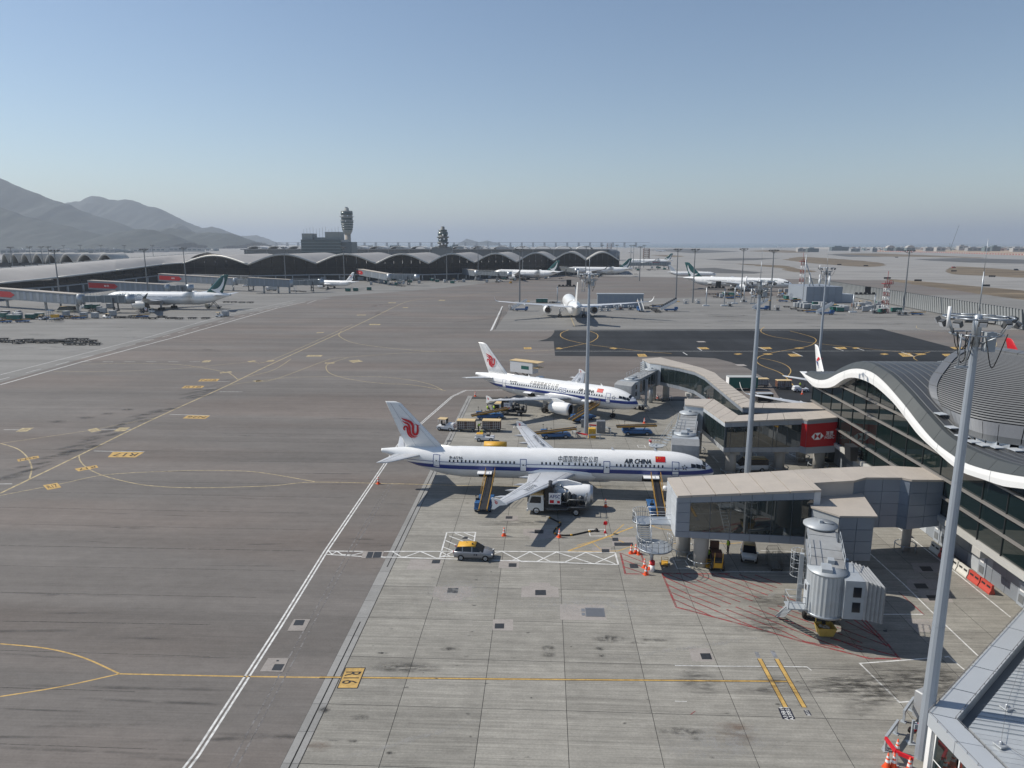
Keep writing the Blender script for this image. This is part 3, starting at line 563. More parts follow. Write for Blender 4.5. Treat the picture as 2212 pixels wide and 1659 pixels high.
# ------------------------------------------------------------------ airliners
def band_mat(name,stops,rough=0.28,base=(0.80,0.82,0.84)):  # printed bands at fixed heights on the hull: [(z, colour), ...] upwards
 if name in MATS:return MATS[name]
 m=bpy.data.materials.new(name);m.use_nodes=True;MATS[name]=m;t=m.node_tree;L=t.links;b=t.nodes['Principled BSDF']
 b.inputs['Roughness'].default_value=rough;b.inputs['Coat Weight'].default_value=0.25;b.inputs['Coat Roughness'].default_value=0.15
 tc=t.nodes.new('ShaderNodeTexCoord');sx=t.nodes.new('ShaderNodeSeparateXYZ');L.new(tc.outputs['Object'],sx.inputs[0]);out=None
 for i,(z,c) in enumerate(stops):
  if out is None:
   rgb=t.nodes.new('ShaderNodeRGB');rgb.outputs[0].default_value=(*c,1);out=rgb.outputs[0];continue
  gt=t.nodes.new('ShaderNodeMath');gt.operation='GREATER_THAN';gt.inputs[1].default_value=z;L.new(sx.outputs[2],gt.inputs[0])
  mx=t.nodes.new('ShaderNodeMix');mx.data_type='RGBA';L.new(gt.outputs[0],mx.inputs[0]);L.new(out,mx.inputs[6]);mx.inputs[7].default_value=(*c,1);out=mx.outputs[2]
 n=t.nodes.new('ShaderNodeTexNoise');n.inputs['Scale'].default_value=1;n.inputs['Detail'].default_value=5
 mp=t.nodes.new('ShaderNodeMapping');mp.inputs['Scale'].default_value=(0.5,0.9,1.4);L.new(tc.outputs['Object'],mp.inputs[0]);L.new(mp.outputs[0],n.inputs['Vector'])
 r=t.nodes.new('ShaderNodeMapRange');r.inputs[1].default_value=0.3;r.inputs[2].default_value=0.7;r.inputs[3].default_value=0.93;r.inputs[4].default_value=1.03;L.new(n.outputs[0],r.inputs[0])
 vm=t.nodes.new('ShaderNodeVectorMath');vm.operation='SCALE';L.new(out,vm.inputs[0]);L.new(r.outputs[0],vm.inputs['Scale']);L.new(vm.outputs[0],b.inputs['Base Color'])
 return m
WHITE=(0.86,0.86,0.85);BLUE=(0.012,0.035,0.21)
PW=mat('aircraft_white',WHITE,0.3,var=0.04,vscale=0.8,coat=0.25);PG=mat('aircraft_grey',(0.42,0.44,0.47),0.4,var=0.06,vscale=0.7)
PWING=mat('wing_grey',(0.50,0.52,0.55),0.38,var=0.08,vscale=0.6,dirt=((0.30,0.30,0.31),0.5,0.8,(1,0.3,1)))
DARK=mat('dark_opening',(0.006,0.006,0.007),0.8);GLASSB=mat('cabin_window',(0.012,0.016,0.024),0.12);RUBR=mat('rubber',(0.018,0.018,0.018),0.75)
STEEL=mat('steel',(0.42,0.43,0.45),0.35,0.8);METL=mat('bare_metal',(0.55,0.56,0.58),0.3,0.9);INK=mat('black_lettering',(0.012,0.012,0.014),0.4);BLUEINK=mat('blue_trim',BLUE,0.4)
REDINK=mat('red_trim',(0.58,0.010,0.022),0.45);PANEL=mat('panel_line',(0.22,0.23,0.25),0.5);GREENT=mat('tail_green',(0.004,0.085,0.085),0.3,coat=0.3)
NOSE=[(0,.03,-.31),(.04,.14,-.305),(.12,.24,-.295),(.3,.40,-.27),(.55,.545,-.225),(.9,.685,-.165),(1.35,.81,-.10),(1.9,.905,-.05),(2.5,.965,-.015),(3.1,.992,-.003),(3.8,1.0,0)]
TAIL=[(6.6,1.0,0),(5.6,.985,.012),(4.6,.93,.055),(3.6,.815,.15),(2.7,.665,.275),(1.9,.505,.40),(1.1,.345,.515),(.45,.215,.59),(0.0,.145,.62)]
class Air:
 def __init__(s,kind):
  s.k=kind
  k=dict(a321=dict(L=43.9,R=1.98,zc=3.80,wx=16.8,span=17.0,c0=7.1,kink=6.4,c2=1.6,sw=.51,wz=-1.0,dih=.089,ey=5.75,er=1.18,el=4.6,ez=-1.95,efwd=4.0,fin=(8.8,5.3,5.9,1.85),st=(6.3,4.1,6.2,1.5,.62),mg=22.4,my=3.8,ng=5.1,wr=.58,nb=2),
  a320=dict(L=37.6,R=1.98,zc=3.80,wx=11.9,span=17.0,c0=7.1,kink=6.4,c2=1.6,sw=.51,wz=-1.0,dih=.089,ey=5.75,er=1.18,el=4.6,ez=-1.95,efwd=4.0,fin=(8.8,5.3,5.9,1.85),st=(6.3,4.1,6.2,1.5,.62),mg=17.7,my=3.8,ng=5.1,wr=.58,nb=2),
  a350=dict(L=66.8,R=3.0,zc=5.55,wx=19.5,span=32.0,c0=13.4,kink=10.5,c2=2.2,sw=.70,wz=-1.55,dih=.105,ey=10.5,er=1.95,el=6.4,ez=-2.75,efwd=4.2,fin=(13.4,9.2,8.9,3.2),st=(9.4,6.0,9.4,2.2,.70),mg=33.4,my=5.3,ng=4.6,wr=.70,nb=4),
  b777=dict(L=73.9,R=3.1,zc=5.70,wx=25.0,span=32.2,c0=14.0,kink=10.5,c2=2.0,sw=.68,wz=-1.7,dih=.11,ey=9.6,er=1.95,el=7.0,ez=-2.75,efwd=4.6,fin=(14.2,9.8,9.6,3.2),st=(10.0,7.0,10.7,2.4,.72),mg=38.5,my=5.5,ng=5.9,wr=.67,nb=6))[kind]
  s.__dict__.update(k)
  t=[(a*s.R,b*s.R,c*s.R) for a,b,c in NOSE]+[(s.L-a*s.R,b*s.R,c*s.R) for a,b,c in TAIL];s.tab=smooth_pts(t,4);s.h=1.045
 def rz(s,st):
  T_=s.tab
  for a,b in zip(T_,T_[1:]):
   if a[0]<=st<=b[0]:
    f=(st-a[0])/max(1e-6,b[0]-a[0]);return a[1]+(b[1]-a[1])*f,a[2]+(b[2]-a[2])*f
  return T_[-1][1],T_[-1][2]
 def X(s,st):return s.L/2-st
 def pt(s,st,th,side=-1,off=0.0):  # a point of the hull: station from the nose, angle above the waist
  r,z=s.rz(st);return (s.X(st),side*(r+off)*cos(th),z+(r*s.h+off)*sin(th))
 def patch(s,mb,s0,s1,t0,t1,side,off,m=0,n=3,k=4,corner=0.0):
  vs=[];fs=[]
  for i in range(n+1):
   for j in range(k+1):vs.append(s.pt(s0+(s1-s0)*i/n,t0+(t1-t0)*j/k,side,off))
  for i in range(n):
   for j in range(k):a=i*(k+1)+j;fs.append((a,a+1,a+k+2,a+k+1))
  mb.add(vs,fs,m,True)
def airfoil(xle,y,z,ch,th,vertical=False,n=9):
 up=[];lo=[]
 for i in range(n):
  t=0.5-0.5*cos(pi*i/(n-1));yt=5*th*(0.2969*sqrt(t)-0.126*t-0.3516*t*t+0.2843*t**3-0.1036*t**4)
  up.append((t,yt));lo.append((t,-yt*0.8))
 ring=up+lo[-2:0:-1]
 return [(xle-t*ch,y+q*ch,z) if vertical else (xle-t*ch,y,z+q*ch) for t,q in ring]
PHX=[[(335,298,3),(365,316,16),(410,332,24),(446,352,28),(464,388,28),(464,430,26),(466,462,26),(484,484,26),(506,478,26),(516,450,24),(517,410,22),(516,384,18),(500,372,8),(484,368,2)],
[(344,330,3),(376,352,16),(408,366,20),(424,396,22),(428,440,22),(434,474,22),(456,502,18),(490,511,10),(516,500,2)],
[(376,438,14),(364,426,16),(366,404,18),(386,394,20),(402,410,22),(404,445,22),(412,480,22),(432,508,16),(464,523,8),(496,524,2)],[(512,382,8),(526,380,6),(542,381,2)]]
def stroke(mb,pts,m=0,k=4):
 P_=smooth_pts(pts,k);L_=[]
 for i,p in enumerate(P_):
  a=P_[max(0,i-1)];b=P_[min(len(P_)-1,i+1)];dx,dy=b[0]-a[0],b[1]-a[1];l=hypot(dx,dy) or 1;w=p[2]/2
  L_+=[(p[0]-dy/l*w,p[1]+dx/l*w),(p[0]+dy/l*w,p[1]-dx/l*w)]
 return L_,[(2*i,2*i+1,2*i+3,2*i+2) for i in range(len(P_)-1)]
BRUSH=[(1978,985),(1979,1010),(1970,1045),(1955,1072),(1938,1088),(1950,1100),(1966,1114),(1930,1103),(1898,1090),(1868,1072),(1900,1074),(1925,1066),(1946,1048),(1964,1020)]
def airliner(kind,label,loc,head,livery,sides=(-1,),detail=1,group=None,name='airliner'):
 A=Air(kind);W2_=A.R
 th_=head
 root=thing(name,label,'airliner',(loc[0]-cos(th_)*A.L/2,loc[1]-sin(th_)*A.L/2,0),th_,group)
 hull=MB();n=28;rings=[]
 sts=sorted(set([q[0] for q in A.tab]+[A.R*3.8+(A.L-10.4*A.R)*i/8 for i in range(9)]))
 for st in sts:rings.append([A.pt(st,2*pi*i/n,1) for i in range(n)])
 hull.loft(rings,0,True)
 if livery=='airchina':hm_=band_mat('hull_white_blue_band',[(-9,(0.66,0.67,0.68)),(-.50,BLUE),(.03,(0.62,0.66,0.72)),(.10,WHITE),(.385,BLUE),(.46,WHITE)])
 elif livery=='cathay':hm_=band_mat('hull_white_grey_belly',[(-9,(0.60,0.62,0.63)),(-.9,WHITE)])
 elif livery=='eastern':hm_=band_mat('hull_white',[(-9,WHITE)])
 else :hm_=band_mat('hull_white',[(-9,WHITE)])
 fus=hull.build('fuselage',hm_,root,(0,0,A.zc))
 # wing box fairing under the hull
 wb=MB();x0=A.X(A.wx);R_=A.R
 ringsb=[]
 for f,w,d in ((2.6,.2,.2),(1.6,.72,.80),(.2,.95,1.0),(-1.2,1.02,1.06),(-A.c0/R_*.8,1.02,1.06),(-A.c0/R_-.4,.85,.85),(-A.c0/R_-1.6,.2,.3)):
  ringsb.append([(x0+f*R_,w*R_*1.06*cos(q),-0.28*R_-d*R_*.82*max(-.25,sin(q))) for q in [2*pi*i/14 for i in range(14)]])
 wb.loft(ringsb);wb.build('wing_fairing',PG if livery=='cathay' else PW,root,(0,0,A.zc))
 # wings
 for sd in (-1,1):
  w=MB();secs=[]
  for y,ch,th in ((R_*.6,A.c0-A.sw*R_*.6*.0,.14),(A.kink,A.c0-A.sw*A.kink,.115),(A.span*.72,None,.105),(A.span,A.c2,.10)):
   ck=A.c0-A.sw*A.kink
   if ch is None:ch=ck+(A.c2-ck)*(y-A.kink)/(A.span-A.kink)
   zz=A.wz+A.dih*y+(0.9 if kind in ('a350','b777') else 0.15)*max(0,y/A.span-.3)**2
   xl=A.X(A.wx)-A.sw*y
   if y<R_:ch=A.c0-A.sw*y*0.9
   secs.append(airfoil(xl,sd*y,zz,ch,th))
  tipz=zz;tipx=xl
  w.loft(secs if sd>0 else [r[::-1] for r in secs]);wing=w.build('wing',PWING,root,(0,0,A.zc))
  if detail:  # control-surface lines and slat edge on top of the wing
   pl=MB();sl=MB()
   def wp(y,f,up=.012):
    ck=A.c0-A.sw*A.kink;ch=A.c0-A.sw*y if y<A.kink else ck+(A.c2-ck)*(y-A.kink)/(A.span-A.kink)
    zz=A.wz+A.dih*y+0.15*max(0,y/A.span-.3)**2;t=f
    yt=5*(.14-.04*y/A.span)*(0.2969*sqrt(t)-0.126*t-0.3516*t*t+0.2843*t**3-0.1036*t**4)
    return Vector((A.X(A.wx)-A.sw*y-f*ch,sd*y,zz+yt*ch+up))
   def strip(pts,w_,mb,m=0):
    for a,b in zip(pts,pts[1:]):
     d=(b-a).normalized();nn=Vector((-d.y,d.x,0))*w_/2;mb.add([a-nn,b-nn,b+nn,a+nn],[(0,1,2,3)],m)
   for f,y0,y1 in ((.74,R_+.3,A.span*.95),(.16,R_+.6,A.span*.97),(.86,A.kink*1.05,A.span*.72)):
    strip([wp(y0+(y1-y0)*i/6,f) for i in range(7)],.07,pl)
   for yy in (A.kink,A.span*.50,A.span*.62,A.span*.74,A.span*.94):strip([wp(yy,.62),wp(yy,.97)],.06,pl)
   pl.build('panel_lines',PANEL,wing)
  if kind in ('a321','a320') and livery=='airchina':  # arrow-shaped wing-tip fence
   fe=MB();pts=[(.15,.02),(-.75,.62),(-1.45,.78),(-1.62,.72),(-1.5,0),(-1.62,-.55),(-1.3,-.55),(-.7,-.1)]
   fe.add([(tipx+p[0],sd*(A.span-.03),tipz+p[1]) for p in pts]+[(tipx+p[0],sd*(A.span+.06),tipz+p[1]) for p in pts],[tuple(range(8)),tuple(range(15,7,-1))]+[(i,8+i,8+(i+1)%8,(i+1)%8) for i in range(8)])
   wl=fe.build('wingtip_fence',PW,root,(0,0,A.zc))
   if detail:
    ph=MB()
    for st_ in PHX:
     v,f=stroke(ph,st_);ph.add([(tipx-1.1+(p[0]-437)/480,sd*(A.span+.066),tipz+.28-(p[1]-412)/480) for p in v],f);ph.add([(tipx-1.1+(p[0]-437)/480,sd*(A.span-.036),tipz+.28-(p[1]-412)/480) for p in v],f)
    ph.build('emblem',REDINK,wl)
  elif kind=='a350' or livery=='eastern':  # swept curved winglet
   fe=MB();s_=1.0 if kind=='a350' else .75;rr=[]
   for dx,dy,dz,ch in ((0,0,0,A.c2),(-.5,.7,.15,A.c2*.85),(-1.3,1.25,.65,A.c2*.7),(-2.4,1.55,1.5,A.c2*.5),(-3.6,1.65,2.5,A.c2*.22)):
    a=airfoil(tipx+dx*s_,sd*(A.span+dy*s_),tipz+dz*s_,ch,.09);rr.append(a if sd>0 else a[::-1])
   fe.loft(rr);fe.build('winglet',mat('dark_winglet',(0.05,0.07,0.075),.35) if livery=='cathay' else PW,root,(0,0,A.zc))
  # flap track fairings
  for yy in ((A.kink*.55,A.kink*1.15,A.span*.6,A.span*.78) if detail else (A.kink*1.2,A.span*.65)):
   ck=A.c0-A.sw*A.kink;ch=A.c0-A.sw*yy if yy<A.kink else ck+(A.c2-ck)*(yy-A.kink)/(A.span-A.kink)
   ft=MB();q=A.c0/7;xe=A.X(A.wx)-A.sw*yy-ch
   ft.lathe([(.01,ch*.55),(.14*q,ch*.4),(.2*q,ch*.1),(.17*q,-.5*q),(.02,-1.2*q)],'x',(xe,sd*yy,A.wz+A.dih*yy-.12*q),8)
   ft.build('flap_fairing',PWING,wing)
  # engine
  ey=sd*A.ey;er=A.er;el=A.el;ex=A.X(A.wx)-A.sw*A.ey+A.efwd;ez=A.ez+0
  ek=MB();ek.lathe([(er*.80,-.12),(er*.86,0),(er*.93,-.02),(er*1.0,-.5*er),(er*1.03,-1.2*er),(er*.98,-el*.62),(er*.80,-el*.9),(er*.70,-el),(er*.62,-el),(er*.58,-el*.8)],'x',(ex,ey,ez),24,0)
  en=ek.build('engine',PG if False else PW,root,(0,0,A.zc))
  lp=MB();lp.lathe([(er*.79,-.3),(er*.82,-.05),(er*.87,.035),(er*.935,-.03),(er*.97,-.28*er)],'x',(ex,ey,ez),24);lp.build('intake_lip',METL,en)
  fn=MB();fn.lathe([(er*.82,-.55),(er*.25,-.50),(er*.02,-.15)],'x',(ex,ey,ez),20);fn.lathe([(er*.8,-.1),(er*.82,-.6)],'x',(ex,ey,ez),20);fn.build('fan',DARK,en)
  co=MB();co.lathe([(er*.60,-el*.85),(er*.55,-el),(er*.42,-el*1.16),(er*.40,-el*1.14),(.2,-el*1.14),(.03,-el*1.32)],'x',(ex,ey,ez),16);co.build('exhaust_core',mat('burnt_metal',(0.12,0.10,0.09),.45,.7),en)
  py=MB();zt=A.wz+A.dih*A.ey
  py.loft([[(ex-el*.25,ey-.12,ez+er*.9),(ex-el*.25,ey+.12,ez+er*.9),(ex-el*.32,ey+.12,ez+er*1.15),(ex-el*.32,ey-.12,ez+er*1.15)],[(ex-el*.7,ey-.2,ez+er*.7),(ex-el*.7,ey+.2,ez+er*.7),(ex-el*.7,ey+.2,zt+.30),(ex-el*.7,ey-.2,zt+.30)],[(ex-el*1.35,ey-.1,zt-.5),(ex-el*1.35,ey+.1,zt-.5),(ex-el*1.35,ey+.1,zt),(ex-el*1.35,ey-.1,zt)]],smooth=False);py.build('pylon',PW,en)
  # tailplane
  f0,sc,ss,stc,ssw=A.st;tr,tz=A.rz(A.L-f0+sc*.4)
  h=MB();rr=[]
  for y,ch in ((.25*R_,sc),(ss,stc)):a=airfoil(A.X(A.L-f0)-ssw*y,sd*y,tz+.12*R_+.10*y,ch,.10);rr.append(a if sd>0 else a[::-1])
  h.loft(rr);hs=h.build('tailplane',PWING,root,(0,0,A.zc))
  if detail:
   hl=MB();a=Vector((A.X(A.L-f0)-ssw*.6*R_-sc*.66,sd*.6*R_,tz+.12*R_+.06*R_+.16));b=Vector((A.X(A.L-f0)-ssw*ss-stc*.66,sd*ss,tz+.12*R_+.10*ss+.06));nn=Vector((.04,.02,0));hl.add([a-nn,b-nn,b+nn,a+nn],[(0,1,2,3)]);hl.build('panel_lines',PANEL,hs)
 # fin
 f0,fc,fh,ft_=A.fin;xf=A.X(A.L-f0);tr,tz=A.rz(A.L-f0+fc*.55);zb=tz+tr*.72;ztop=A.tab and (R_*1.0+fh)
 ztop=(11.85 if R_<2.5 else (17.1 if kind=='a350' else 18.6))-A.zc;tipx=A.X(A.L)+ft_+(0.75 if R_<2.5 else 0.3)
 fv=MB();fr=[]
 for f in (0,.25,.5,.75,.96,1.0):
  z=zb+(ztop-zb)*f;le=xf+(tipx-xf)*f;te=xf-fc+(tipx-ft_-(xf-fc))*f
  if f==1.0:le-=.25*ft_
  fr.append(airfoil(le,0,z,le-te,.095 if f<1 else .05,True))
 fv.loft(fr)
 fmat={'airchina':PW,'cathay':GREENT,'eastern':PW,'red':mat('tail_red',(.5,.012,.02),.3)}.get(livery,PW)
 fin=fv.build('fin',fmat,root,(0,0,A.zc))
 dr=MB();dr.loft([[(xf+1.6*R_,0,R_*.99),(xf+1.6*R_,.01,R_*.985),(xf+1.6*R_,0,R_*.98),(xf+1.6*R_,-.01,R_*.985)],[(xf-fc*.2,0,zb+.75),(xf-fc*.2,.22,zb-.05),(xf-fc*.2,0,zb-.3),(xf-fc*.2,-.22,zb-.05)]]);dr.build('dorsal_fin',PW if livery!='cathay' else PW,fin)
 fxm=lambda f,t:(lambda z,le,te:(le+(te-le)*t,z))(zb+(ztop-zb)*f,xf+(tipx-xf)*f,xf-fc+(tipx-ft_-(xf-fc))*f)
 if livery in ('airchina','cathay','eastern'):
  for sd in (-1,1):
   em=MB()
   yo=sd*(.27 if R_<2.5 else .46)
   if livery=='airchina':
    cx_,cz_=fxm(.46,.50);s_=1/83.0
    for st_ in PHX:
     v,f=stroke(em,st_);em.add([(cx_+(p[0]-437)*s_,yo,cz_-(p[1]-412)*s_) for p in v],f)
   elif livery=='cathay':
    cx_,cz_=fxm(.40,.52);s_=(1/14.5)*(R_/3);v=[(cx_-(p[0]-1930)*s_,yo*.85,cz_-(p[1]-1052)*s_) for p in BRUSH]
    em.add(v,[(0,1,2,12,13),(2,3,11,12),(3,4,10,11),(4,5,8,9,10),(5,6,7,8)])
   else :
    cx_,cz_=fxm(.5,.5);
    for pts,mi in (([(.9,.9),(.1,1.2),(-.9,.2),(-.2,.3)],0),([(-.9,.1),(-.2,.2),(.9,-1.3),(.1,-.6)],1)):em.add([(cx_+p[0],yo,cz_+p[1]) for p in pts],[(0,1,2,3)],mi)
   em.build('emblem',[REDINK,BLUEINK] if livery!='cathay' else mat('emblem_white',(.8,.8,.8),.35),fin)
  if detail and livery=='airchina':
   rl=MB()
   for sd in (-1,1):
    for a,b in (((.08,.70),(.97,.66)),((.33,.70),(.33,.97)),((.66,.69),(.66,.97)),((.05,.16),(.93,.2))):
     p,q=fxm(*a),fxm(*b);yy=sd*.235;rl.add([(p[0]-.025,yy,p[1]),(q[0]-.025,yy,q[1]-.02),(q[0]+.025,yy,q[1]+.02),(p[0]+.025,yy,p[1])],[(0,1,2,3)])
   rl.build('panel_lines',mat('pale_panel_line',(.5,.51,.53),.5),fin)
 ap=MB();xe,ye,ze=A.pt(A.L,0);ap.lathe([(.15*R_,.35),(.15*R_,-.02),(.10*R_,-.02),(.08*R_,.3)],'x',(A.X(A.L),0,A.rz(A.L)[1]),12);ap.build('exhaust_tip',mat('burnt_metal',(0.12,0.10,0.09),.45,.7),root,(0,0,A.zc))
 # landing gear
 ngr=MB();xn=A.X(A.ng);ngr.tube((xn,0,A.zc-R_*.8),(xn,0,A.wr*.7),.11*R_/2,n=8);ngr.tube((xn+.9,0,A.zc-R_*.8),(xn,0,A.wr*1.6),.05*R_/2,n=6);ngr.tube((xn,-.4,A.wr*.72),(xn,.4,A.wr*.72),.06)
 ngo=ngr.build('nose_gear',STEEL,root)
 for sd in (-1,1):
  wv=MB();wv.lathe([(.1,-.12),(A.wr*.55,-.14),(A.wr*.70,-.12),(A.wr*.72,0),(A.wr*.70,.12),(A.wr*.55,.14),(.1,.12)],'y',(xn,sd*.28,A.wr*.72),14);wv.build('wheel',RUBR,ngo)
 for sd in (-1,1):
  mgr=MB();xm=A.X(A.mg);mgr.tube((xm,sd*A.my,A.zc+A.wz),(xm,sd*A.my,A.wr),.16*R_/2*1.2,n=8);mgr.tube((xm,sd*(A.my-1.6),A.zc+A.wz),(xm,sd*A.my,A.wr*2),.08*R_/2,n=6)
  mgr.add([(xm+.5*R_/2,sd*(A.my+.25),A.zc+A.wz),(xm-.5*R_/2,sd*(A.my+.25),A.zc+A.wz),(xm-.4*R_/2,sd*(A.my+.2),A.wr*2),(xm+.4*R_/2,sd*(A.my+.2),A.wr*2)],[(0,1,2,3)])
  nx=A.nb//2;dx=A.wr*2.1
  mgr.tube((xm+dx*(nx-1)/2,sd*A.my,A.wr),(xm-dx*(nx-1)/2-.01,sd*A.my,A.wr),.12)
  for i in range(nx):mgr.tube((xm+dx*((nx-1)/2-i),sd*A.my-.6,A.wr),(xm+dx*((nx-1)/2-i),sd*A.my+.6,A.wr),.09)
  mg=mgr.build('main_gear',STEEL,root)
  for i in range(nx):
   for q in (-1,1):
    wv=MB();wv.lathe([(.1,-.2),(A.wr*.5,-.18),(A.wr*.6,-.22),(A.wr*.95,-.19),(A.wr,0),(A.wr*.95,.19),(A.wr*.6,.22),(A.wr*.5,.18),(.1,.2)],'y',(xm+dx*((nx-1)/2-i),sd*A.my+q*.47*(R_/2)**.5,A.wr),16);wv.build('wheel',RUBR,mg)
 # cockpit windows
 q=R_
 for sd in (-1,1):
  for s0,s1,t0,t1 in ((.62,.92,.42,.80),(.95,1.26,.37,.72),(1.29,1.60,.36,.64)):
   cw=MB();A.patch(cw,s0*q,s1*q,t0,t1,sd,.015,n=2);cw.build('cockpit_window',GLASSB,fus)
 cw=MB();A.patch(cw,.58*q,.80*q,.86,pi-.86,-1,.02,n=2,k=8);cw.build('cockpit_window',GLASSB,fus)
 # cabin windows
 z_w=.30 if R_<2.5 else .26
 for sd in sides:
  cab={'a321':[(8.3,20,12),(20.9,26,0)],}
  if detail==2:
   runs={'a321':[(6.8,12),(14.76,7),(18.72,1),(19.57,6),(25.85,17)],'a320':[(6.5,15),(16.04,22)]}[kind]
   wmesh=MB();wmesh.add([A.pt(15+.105*(abs(cos(q))**.6)*(1 if cos(q)>0 else -1),z_w+.085*(abs(sin(q))**.6)*(1 if sin(q)>0 else -1),sd,.014) for q in [2*pi*i/14 for i in range(14)]],[tuple(range(14))]);me0=None
   for s0,cnt in runs:
    for i in range(cnt):
     if me0 is None:o=wmesh.build('window',GLASSB,fus);me0=o.data
     else :o=link('window',me0,fus)
     o.location.x=-(s0+i*.53-15)
  else :
   wr=MB();st=A.R*3.4;e=A.L-A.R*6.2;i=0;pitch=.53 if R_<2.5 else .64
   doors_at=[A.L*.095,A.L*.31,A.L*.55,A.L*.80] if R_>2.5 else [A.L*.11,A.L*.46,A.L*.86]
   while st<e:
    if all(abs(st-d)>1.3 for d in doors_at):A.patch(wr,st-.13,st+.13,z_w-.075,z_w+.075,sd,.014,n=1,k=1)
    st+=pitch
   wr.build('window_row',GLASSB,fus)
   for d in doors_at:
    dm=MB();hh=.9/R_
    for (a,b,c_,e_) in ((-.55,.55,z_w-hh*.72,z_w-hh*.67),(-.55,.55,z_w+hh*.62,z_w+hh*.67),(-.55,-.47,z_w-hh*.7,z_w+hh*.65),(.47,.55,z_w-hh*.7,z_w+hh*.65)):A.patch(dm,d+a,d+b,c_,e_,sd,.016,n=1,k=2)
    dm.build('door_outline',mat('door_grey',(.3,.32,.35),.4),fus)
 # wing and hull antennas, beacon
 an=MB()
 for st in ((7.5,13,24) if R_<2.5 else (9,22,41)):
  x_,y_,z_=A.pt(st,pi/2);an.add([(x_+.2,0,z_-.02),(x_-.2,0,z_-.02),(x_-.3,0,z_+.38),(x_-.12,0,z_+.38),(x_+.2,.03,z_-.02),(x_-.2,.03,z_-.02),(x_-.3,.03,z_+.38),(x_-.12,.03,z_+.38)],[(0,1,2,3),(7,6,5,4),(0,3,7,4),(1,5,6,2),(3,2,6,7)])
 if R_>2.5:an.lathe([(.01,1.4),(.5,1.0),(.55,-.8),(.05,-1.3)],'x',(A.X(A.L*.72),0,R_*1.04),10)
 an.build('antenna',PW,fus)
 return root,A,fus
def hull_text(A,fus,txt,s_c,th_c,size,m=INK,side=-1,bold=.02,shear=0.0,space=1.0,name='lettering',width=None):
 vs,fs=text_geo(txt,size,bold,shear,space);bm=bmesh.new();bv=[bm.verts.new((v[0],v[1],0)) for v in vs]
 for f in fs:
  try:bm.faces.new([bv[i] for i in f])
  except ValueError:pass
 y0,y1=min(v[1] for v in vs),max(v[1] for v in vs);w=max(v[0] for v in vs)-min(v[0] for v in vs);sx=width/w if width else 1.0
 for k in range(1,8):bmesh.ops.bisect_plane(bm,geom=bm.verts[:]+bm.edges[:]+bm.faces[:],plane_co=(0,y0+(y1-y0)*k/8,0),plane_no=(0,1,0))
 bm.verts.index_update();mb=MB();mb.add([A.pt(s_c+side*v.co.x*sx,th_c+v.co.y/A.R,side,.02) for v in bm.verts],[tuple(v.index for v in f.verts) for f in bm.faces]);bm.free()
 return mb.build(name,m,fus)
def hull_door(A,fus,s_c,w,t0,t1,side=-1,open_to=None):
 d=MB();A.patch(d,s_c-w/2,s_c+w/2,t0,t1,side,.008);o=d.build('door',PW,fus);e=.035;f=MB();b=.035/A.R
 A.patch(f,s_c-w/2-e,s_c+w/2+e,t0-b,t0+b,side,.016,n=1,k=1);A.patch(f,s_c-w/2-e,s_c+w/2+e,t1-b,t1+b,side,.016,n=1,k=1)
 A.patch(f,s_c-w/2-e,s_c-w/2+e,t0,t1,side,.016,n=1);A.patch(f,s_c+w/2-e,s_c+w/2+e,t0,t1,side,.016,n=1);f.build('door_frame',BLUEINK,o)
 g=MB();A.patch(g,s_c-.1,s_c+.1,(t0+t1)/2-.05/2,(t0+t1)/2+.05,side,.018,n=1,k=1);A.patch(g,s_c-.35,s_c-.2,(t0+t1)/2-.01,(t0+t1)/2+.02,side,.018,n=1,k=1);g.build('door_window',GLASSB,o)
 return o
def cargo(A,fus,s_c,w,side=-1):
 t0,t1=(-.92,-.36) if A.R<2.5 else (-.72,-.42);d=MB();A.patch(d,s_c-w/2,s_c+w/2,t0,t1,side,.02);d.build('cargo_opening',DARK,fus)
 a=Vector(A.pt(s_c,t1,side,.03));p=MB();up=Vector((0,side*cos(.12),sin(.12)));l=1.35;n_=Vector((0,-side*sin(.12),cos(.12)))
 ring=[]
 for k in range(5):
  b=a+up*(l*k/4)+n_*(.22*sin(pi*k/4));ring.append([(A.X(s_c)-w/2*.98,b.y,b.z),(A.X(s_c)+w/2*.98,b.y,b.z),(A.X(s_c)+w/2*.98,b.y-n_.y*.1,b.z-n_.z*.1),(A.X(s_c)-w/2*.98,b.y-n_.y*.1,b.z-n_.z*.1)])
 p.loft(ring,smooth=False);cdr=p.build('cargo_door',PW,fus)
 h=MB();m_=a+up*.5;h.tube((A.X(s_c)+w*.2,m_.y,m_.z+.25),(A.X(s_c)+w*.2,a.y,a.z-.3),.04);h.build('door_strut',RUBR,cdr)
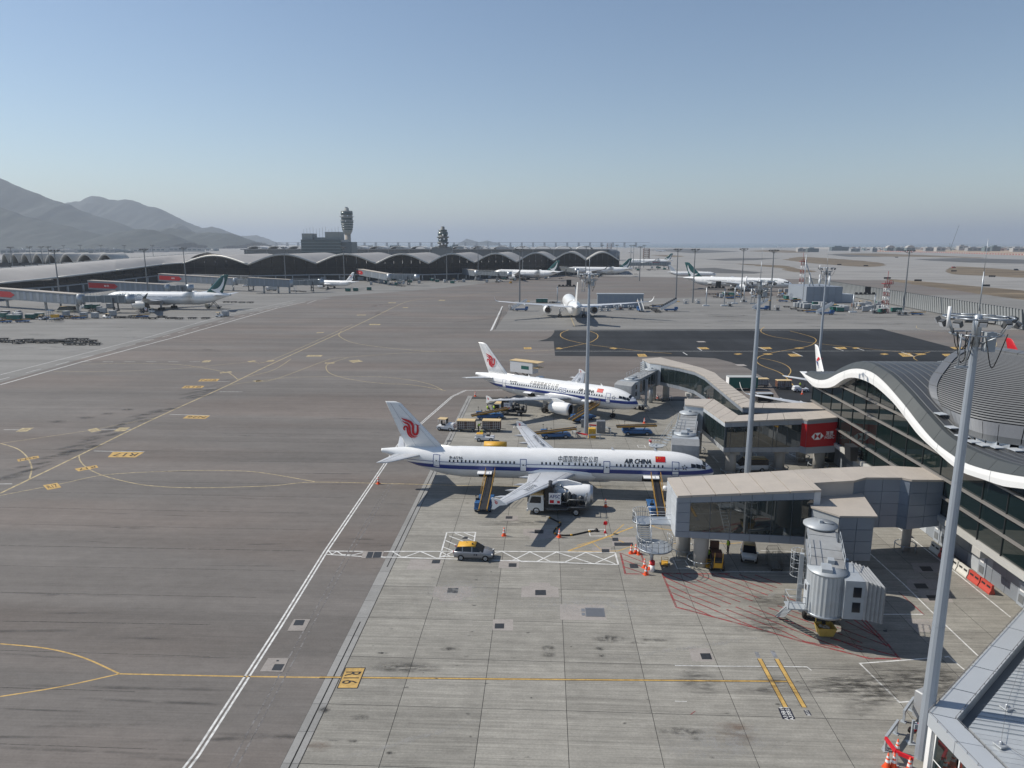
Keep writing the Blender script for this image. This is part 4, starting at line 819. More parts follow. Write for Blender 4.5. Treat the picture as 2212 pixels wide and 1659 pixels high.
def flag_etc(A,fus,s_flag,s_star):
 fl=MB();A.patch(fl,s_flag-.62,s_flag+.62,.56,.56+.80/A.R,-1,.016);f=fl.build('flag',mat('flag_red',(.55,.012,.012),.4),fus)
 st=MB()
 def star(cs,ct,r,mb):
  vs=[A.pt(cs,ct,-1,.022)]
  for k in range(10):q=pi/2+k*pi/5;rr=r if k%2==0 else r*.4;vs.append(A.pt(cs-rr*cos(q),ct+rr*sin(q)/A.R,-1,.022))
  mb.add(vs,[(0,1+k,1+(k+1)%10) for k in range(10)])
 star(s_flag+.38,.56+.56/A.R,.13,st)
 for dx,dz in ((.12,.68),(.02,.60),(.02,.48),(.12,.40)):star(s_flag+dx,.56+dz/A.R,.045,st)
 st.build('flag_stars',mat('star_yellow',(.75,.5,.02),.4),f)
 al=MB()
 for k in range(5):
  q=pi/2+k*2*pi/5;cs,ct=s_star-.24*cos(q),.30+.24*sin(q)/A.R
  vs=[A.pt(cs-r*cos(q+a),ct+r*sin(q+a)/A.R,-1,.018) for r,a in ((.2,0),(.13,2.2),(.06,pi),(.13,-2.2))];al.add(vs,[(0,1,2,3)])
 al.build('alliance_emblem',INK,fus)
# the two white and blue airliners on the near stands
r1,A1_,f1=airliner('a321','long white airliner with blue stripe and B-6596 beside its rear windows, nearest the camera',(22.1,89.35),R(-2.3),'airchina',(-1,),2)
hull_text(A1_,f1,'B-6596',33.5,.50,.50,bold=.01,width=1.75);hull_text(A1_,f1,'AIR CHINA',9.96,.58,.82,bold=.035,shear=.22,width=3.45);hull_text(A1_,f1,'中国国際航空公司',17.6,.62,.92,bold=.0,shear=.15,space=1.12,width=5.1)
for s_,w_ in ((5.16,.85),(13.89,.78),(24.66,.78),(36.14,.85)):hull_door(A1_,f1,s_,w_,-.32 if w_>.8 else -.24,.62 if w_>.8 else .52)
cargo(A1_,f1,8.3,2.0);cargo(A1_,f1,29.6,1.9);flag_etc(A1_,f1,7.07,4.0)
r2,A2_,f2=airliner('a320','shorter white airliner with blue stripe and B-6941 on its rear, at the bridge behind',(17.3,128.5),R(-32.2),'airchina',(-1,),2)
hull_text(A2_,f2,'B-6941',26.7,.50,.5,bold=.01,width=1.7);hull_text(A2_,f2,'AIR CHINA',9.97,.57,.82,bold=.035,shear=.22,width=3.4);hull_text(A2_,f2,'中国国際航空公司',19.5,.64,.98,bold=0,shear=.15,space=1.2,width=6.6)
for s_,w_ in ((5.23,.85),(29.04,.85)):hull_door(A2_,f2,s_,w_,-.32,.62)
for s_ in (14.6,15.46):hull_door(A2_,f2,s_,.52,.12,.52)
cargo(A2_,f2,9.2,1.9);cargo(A2_,f2,22.45,1.8);flag_etc(A2_,f2,7.12,4.1)
for rt,A_,tx in ((r1,A1_,'B-6596'),(r2,A2_,'B-6941')):
 for sd,t_ in ((-1,tx),(1,'AIR CHINA')):
  vs,fs=text_geo(t_,.95,.012);mb=MB();yc=A_.span*.60;xc=A_.X(A_.wx)-A_.sw*yc-1.25;zc_=A_.zc+A_.wz+A_.dih*yc+.33
  a=Vector((A_.sw*.80,-sd*1.0,-A_.dih)).normalized()*(-1 if sd>0 else 1);up=Vector((-a.y,a.x,0)).normalized()
  mb.add([Vector((xc,sd*yc,zc_))-(a*v[0]+up*v[1]*.85)*(1 if sd<0 else -1) for v in vs],fs);mb.build('wing_lettering',INK,rt)
# widebodies in white with green tails, and the others about the field
ra,A3_,f3=airliner('a350','white widebody seen from behind with wings spread, centre of the concrete island',(11.0,347.5),R(91.6),'plain',(),0)
rb,A4_,f4=airliner('b777','long white widebody with green tail facing right, beyond the poles on the island',(163.7,482.7),R(-28.8),'cathay',(-1,),0)
hull_text(A4_,f4,'CATHAY PACIFIC',14.5,.62,1.5,GREENT,bold=.004);bw=MB();A4_.patch(bw,4.6,6.3,-.05,.12,-1,.02);bw.build('nose_emblem',GREENT,f4);cargo(A4_,f4,54,2.6);cargo(A4_,f4,18,2.6)
def nose_at(tail,head,L):return (tail[0]+cos(head)*L,tail[1]+sin(head)*L)
h_=R(176);rc,A5_,f5=airliner('a350','white widebody with green tail facing left, docked at the leftmost bridges',nose_at((-153.2,341.9),h_,66.8),h_,'cathay',(1,),0)
hull_text(A5_,f5,'CATHAY PACIFIC',15.5,.58,1.7,GREENT,1,bold=.004)
h_=R(155);copy_tree(rc,None,(nose_at((13,621),h_,33.4)[0],nose_at((13,621),h_,33.4)[1],0),h_,'white widebody with green tail parked left of the tall centre pole, far terminal')
h_=R(170);copy_tree(rc,None,(nose_at((85,707),h_,33.4)[0],nose_at((85,707),h_,33.4)[1],0),h_,'white widebody with green tail parked just right of the centre pole top')
h_=R(168);p_=D(*c4(200,308),7);copy_tree(rc,None,(nose_at(p_,h_,33.4)[0],nose_at(p_,h_,33.4)[1],0),h_,'farthest green-tailed airliner, mostly hidden behind the low bridge with red panel')
h_=R(159);rd,A6_,f6=airliner('a321','small white airliner with red and blue tail mark beside the far terminal',nose_at((-132.9,499.7),h_,44.5),h_,'eastern',(1,),0)
h_=R(-91);re_,A7_,f7=airliner('a320','white airliner tail with dark red mark rising behind the wavy roof corner',(55.2,111.5),h_,'eastern',(-1,),0)
p_=D(2176,730,11.8);rf_,A8_,f8=airliner('a320','airliner with plain red tail fin at the far right edge',(p_[0]+5,p_[1]-36),R(-82),'red',(-1,),0)
p_=D(*c4(570,432),3);rg,A9_,f9=airliner('a321','grey white airliner taxiing just behind the green tail of the long widebody',p_,R(-10),'plain',(-1,),0)
for i,(q_,hd,lb) in enumerate(((c3(1345,240),80,'distant white airliner on the taxiway, nearest of the far ones'),(c3(1600,232),20,'distant white airliner right of it below the pole heads'),(c4(1130,200),8,'distant white widebody on the far runway by the shoreline'),(c3(1300,200),60,'tiny white airliner farthest away left on the taxiway'),(c1(240,765),10,'distant white airliner before the long hangar at left'),(c1(940,765),190,'distant airliner parked left of the cargo sheds'),(c1(1950,725),5,'distant white airliner landing below the low hill'))):
 p_=D(*q_);copy_tree(rg,None,(p_[0],p_[1],0),R(hd),lb)
# ------------------------------------------------------------------ the near terminal, its wavy roof and its bridges
GLASS=mat('dark_glazing',(0.008,0.016,0.016),0.03,spec=0.9,ior=1.7);GLASS2=mat('bridge_glazing',(0.018,0.028,0.030),0.025,spec=0.9,ior=1.75)
CLAD=mat('grey_cladding',(0.30,0.33,0.37),0.45,0.25,var=0.05,vscale=.5,rnd=.05);CLADL=mat('pale_cladding',(0.50,0.53,0.56),0.45,0.1,var=.06,vscale=.5,rnd=.05);CLADB=mat('blue_grey_cladding',(0.24,0.28,0.34),0.4,0.3,var=.05,vscale=.5,rnd=.04)
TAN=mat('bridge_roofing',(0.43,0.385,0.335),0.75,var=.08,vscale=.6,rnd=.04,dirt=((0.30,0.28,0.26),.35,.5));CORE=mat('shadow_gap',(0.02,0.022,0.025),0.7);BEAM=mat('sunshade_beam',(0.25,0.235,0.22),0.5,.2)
FASCIA=mat('white_fascia',(0.82,0.82,0.81),0.35,var=.02,vscale=.3);ROOFD=mat('dark_roofing',(0.105,0.11,0.115),0.42,.45,var=.06,vscale=.3,rnd=.04);ROOFL=mat('roof_edge_metal',(0.075,0.082,0.082),0.5,.3,rnd=.05);RIMM=mat('rim_metal',(0.22,0.225,0.23),0.45,.5,var=.08,vscale=.4,rnd=.06)
CONW=mat('pale_concrete',(0.47,0.46,0.43),0.8,var=.08,vscale=.6,dirt=((.3,.29,.27),.4,.4,(1,1,.3)));WSTEEL=mat('white_steel',(0.40,0.43,0.455),0.45,.15,var=.06,vscale=.9,dirt=((.36,.35,.33),.4,1.0));GALV=mat('galvanised_steel',(0.40,0.43,0.46),0.42,.6,var=.06,vscale=1)
HRED=mat('sign_red',(0.40,0.008,0.013),0.5);SIGNW=mat('sign_white',(0.82,0.82,0.82),0.5);YEL=mat('safety_yellow',(0.70,0.40,0.02),0.5);COLM=mat('column_concrete',(0.44,0.43,0.41),0.7,var=.06,vscale=1)
def lerp(a,b,t):return tuple(p+(q-p)*t for p,q in zip(a,b))
def panel_wall(parent,a,b,za,zb,cols,rows,pick,gap=.05,th=.06,out=None):
 """panels between plan points a and b (a on the left as seen from outside); za, zb = (bottom, top) at each end; cols/rows = counts or fractions; pick(i, j) -> (name, material) or None"""
 cf=[i/cols for i in range(cols+1)] if isinstance(cols,int) else cols;rf=[i/rows for i in range(rows+1)] if isinstance(rows,int) else rows
 d=Vector((b[0]-a[0],b[1]-a[1]));L_=d.length;n_=Vector((d.y,-d.x)).normalized()*th
 for i in range(len(cf)-1):
  for j in range(len(rf)-1):
   pk=pick(i,j)
   if not pk:continue
   u0,u1=cf[i]+gap/2/L_,cf[i+1]-gap/2/L_
   def P_(u,v,e):
    zb_,zt_=za[0]+(zb[0]-za[0])*u,za[1]+(zb[1]-za[1])*u;p=lerp(a,b,u);return (p[0]+n_.x*e,p[1]+n_.y*e,zb_+(zt_-zb_)*v)
   h=max(.1,(za[1]-za[0]));v0,v1=rf[j]+gap/2/h,rf[j+1]-gap/2/h
   mb=MB();vs=[P_(u,v,e) for e in (0,1) for u,v in ((u0,v0),(u1,v0),(u1,v1),(u0,v1))]
   mb.add(vs,[(4,5,6,7),(0,1,5,4),(1,2,6,5),(2,3,7,6),(3,0,4,7)]);mb.build(pk[0],pk[1],parent)
term=thing('terminal_building','near terminal with wavy white-edged roof and dark glass wall, at right','terminal',(41.2,70,0))
TO=Vector((-41.2,-70,0))
def tb(mb,name,m,parent=term):return mb.build(name,m,parent,TO if parent is term else None)
class Off:  # lets world coordinates be used for the children of a thing that stands elsewhere
 def __init__(s,root):s.o=bpy.data.objects.new('frame',None);COL.objects.link(s.o);s.o.parent=root;s.o.location=-Vector(root.location)
sc=.948
WT=[(112.0,12.6)]+[(y*sc,32.5-(32.5-z)*sc) for y,z in ((111.67,11.44),(107.14,12.22),(103.18,13.83),(99.46,15.14),(95.91,15.85),(92.49,15.96),(89.16,15.39),(85.95,14.45),(82.93,13.44),(80.06,12.36),(76.4,11.24),(72.73,10.79),(70.64,10.71),(67.8,11.02),(65.22,11.47),(62.09,12.14),(58,13.2),(53,14.6),(48,15.5),(43,15.6),(38,14.8),(32,13.0),(26,11.5))]
WBt=[(y*sc,32.5-(32.5-z)*sc) for y,z in ((118.1,11.5),(112.4,10.27),(108.18,10.72),(104.39,11.71),(101.04,13.39),(98.49,14.18),(95.62,14.52),(92.17,14.49),(88.85,13.98),(85.68,13.22),(82.64,12.12),(79.78,11.08),(76.21,10.38),(72.5,9.74),(70.42,9.68),(67.59,10.04),(64.48,10.43),(61.69,11.15),(57.5,12.1),(53,13.3),(48,14.2),(43,14.3),(38,13.5),(32,11.8),(26,10.4))]
RT=[(y*sc,32.5-(32.5-z)*sc) for y,z in ((116,11.95),(111.85,12.23),(107.35,13.15),(103.39,14.82),(99.68,16.12),(97.17,16.62),(94.38,16.85),(91.98,16.65),(89.37,16.38),(86.83,15.78),(84.24,15.03),(81.76,14.19),(78.88,13.27),(75.96,12.4),(73.21,12.02),(70.91,11.96),(67.67,12.11),(64.83,12.44),(62.07,12.94),(58,13.9),(53,15.4),(48,16.3),(43,16.4),(38,15.6),(32,13.9),(26,12.4))]
def zat(tab,y):
 T_=sorted(tab)
 if y<=T_[0][0]:return T_[0][1]
 for a,b in zip(T_,T_[1:]):
  if y<=b[0]:f=(y-a[0])/(b[0]-a[0]);f_=f;return a[1]+(b[1]-a[1])*f_
 return T_[-1][1]
WT,WBt,RT=smooth_pts(WT,4),smooth_pts(WBt,4),smooth_pts(RT,4)
FX=40.2
TW=70
# glass wall: panes between sunshade beams and mullions, cut along the wave
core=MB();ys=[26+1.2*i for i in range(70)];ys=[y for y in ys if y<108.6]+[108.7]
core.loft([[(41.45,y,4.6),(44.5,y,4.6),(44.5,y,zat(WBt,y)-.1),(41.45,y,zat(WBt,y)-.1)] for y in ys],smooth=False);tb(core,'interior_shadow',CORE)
core=MB();core.bx(42.0,95,104.5,108.4,0.1,11.0);tb(core,'end_wall',GLASS)
gw=MB();gw.bx(43.62,60,20,108.0,0.02,4.3);tb(gw,'ground_floor',CLAD)
LV=[4.8,6.8,8.7,11.0,13.0,18]
mull=[108.7-3.62*k for k in range(20)]
for i in range(len(mull)-1):
 y1,y0=mull[i],mull[i+1]
 if y1<54:continue
 for j in range(len(LV)-1):
  zl,zh=LV[j],LV[j+1];t0,t1=zat(WBt,y0+.04)-.06,zat(WBt,y1-.04)-.06
  if max(t0,t1)<=zl+.15:continue
  ym=[y0+.04+(y1-y0-.08)*k/4 for k in range(5)];top=[max(zl+.05,min(zh-.1,zat(WBt,y)-.06)) for y in ym]
  pn=MB();front=[(41.2,ym[0],zl+.1),(41.2,ym[-1],zl+.1)]+[(41.2,y,z) for y,z in zip(reversed(ym),reversed(top))];n_=len(front)
  pn.add(front+[(41.3,p[1],p[2]) for p in front],[tuple(reversed(range(n_))),tuple(range(n_,2*n_))]+[(k,n_+k,n_+(k+1)%n_,(k+1)%n_) for k in range(n_)]);tb(pn,'glass_pane',GLASS)
for z in (6.8,8.7,11.0,13.0):  # sunshade beams run until the wave cuts them
 run=None
 for y in [26+.5*k for k in range(166)]:
  ok=zat(WBt,y)>z+.12 and y<108.6
  if ok and run is None:run=y
  if (not ok) and run is not None:
   if y-run>1:bm=MB();bm.bx(40.92,41.22,run,y,z-.09,z+.09);tb(bm,'sunshade_beam',BEAM)
   run=None
 if run is not None:bm=MB();bm.bx(40.92,41.22,run,108.6,z-.09,z+.09);tb(bm,'sunshade_beam',BEAM)
for y in mull:
 if y>54:mu=MB();mu.bx(41.12,41.24,y-.035,y+.035,4.8,zat(WBt,min(y,108.5))-.05);tb(mu,'mullion',CORE)
lg=MB();lg.bx(40.85,43.62,26,108.7,4.25,4.79);tb(lg,'ledge',CONW)
# white wave fascia in long panels, grey roof edge above it
jn=[112.0,104.2,95.5,87,79,71.8,63.0,55.5,47,38,28]
for a,b in zip(jn,jn[1:]):
 rings=[];m_=8
 for k in range(m_+1):
  y=a-.03+(b-a+.06)*k/m_;zt=zat(WT,y);zb_=min(zt-.02,zat(WBt,y));rings.append([(FX,y,zb_),(FX-.05,y,(zb_+zt)/2),(FX,y,zt),(FX+1.0,y,zt-.02),(FX+1.0,y,zb_+.02)])
 f=MB();f.loft(rings,smooth=False);tb(f,'fascia_panel',FASCIA)
jn2=[110-3.1*k for k in range(27)]
for a,b in zip(jn2,jn2[1:]):
 rings=[]
 for k in range(5):
  y=a-.02+(b-a+.04)*k/4;zt=zat(RT,y);zw=zat(WT,y);rings.append([(FX+.04,y,zw+.02),(FX+.75,y,zt),(FX+1.25,y,zt+.02),(FX+1.25,y,zw-.2)])
 f=MB();f.loft(rings,smooth=False);tb(f,'roof_edge_panel',ROOFL)
# standing-seam roof sheets following the wave
yy=[109.5-.95*k for k in range(88)]
x=FX+1.28
while x<66:
 w=.92;rings=[[(x+.02,y,zat(RT,y)-.28),(x+.02,y,zat(RT,y)+.02),(x+.07,y,zat(RT,y)+.09),(x+.12,y,zat(RT,y)+.02),(x+w,y,zat(RT,y)+.02),(x+w,y,zat(RT,y)-.28)] for y in yy]
 f=MB();f.loft(rings,smooth=False);tb(f,'roof_sheet',ROOFD);x+=.94
# oval shell roof above: rim panels and fine ribs
Bv=smooth_pts([(42.8,76.5,14.2),(42.9,79.2,15.7),(44.0,81.8,16.9),(46.5,84.8,18.0),(49.2,87.8,18.9),(52.0,89.8,19.4),(54.6,88.6,19.8)],5)
L0=smooth_pts([(42.8,76.5,14.2),(42.5,72,14.0),(42.9,69.2,14.0),(44.4,67.8,14.0),(47.5,65.6,14.0),(52,63,14.0),(58,60,14.0)],4)
T0=smooth_pts([(54.6,88.6,19.8),(55.0,86,20.0),(55.2,83.5,20.1),(56,80,20.3),(59,77,20.4),(63,74,20.4),(70,71,20.4)],4)
nv=len(Bv)-1;nu=len(L0)-1
def shell(u,v):  # u along, v up the slope
 iu,iv=u*nu,v*nv;a=lambda T_,i:lerp(T_[min(int(i),len(T_)-2)],T_[min(int(i),len(T_)-2)+1],i-min(int(i),len(T_)-2))
 l,t,b=a(L0,iu),a(T0,iu),a(Bv,iv);l0,t0=L0[0],T0[0];base=lerp(l,t,v);base0=lerp(l0,t0,v);k=(1-u)**2.2
 bulge=1.1*sin(pi*v)*(1-k)
 return (base[0]+(b[0]-base0[0])*k,base[1]+(b[1]-base0[1])*k,base[2]+(b[2]-base0[2])*k+bulge)
sb_=MB();U=26
sb_.loft([[tuple(Vector(shell(.05+.95*k/U,.09+.84*r/12))+Vector((.08,.06,-.16))) for k in range(U+1)] for r in range(13)],cap0=False,cap1=False,closed=False);sb_o=tb(sb_,'shell_deck',mat('shell_deck',(0.03,0.031,0.032),.8))
LOUV=mat('louvre_metal',(0.19,0.193,0.193),.5,.2)
for r in range(40):  # louvre blades across the shell
 v0=.10+.82*r/40;v1=v0+.82/40*.52;f=MB();top=[tuple(Vector(shell(.055+.945*k/U,v1))+Vector((0,0,.015))) for k in range(U+1)];low=[shell(.055+.945*k/U,v0) for k in range(U+1)];back=[tuple(Vector(shell(.055+.945*k/U,v1))+Vector((0,0,-.06))) for k in range(U+1)]
 f.loft([low,top,back],smooth=False,cap0=False,cap1=False,closed=False);tb(f,'louvre',LOUV)
def rim_piece(pts_out,pts_in):
 f=MB();n_=len(pts_out);up=.16
 f.loft([[(o[0],o[1],o[2]-.45),(o[0],o[1],o[2]+up),(i[0],i[1],i[2]+up),(i[0],i[1],i[2]-.3)] for o,i in zip(pts_out,pts_in)],smooth=False);tb(f,'rim_panel',RIMM)
for k in range(9):
 u0,u1=k/9+.002,(k+1)/9-.002;us=[u0+(u1-u0)*q/4 for q in range(5)]
 rim_piece([shell(u,0) for u in us],[shell(max(u,.055 if k==0 else 0),.10) for u in us]);rim_piece([shell(u,1) for u in us],[shell(max(u,.055 if k==0 else 0),.92) for u in us])
for k in range(7):
 v0,v1=k/7+.004,(k+1)/7-.004;vs_=[v0+(v1-v0)*q/4 for q in range(5)];rim_piece([shell(0,v) for v in vs_],[shell(.055,max(.10,min(.92,v))) for v in vs_])
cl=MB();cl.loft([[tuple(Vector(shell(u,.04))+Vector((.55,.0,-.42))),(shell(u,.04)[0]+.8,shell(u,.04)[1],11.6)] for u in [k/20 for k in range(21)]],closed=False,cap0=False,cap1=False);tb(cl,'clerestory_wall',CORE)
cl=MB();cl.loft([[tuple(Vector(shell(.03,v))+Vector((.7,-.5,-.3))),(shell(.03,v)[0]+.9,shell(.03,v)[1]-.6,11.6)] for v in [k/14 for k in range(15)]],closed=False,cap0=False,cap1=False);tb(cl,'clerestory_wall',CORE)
for k in range(8):  # upright vent panels and low trays along the foot of the shell
 p=shell(.05+.085*k,0);q=(p[0]+.25,p[1]);f=MB();f.box((q[0],q[1],13.15),(.12,.9,1.0),rz=.15+.12*k);f.tube((q[0],q[1],12.1),(q[0],q[1],12.7),.05,n=6);tb(f,'vent_panel',CLADL)
 f=MB();f.box((q[0]-.9,q[1]-.2,zat(RT,q[1])+.22),(.95,1.05,.08),rz=.1);tb(f,'roof_tray',CLADL)
# back gutter teeth
for k in range(34):
 f=MB();y_=94.4-.36*k;f.box((52.0+.10*k,y_,zat(RT,y_)+.14),(.9,.13,.12));tb(f,'gutter_bracket',CLADL)
# ground-floor wall panels, doors
def gpick(i,j):return ('wall_panel',CLADL if (i*7+j*3)%5==0 else CLAD)
panel_wall_parent=bpy.data.objects.new('ground_floor_front',bpy.data.meshes.new('ground_floor_front'));COL.objects.link(panel_wall_parent);panel_wall_parent.parent=term;panel_wall_parent.location=TO
panel_wall(panel_wall_parent,(43.6,100),(43.6,56),(0.02,4.2),(0.02,4.2),22,[0,.33,.66,1],gpick,gap=.05)
for y in (60.2,61.5,67.5,74.5,75.8):
 d=MB();d.bx(43.46,43.54,y-.58,y+.58,.02,2.3);dd=tb(d,'door',mat('door_paint',(.33,.36,.40),.5));d=MB();d.bx(43.42,43.46,y-.35,y+.35,.35,1.1);tb(d,'door_grille',mat('grille_grey',(.16,.17,.18),.6));d=MB();d.bx(43.42,43.46,y-.28,y+.28,1.45,2.0);tb(d,'door_notice',SIGNW)
d=MB();d.bx(43.35,43.43,58.0,58.9,1.0,2.4);tb(d,'notice_board',YEL)
ac=MB();ac.box((41.3,64.5,3.9),(1.0,1.3,.7));ac.box((41.3,64.5,4.28),(.5,.5,.1));tb(ac,'lamp_box',CONW)
# R17 stand sign beside the wall
sg=thing('stand_sign','yellow R17 stand number board on bracket at the glass wall','sign',(40.6,84.5,0))
b_=MB();b_.bx(-.05,.05,-.75,.75,3.6,4.9);b_.build('board',YEL,sg);b_=MB();flat_text(b_,'R17',.8,(-.06,0,4.4),(0,-1,0),(0,0,1));b_.bx(-.062,-.058,-.5,.5,3.8,3.86);b_.build('lettering',INK,sg);b_=MB();b_.tube((0,-.5,3.6),(0,-.5,.02),.06);b_.tube((0,.5,3.6),(0,.5,.02),.06);b_.build('bracket',GALV,sg)
dsb=thing('docking_display','black angular docking guidance box hung outside the glass wall','display',(40.2,91.0,0));b_=MB();b_.loft([[(-.5,-.9,4.7),(.3,-.9,4.7),(.3,.9,4.7),(-.5,.9,4.7)],[(-.7,-.9,6.6),(.4,-.9,6.6),(.4,.9,6.6),(-.7,.9,6.6)]],smooth=False);b_.build('housing',mat('black_box',(.02,.022,.025),.5),dsb);b_=MB();b_.tube((.2,0,5.8),(1.0,0,5.8),.08);b_.tube((.2,0,5.2),(1.0,0,5.2),.08);b_.build('bracket',GALV,dsb)
# ------------------------------------------------------------------ fixed bridges
def corridor(root,sts,near_spec,roof_mat=TAN,far_mat=None,over=.18):
 """sts: (near point, far point, floor underside z, roof z), seen from the near side left to right"""
 body=MB();rings=[]
 for n_,f_,zb_,zt_ in sts:rings.append([(n_[0],n_[1],zb_),(n_[0],n_[1],zt_-.1),(f_[0],f_[1],zt_-.1),(f_[0],f_[1],zb_)])
 body.loft(rings,smooth=False);bo=body.build('shell',far_mat or CLADB,root,-Vector(root.location))
 inv=-Vector(root.location)
 for k,(s0,s1) in enumerate(zip(sts,sts[1:])):
  L_=hypot(s1[0][0]-s0[0][0],s1[0][1]-s0[0][1]);cnt=max(1,round(L_/2.3))
  if L_<.6 and hypot(s1[1][0]-s0[1][0],s1[1][1]-s0[1][1])<.6:cnt=1
  for i in range(cnt):
   q=[]
   for t in (i/cnt+.004,(i+1)/cnt-.004):
    n_=lerp(s0[0],s1[0],t);f_=lerp(s0[1],s1[1],t);z=s0[3]+(s1[3]-s0[3])*t;d=Vector((f_[0]-n_[0],f_[1]-n_[1]));l=max(.1,d.length);d/=l
    q.append(((n_[0]-d.x*over,n_[1]-d.y*over),(f_[0]+d.x*over,f_[1]+d.y*over),z))
   rp=MB();(a,b,z0),(c,e,z1)=q;rp.prism([a,c,e,b],[z0-.1,z1-.1,z1-.1,z0-.1],[z0+.12,z1+.12,z1+.12,z0+.12]);rp.build('roof_panel',roof_mat,root,inv)
  spec=near_spec[k] if k<len(near_spec) else None
  if not spec:continue
  fr=bpy.data.objects.new('wall_front',bpy.data.meshes.new('wall_front'));COL.objects.link(fr);fr.parent=root;fr.location=inv
  za,zb_=(s0[2],s0[3]-.1),(s1[2],s1[3]-.1)
  if spec[0]=='glass':
   rf=[0,.16,.86,1];panel_wall(fr,s0[0],s1[0],za,zb_,spec[1],rf,lambda i,j:('window_pane',GLASS2) if j==1 else ('wall_panel',spec[2] if len(spec)>2 else CLAD),gap=.05)
  elif spec[0]=='panel':panel_wall(fr,s0[0],s1[0],za,zb_,spec[1],spec[2],lambda i,j:('wall_panel',spec[3]),gap=.05)
  elif spec[0]=='plain':panel_wall(fr,s0[0],s1[0],za,zb_,1,1,lambda i,j:('wall_panel',spec[1]),gap=.01)
  elif spec[0]=='red':panel_wall(fr,s0[0],s1[0],za,zb_,1,[0,.20,.90,1],lambda i,j:('sign_panel',HRED) if j==1 else ('wall_panel',CLAD),gap=.03)
 return bo
def column(root,x,y,zt,r=.75,cap=True):
 c=MB();o=root.location;c.lathe([(r,0),(r,zt-.9),(r,zt)],'z',(x-o.x,y-o.y,0),20,0,True);co=c.build('column',COLM,root)
 if cap:c=MB();c.box((x-o.x,y-o.y,zt-.35),(r*2.9,r*1.7,.6));c.build('column_head',COLM,co)
 g_=MB();n_=14;R_=r+.6
 for k in range(n_):a,b=2*pi*k/n_,2*pi*(k+1)/n_;g_.tube((x-o.x+R_*cos(a),y-o.y+R_*sin(a),.75),(x-o.x+R_*cos(b),y-o.y+R_*sin(b),.75),.05,n=6)
 for k in range(0,n_,3):a=2*pi*k/n_;g_.tube((x-o.x+R_*cos(a),y-o.y+R_*sin(a),0),(x-o.x+R_*cos(a),y-o.y+R_*sin(a),.78),.05,n=6)
 g_.build('guard_ring',GALV,co)
B1=thing('boarding_bridge','nearest fixed bridge with beige roof and large dark window, right of the long airliner','boarding bridge',(20,70,0))
s1_=[((13.2,67.0),(13.1,72.1),3.75,8.0),((14.5,67.02),(14.4,72.15),3.70,8.08),((26.4,67.1),(26.4,73.0),3.1,8.77),((27.0,67.1),(27.0,73.1),3.1,8.8)]
corridor(B1,s1_,[('panel',1,[0,.15,.38,.62,.86,1],CLADB),('glass',6,CLADB),('plain',CLADL)])
s1b=[((27.02,69.2),(27.02,73.1),3.2,8.8),((31.4,70.1),(31.4,73.9),3.3,8.8),((33.0,71.2),(33.0,74.3),3.35,8.78),((36.7,71.4),(36.7,74.9),3.4,8.75),((37.4,70.8),(37.4,75.0),3.4,8.75),((41.15,71.6),(41.15,75.3),3.55,8.5)]
corridor(B1,s1b,[('plain',mat('bare_render',(.40,.38,.36),.8,var=.08,vscale=.5)),('panel',1,4,CLADB),('panel',2,4,CLADB),('panel',1,4,CLADB),('panel',2,4,CLADB)])
fr=bpy.data.objects.new('end_wall',bpy.data.meshes.new('end_wall'));COL.objects.link(fr);fr.parent=B1;fr.location=-Vector(B1.location)
panel_wall(fr,(13.1,72.1),(13.2,67.0),(3.75,7.9),(3.75,7.9),[0,.45,1],[0,.2,.45,.7,.9,1],lambda i,j:('wall_panel',CLADL),gap=.06)
panel_wall(fr,(27.0,67.1),(27.0,69.2),(3.1,8.7),(3.2,8.7),1,1,lambda i,j:('wall_panel',CLADL),gap=.02)
sp_=MB();sp_.lathe([(.02,.22),(.22,.2),(.24,-.05),(.1,-.2)],'z',(-7.1,2.2,7.0),12);sp_.tube((-6.8,2.2,7.1),(-7.1,2.2,7.1),.04);sp_.build('dome_camera',SIGNW,B1)
for x_,y_ in ((16.2,68.8),(14.9,71.4)):column(B1,x_,y_,3.7)
# annexe box that carries the rotunda
ax_=MB();ax_.prism([(27.9-20,-5.6),(31.1-20,-5.55),(32.4-20,.6),(26.6-20,-.9),(26.2-20,-3.4)],2.8,7.2);ax_.build('annexe',CLADB,B1)
ax_=MB();ax_.prism([(7.8,-5.8),(11.3,-5.75),(12.6,.7),(6.4,-.8),(6.0,-3.5)],7.2,7.36);ax_.build('annexe_roof',TAN,B1)
fr=bpy.data.objects.new('annexe_front',bpy.data.meshes.new('annexe_front'));COL.objects.link(fr);fr.parent=B1;fr.location=-Vector(B1.location)
panel_wall(fr,(27.9,64.4),(31.1,64.45),(2.8,7.15),(2.8,7.15),2,[0,.18,.45,.72,1],lambda i,j:('wall_panel',CLADB),gap=.05);panel_wall(fr,(26.2,66.6),(27.9,64.4),(5.6,7.15),(5.6,7.15),1,2,lambda i,j:('wall_panel',WSTEEL),gap=.05)
for x_,y_ in ((28.6,66.2),(30.6,68.6),(39.0,73.4)):column(B1,x_,y_,3.2,.45,False)
B2=thing('boarding_bridge','middle fixed bridge with red HSBC panel by the glass wall','boarding bridge',(30,100,0))
leg2=[((21.6,107.4),(22.3,111.2),3.9,8.0),((24.2,106.1),(26.8,111.4),3.9,8.0)]
corridor(B2,leg2,[('plain',CLADL)])
corridor(B2,[((24.2,106.1),(26.85,111.3),3.9,8.0),((25.1,96.5),(27.75,99.95),3.8,8.1)],[('glass',6,CLADL)])
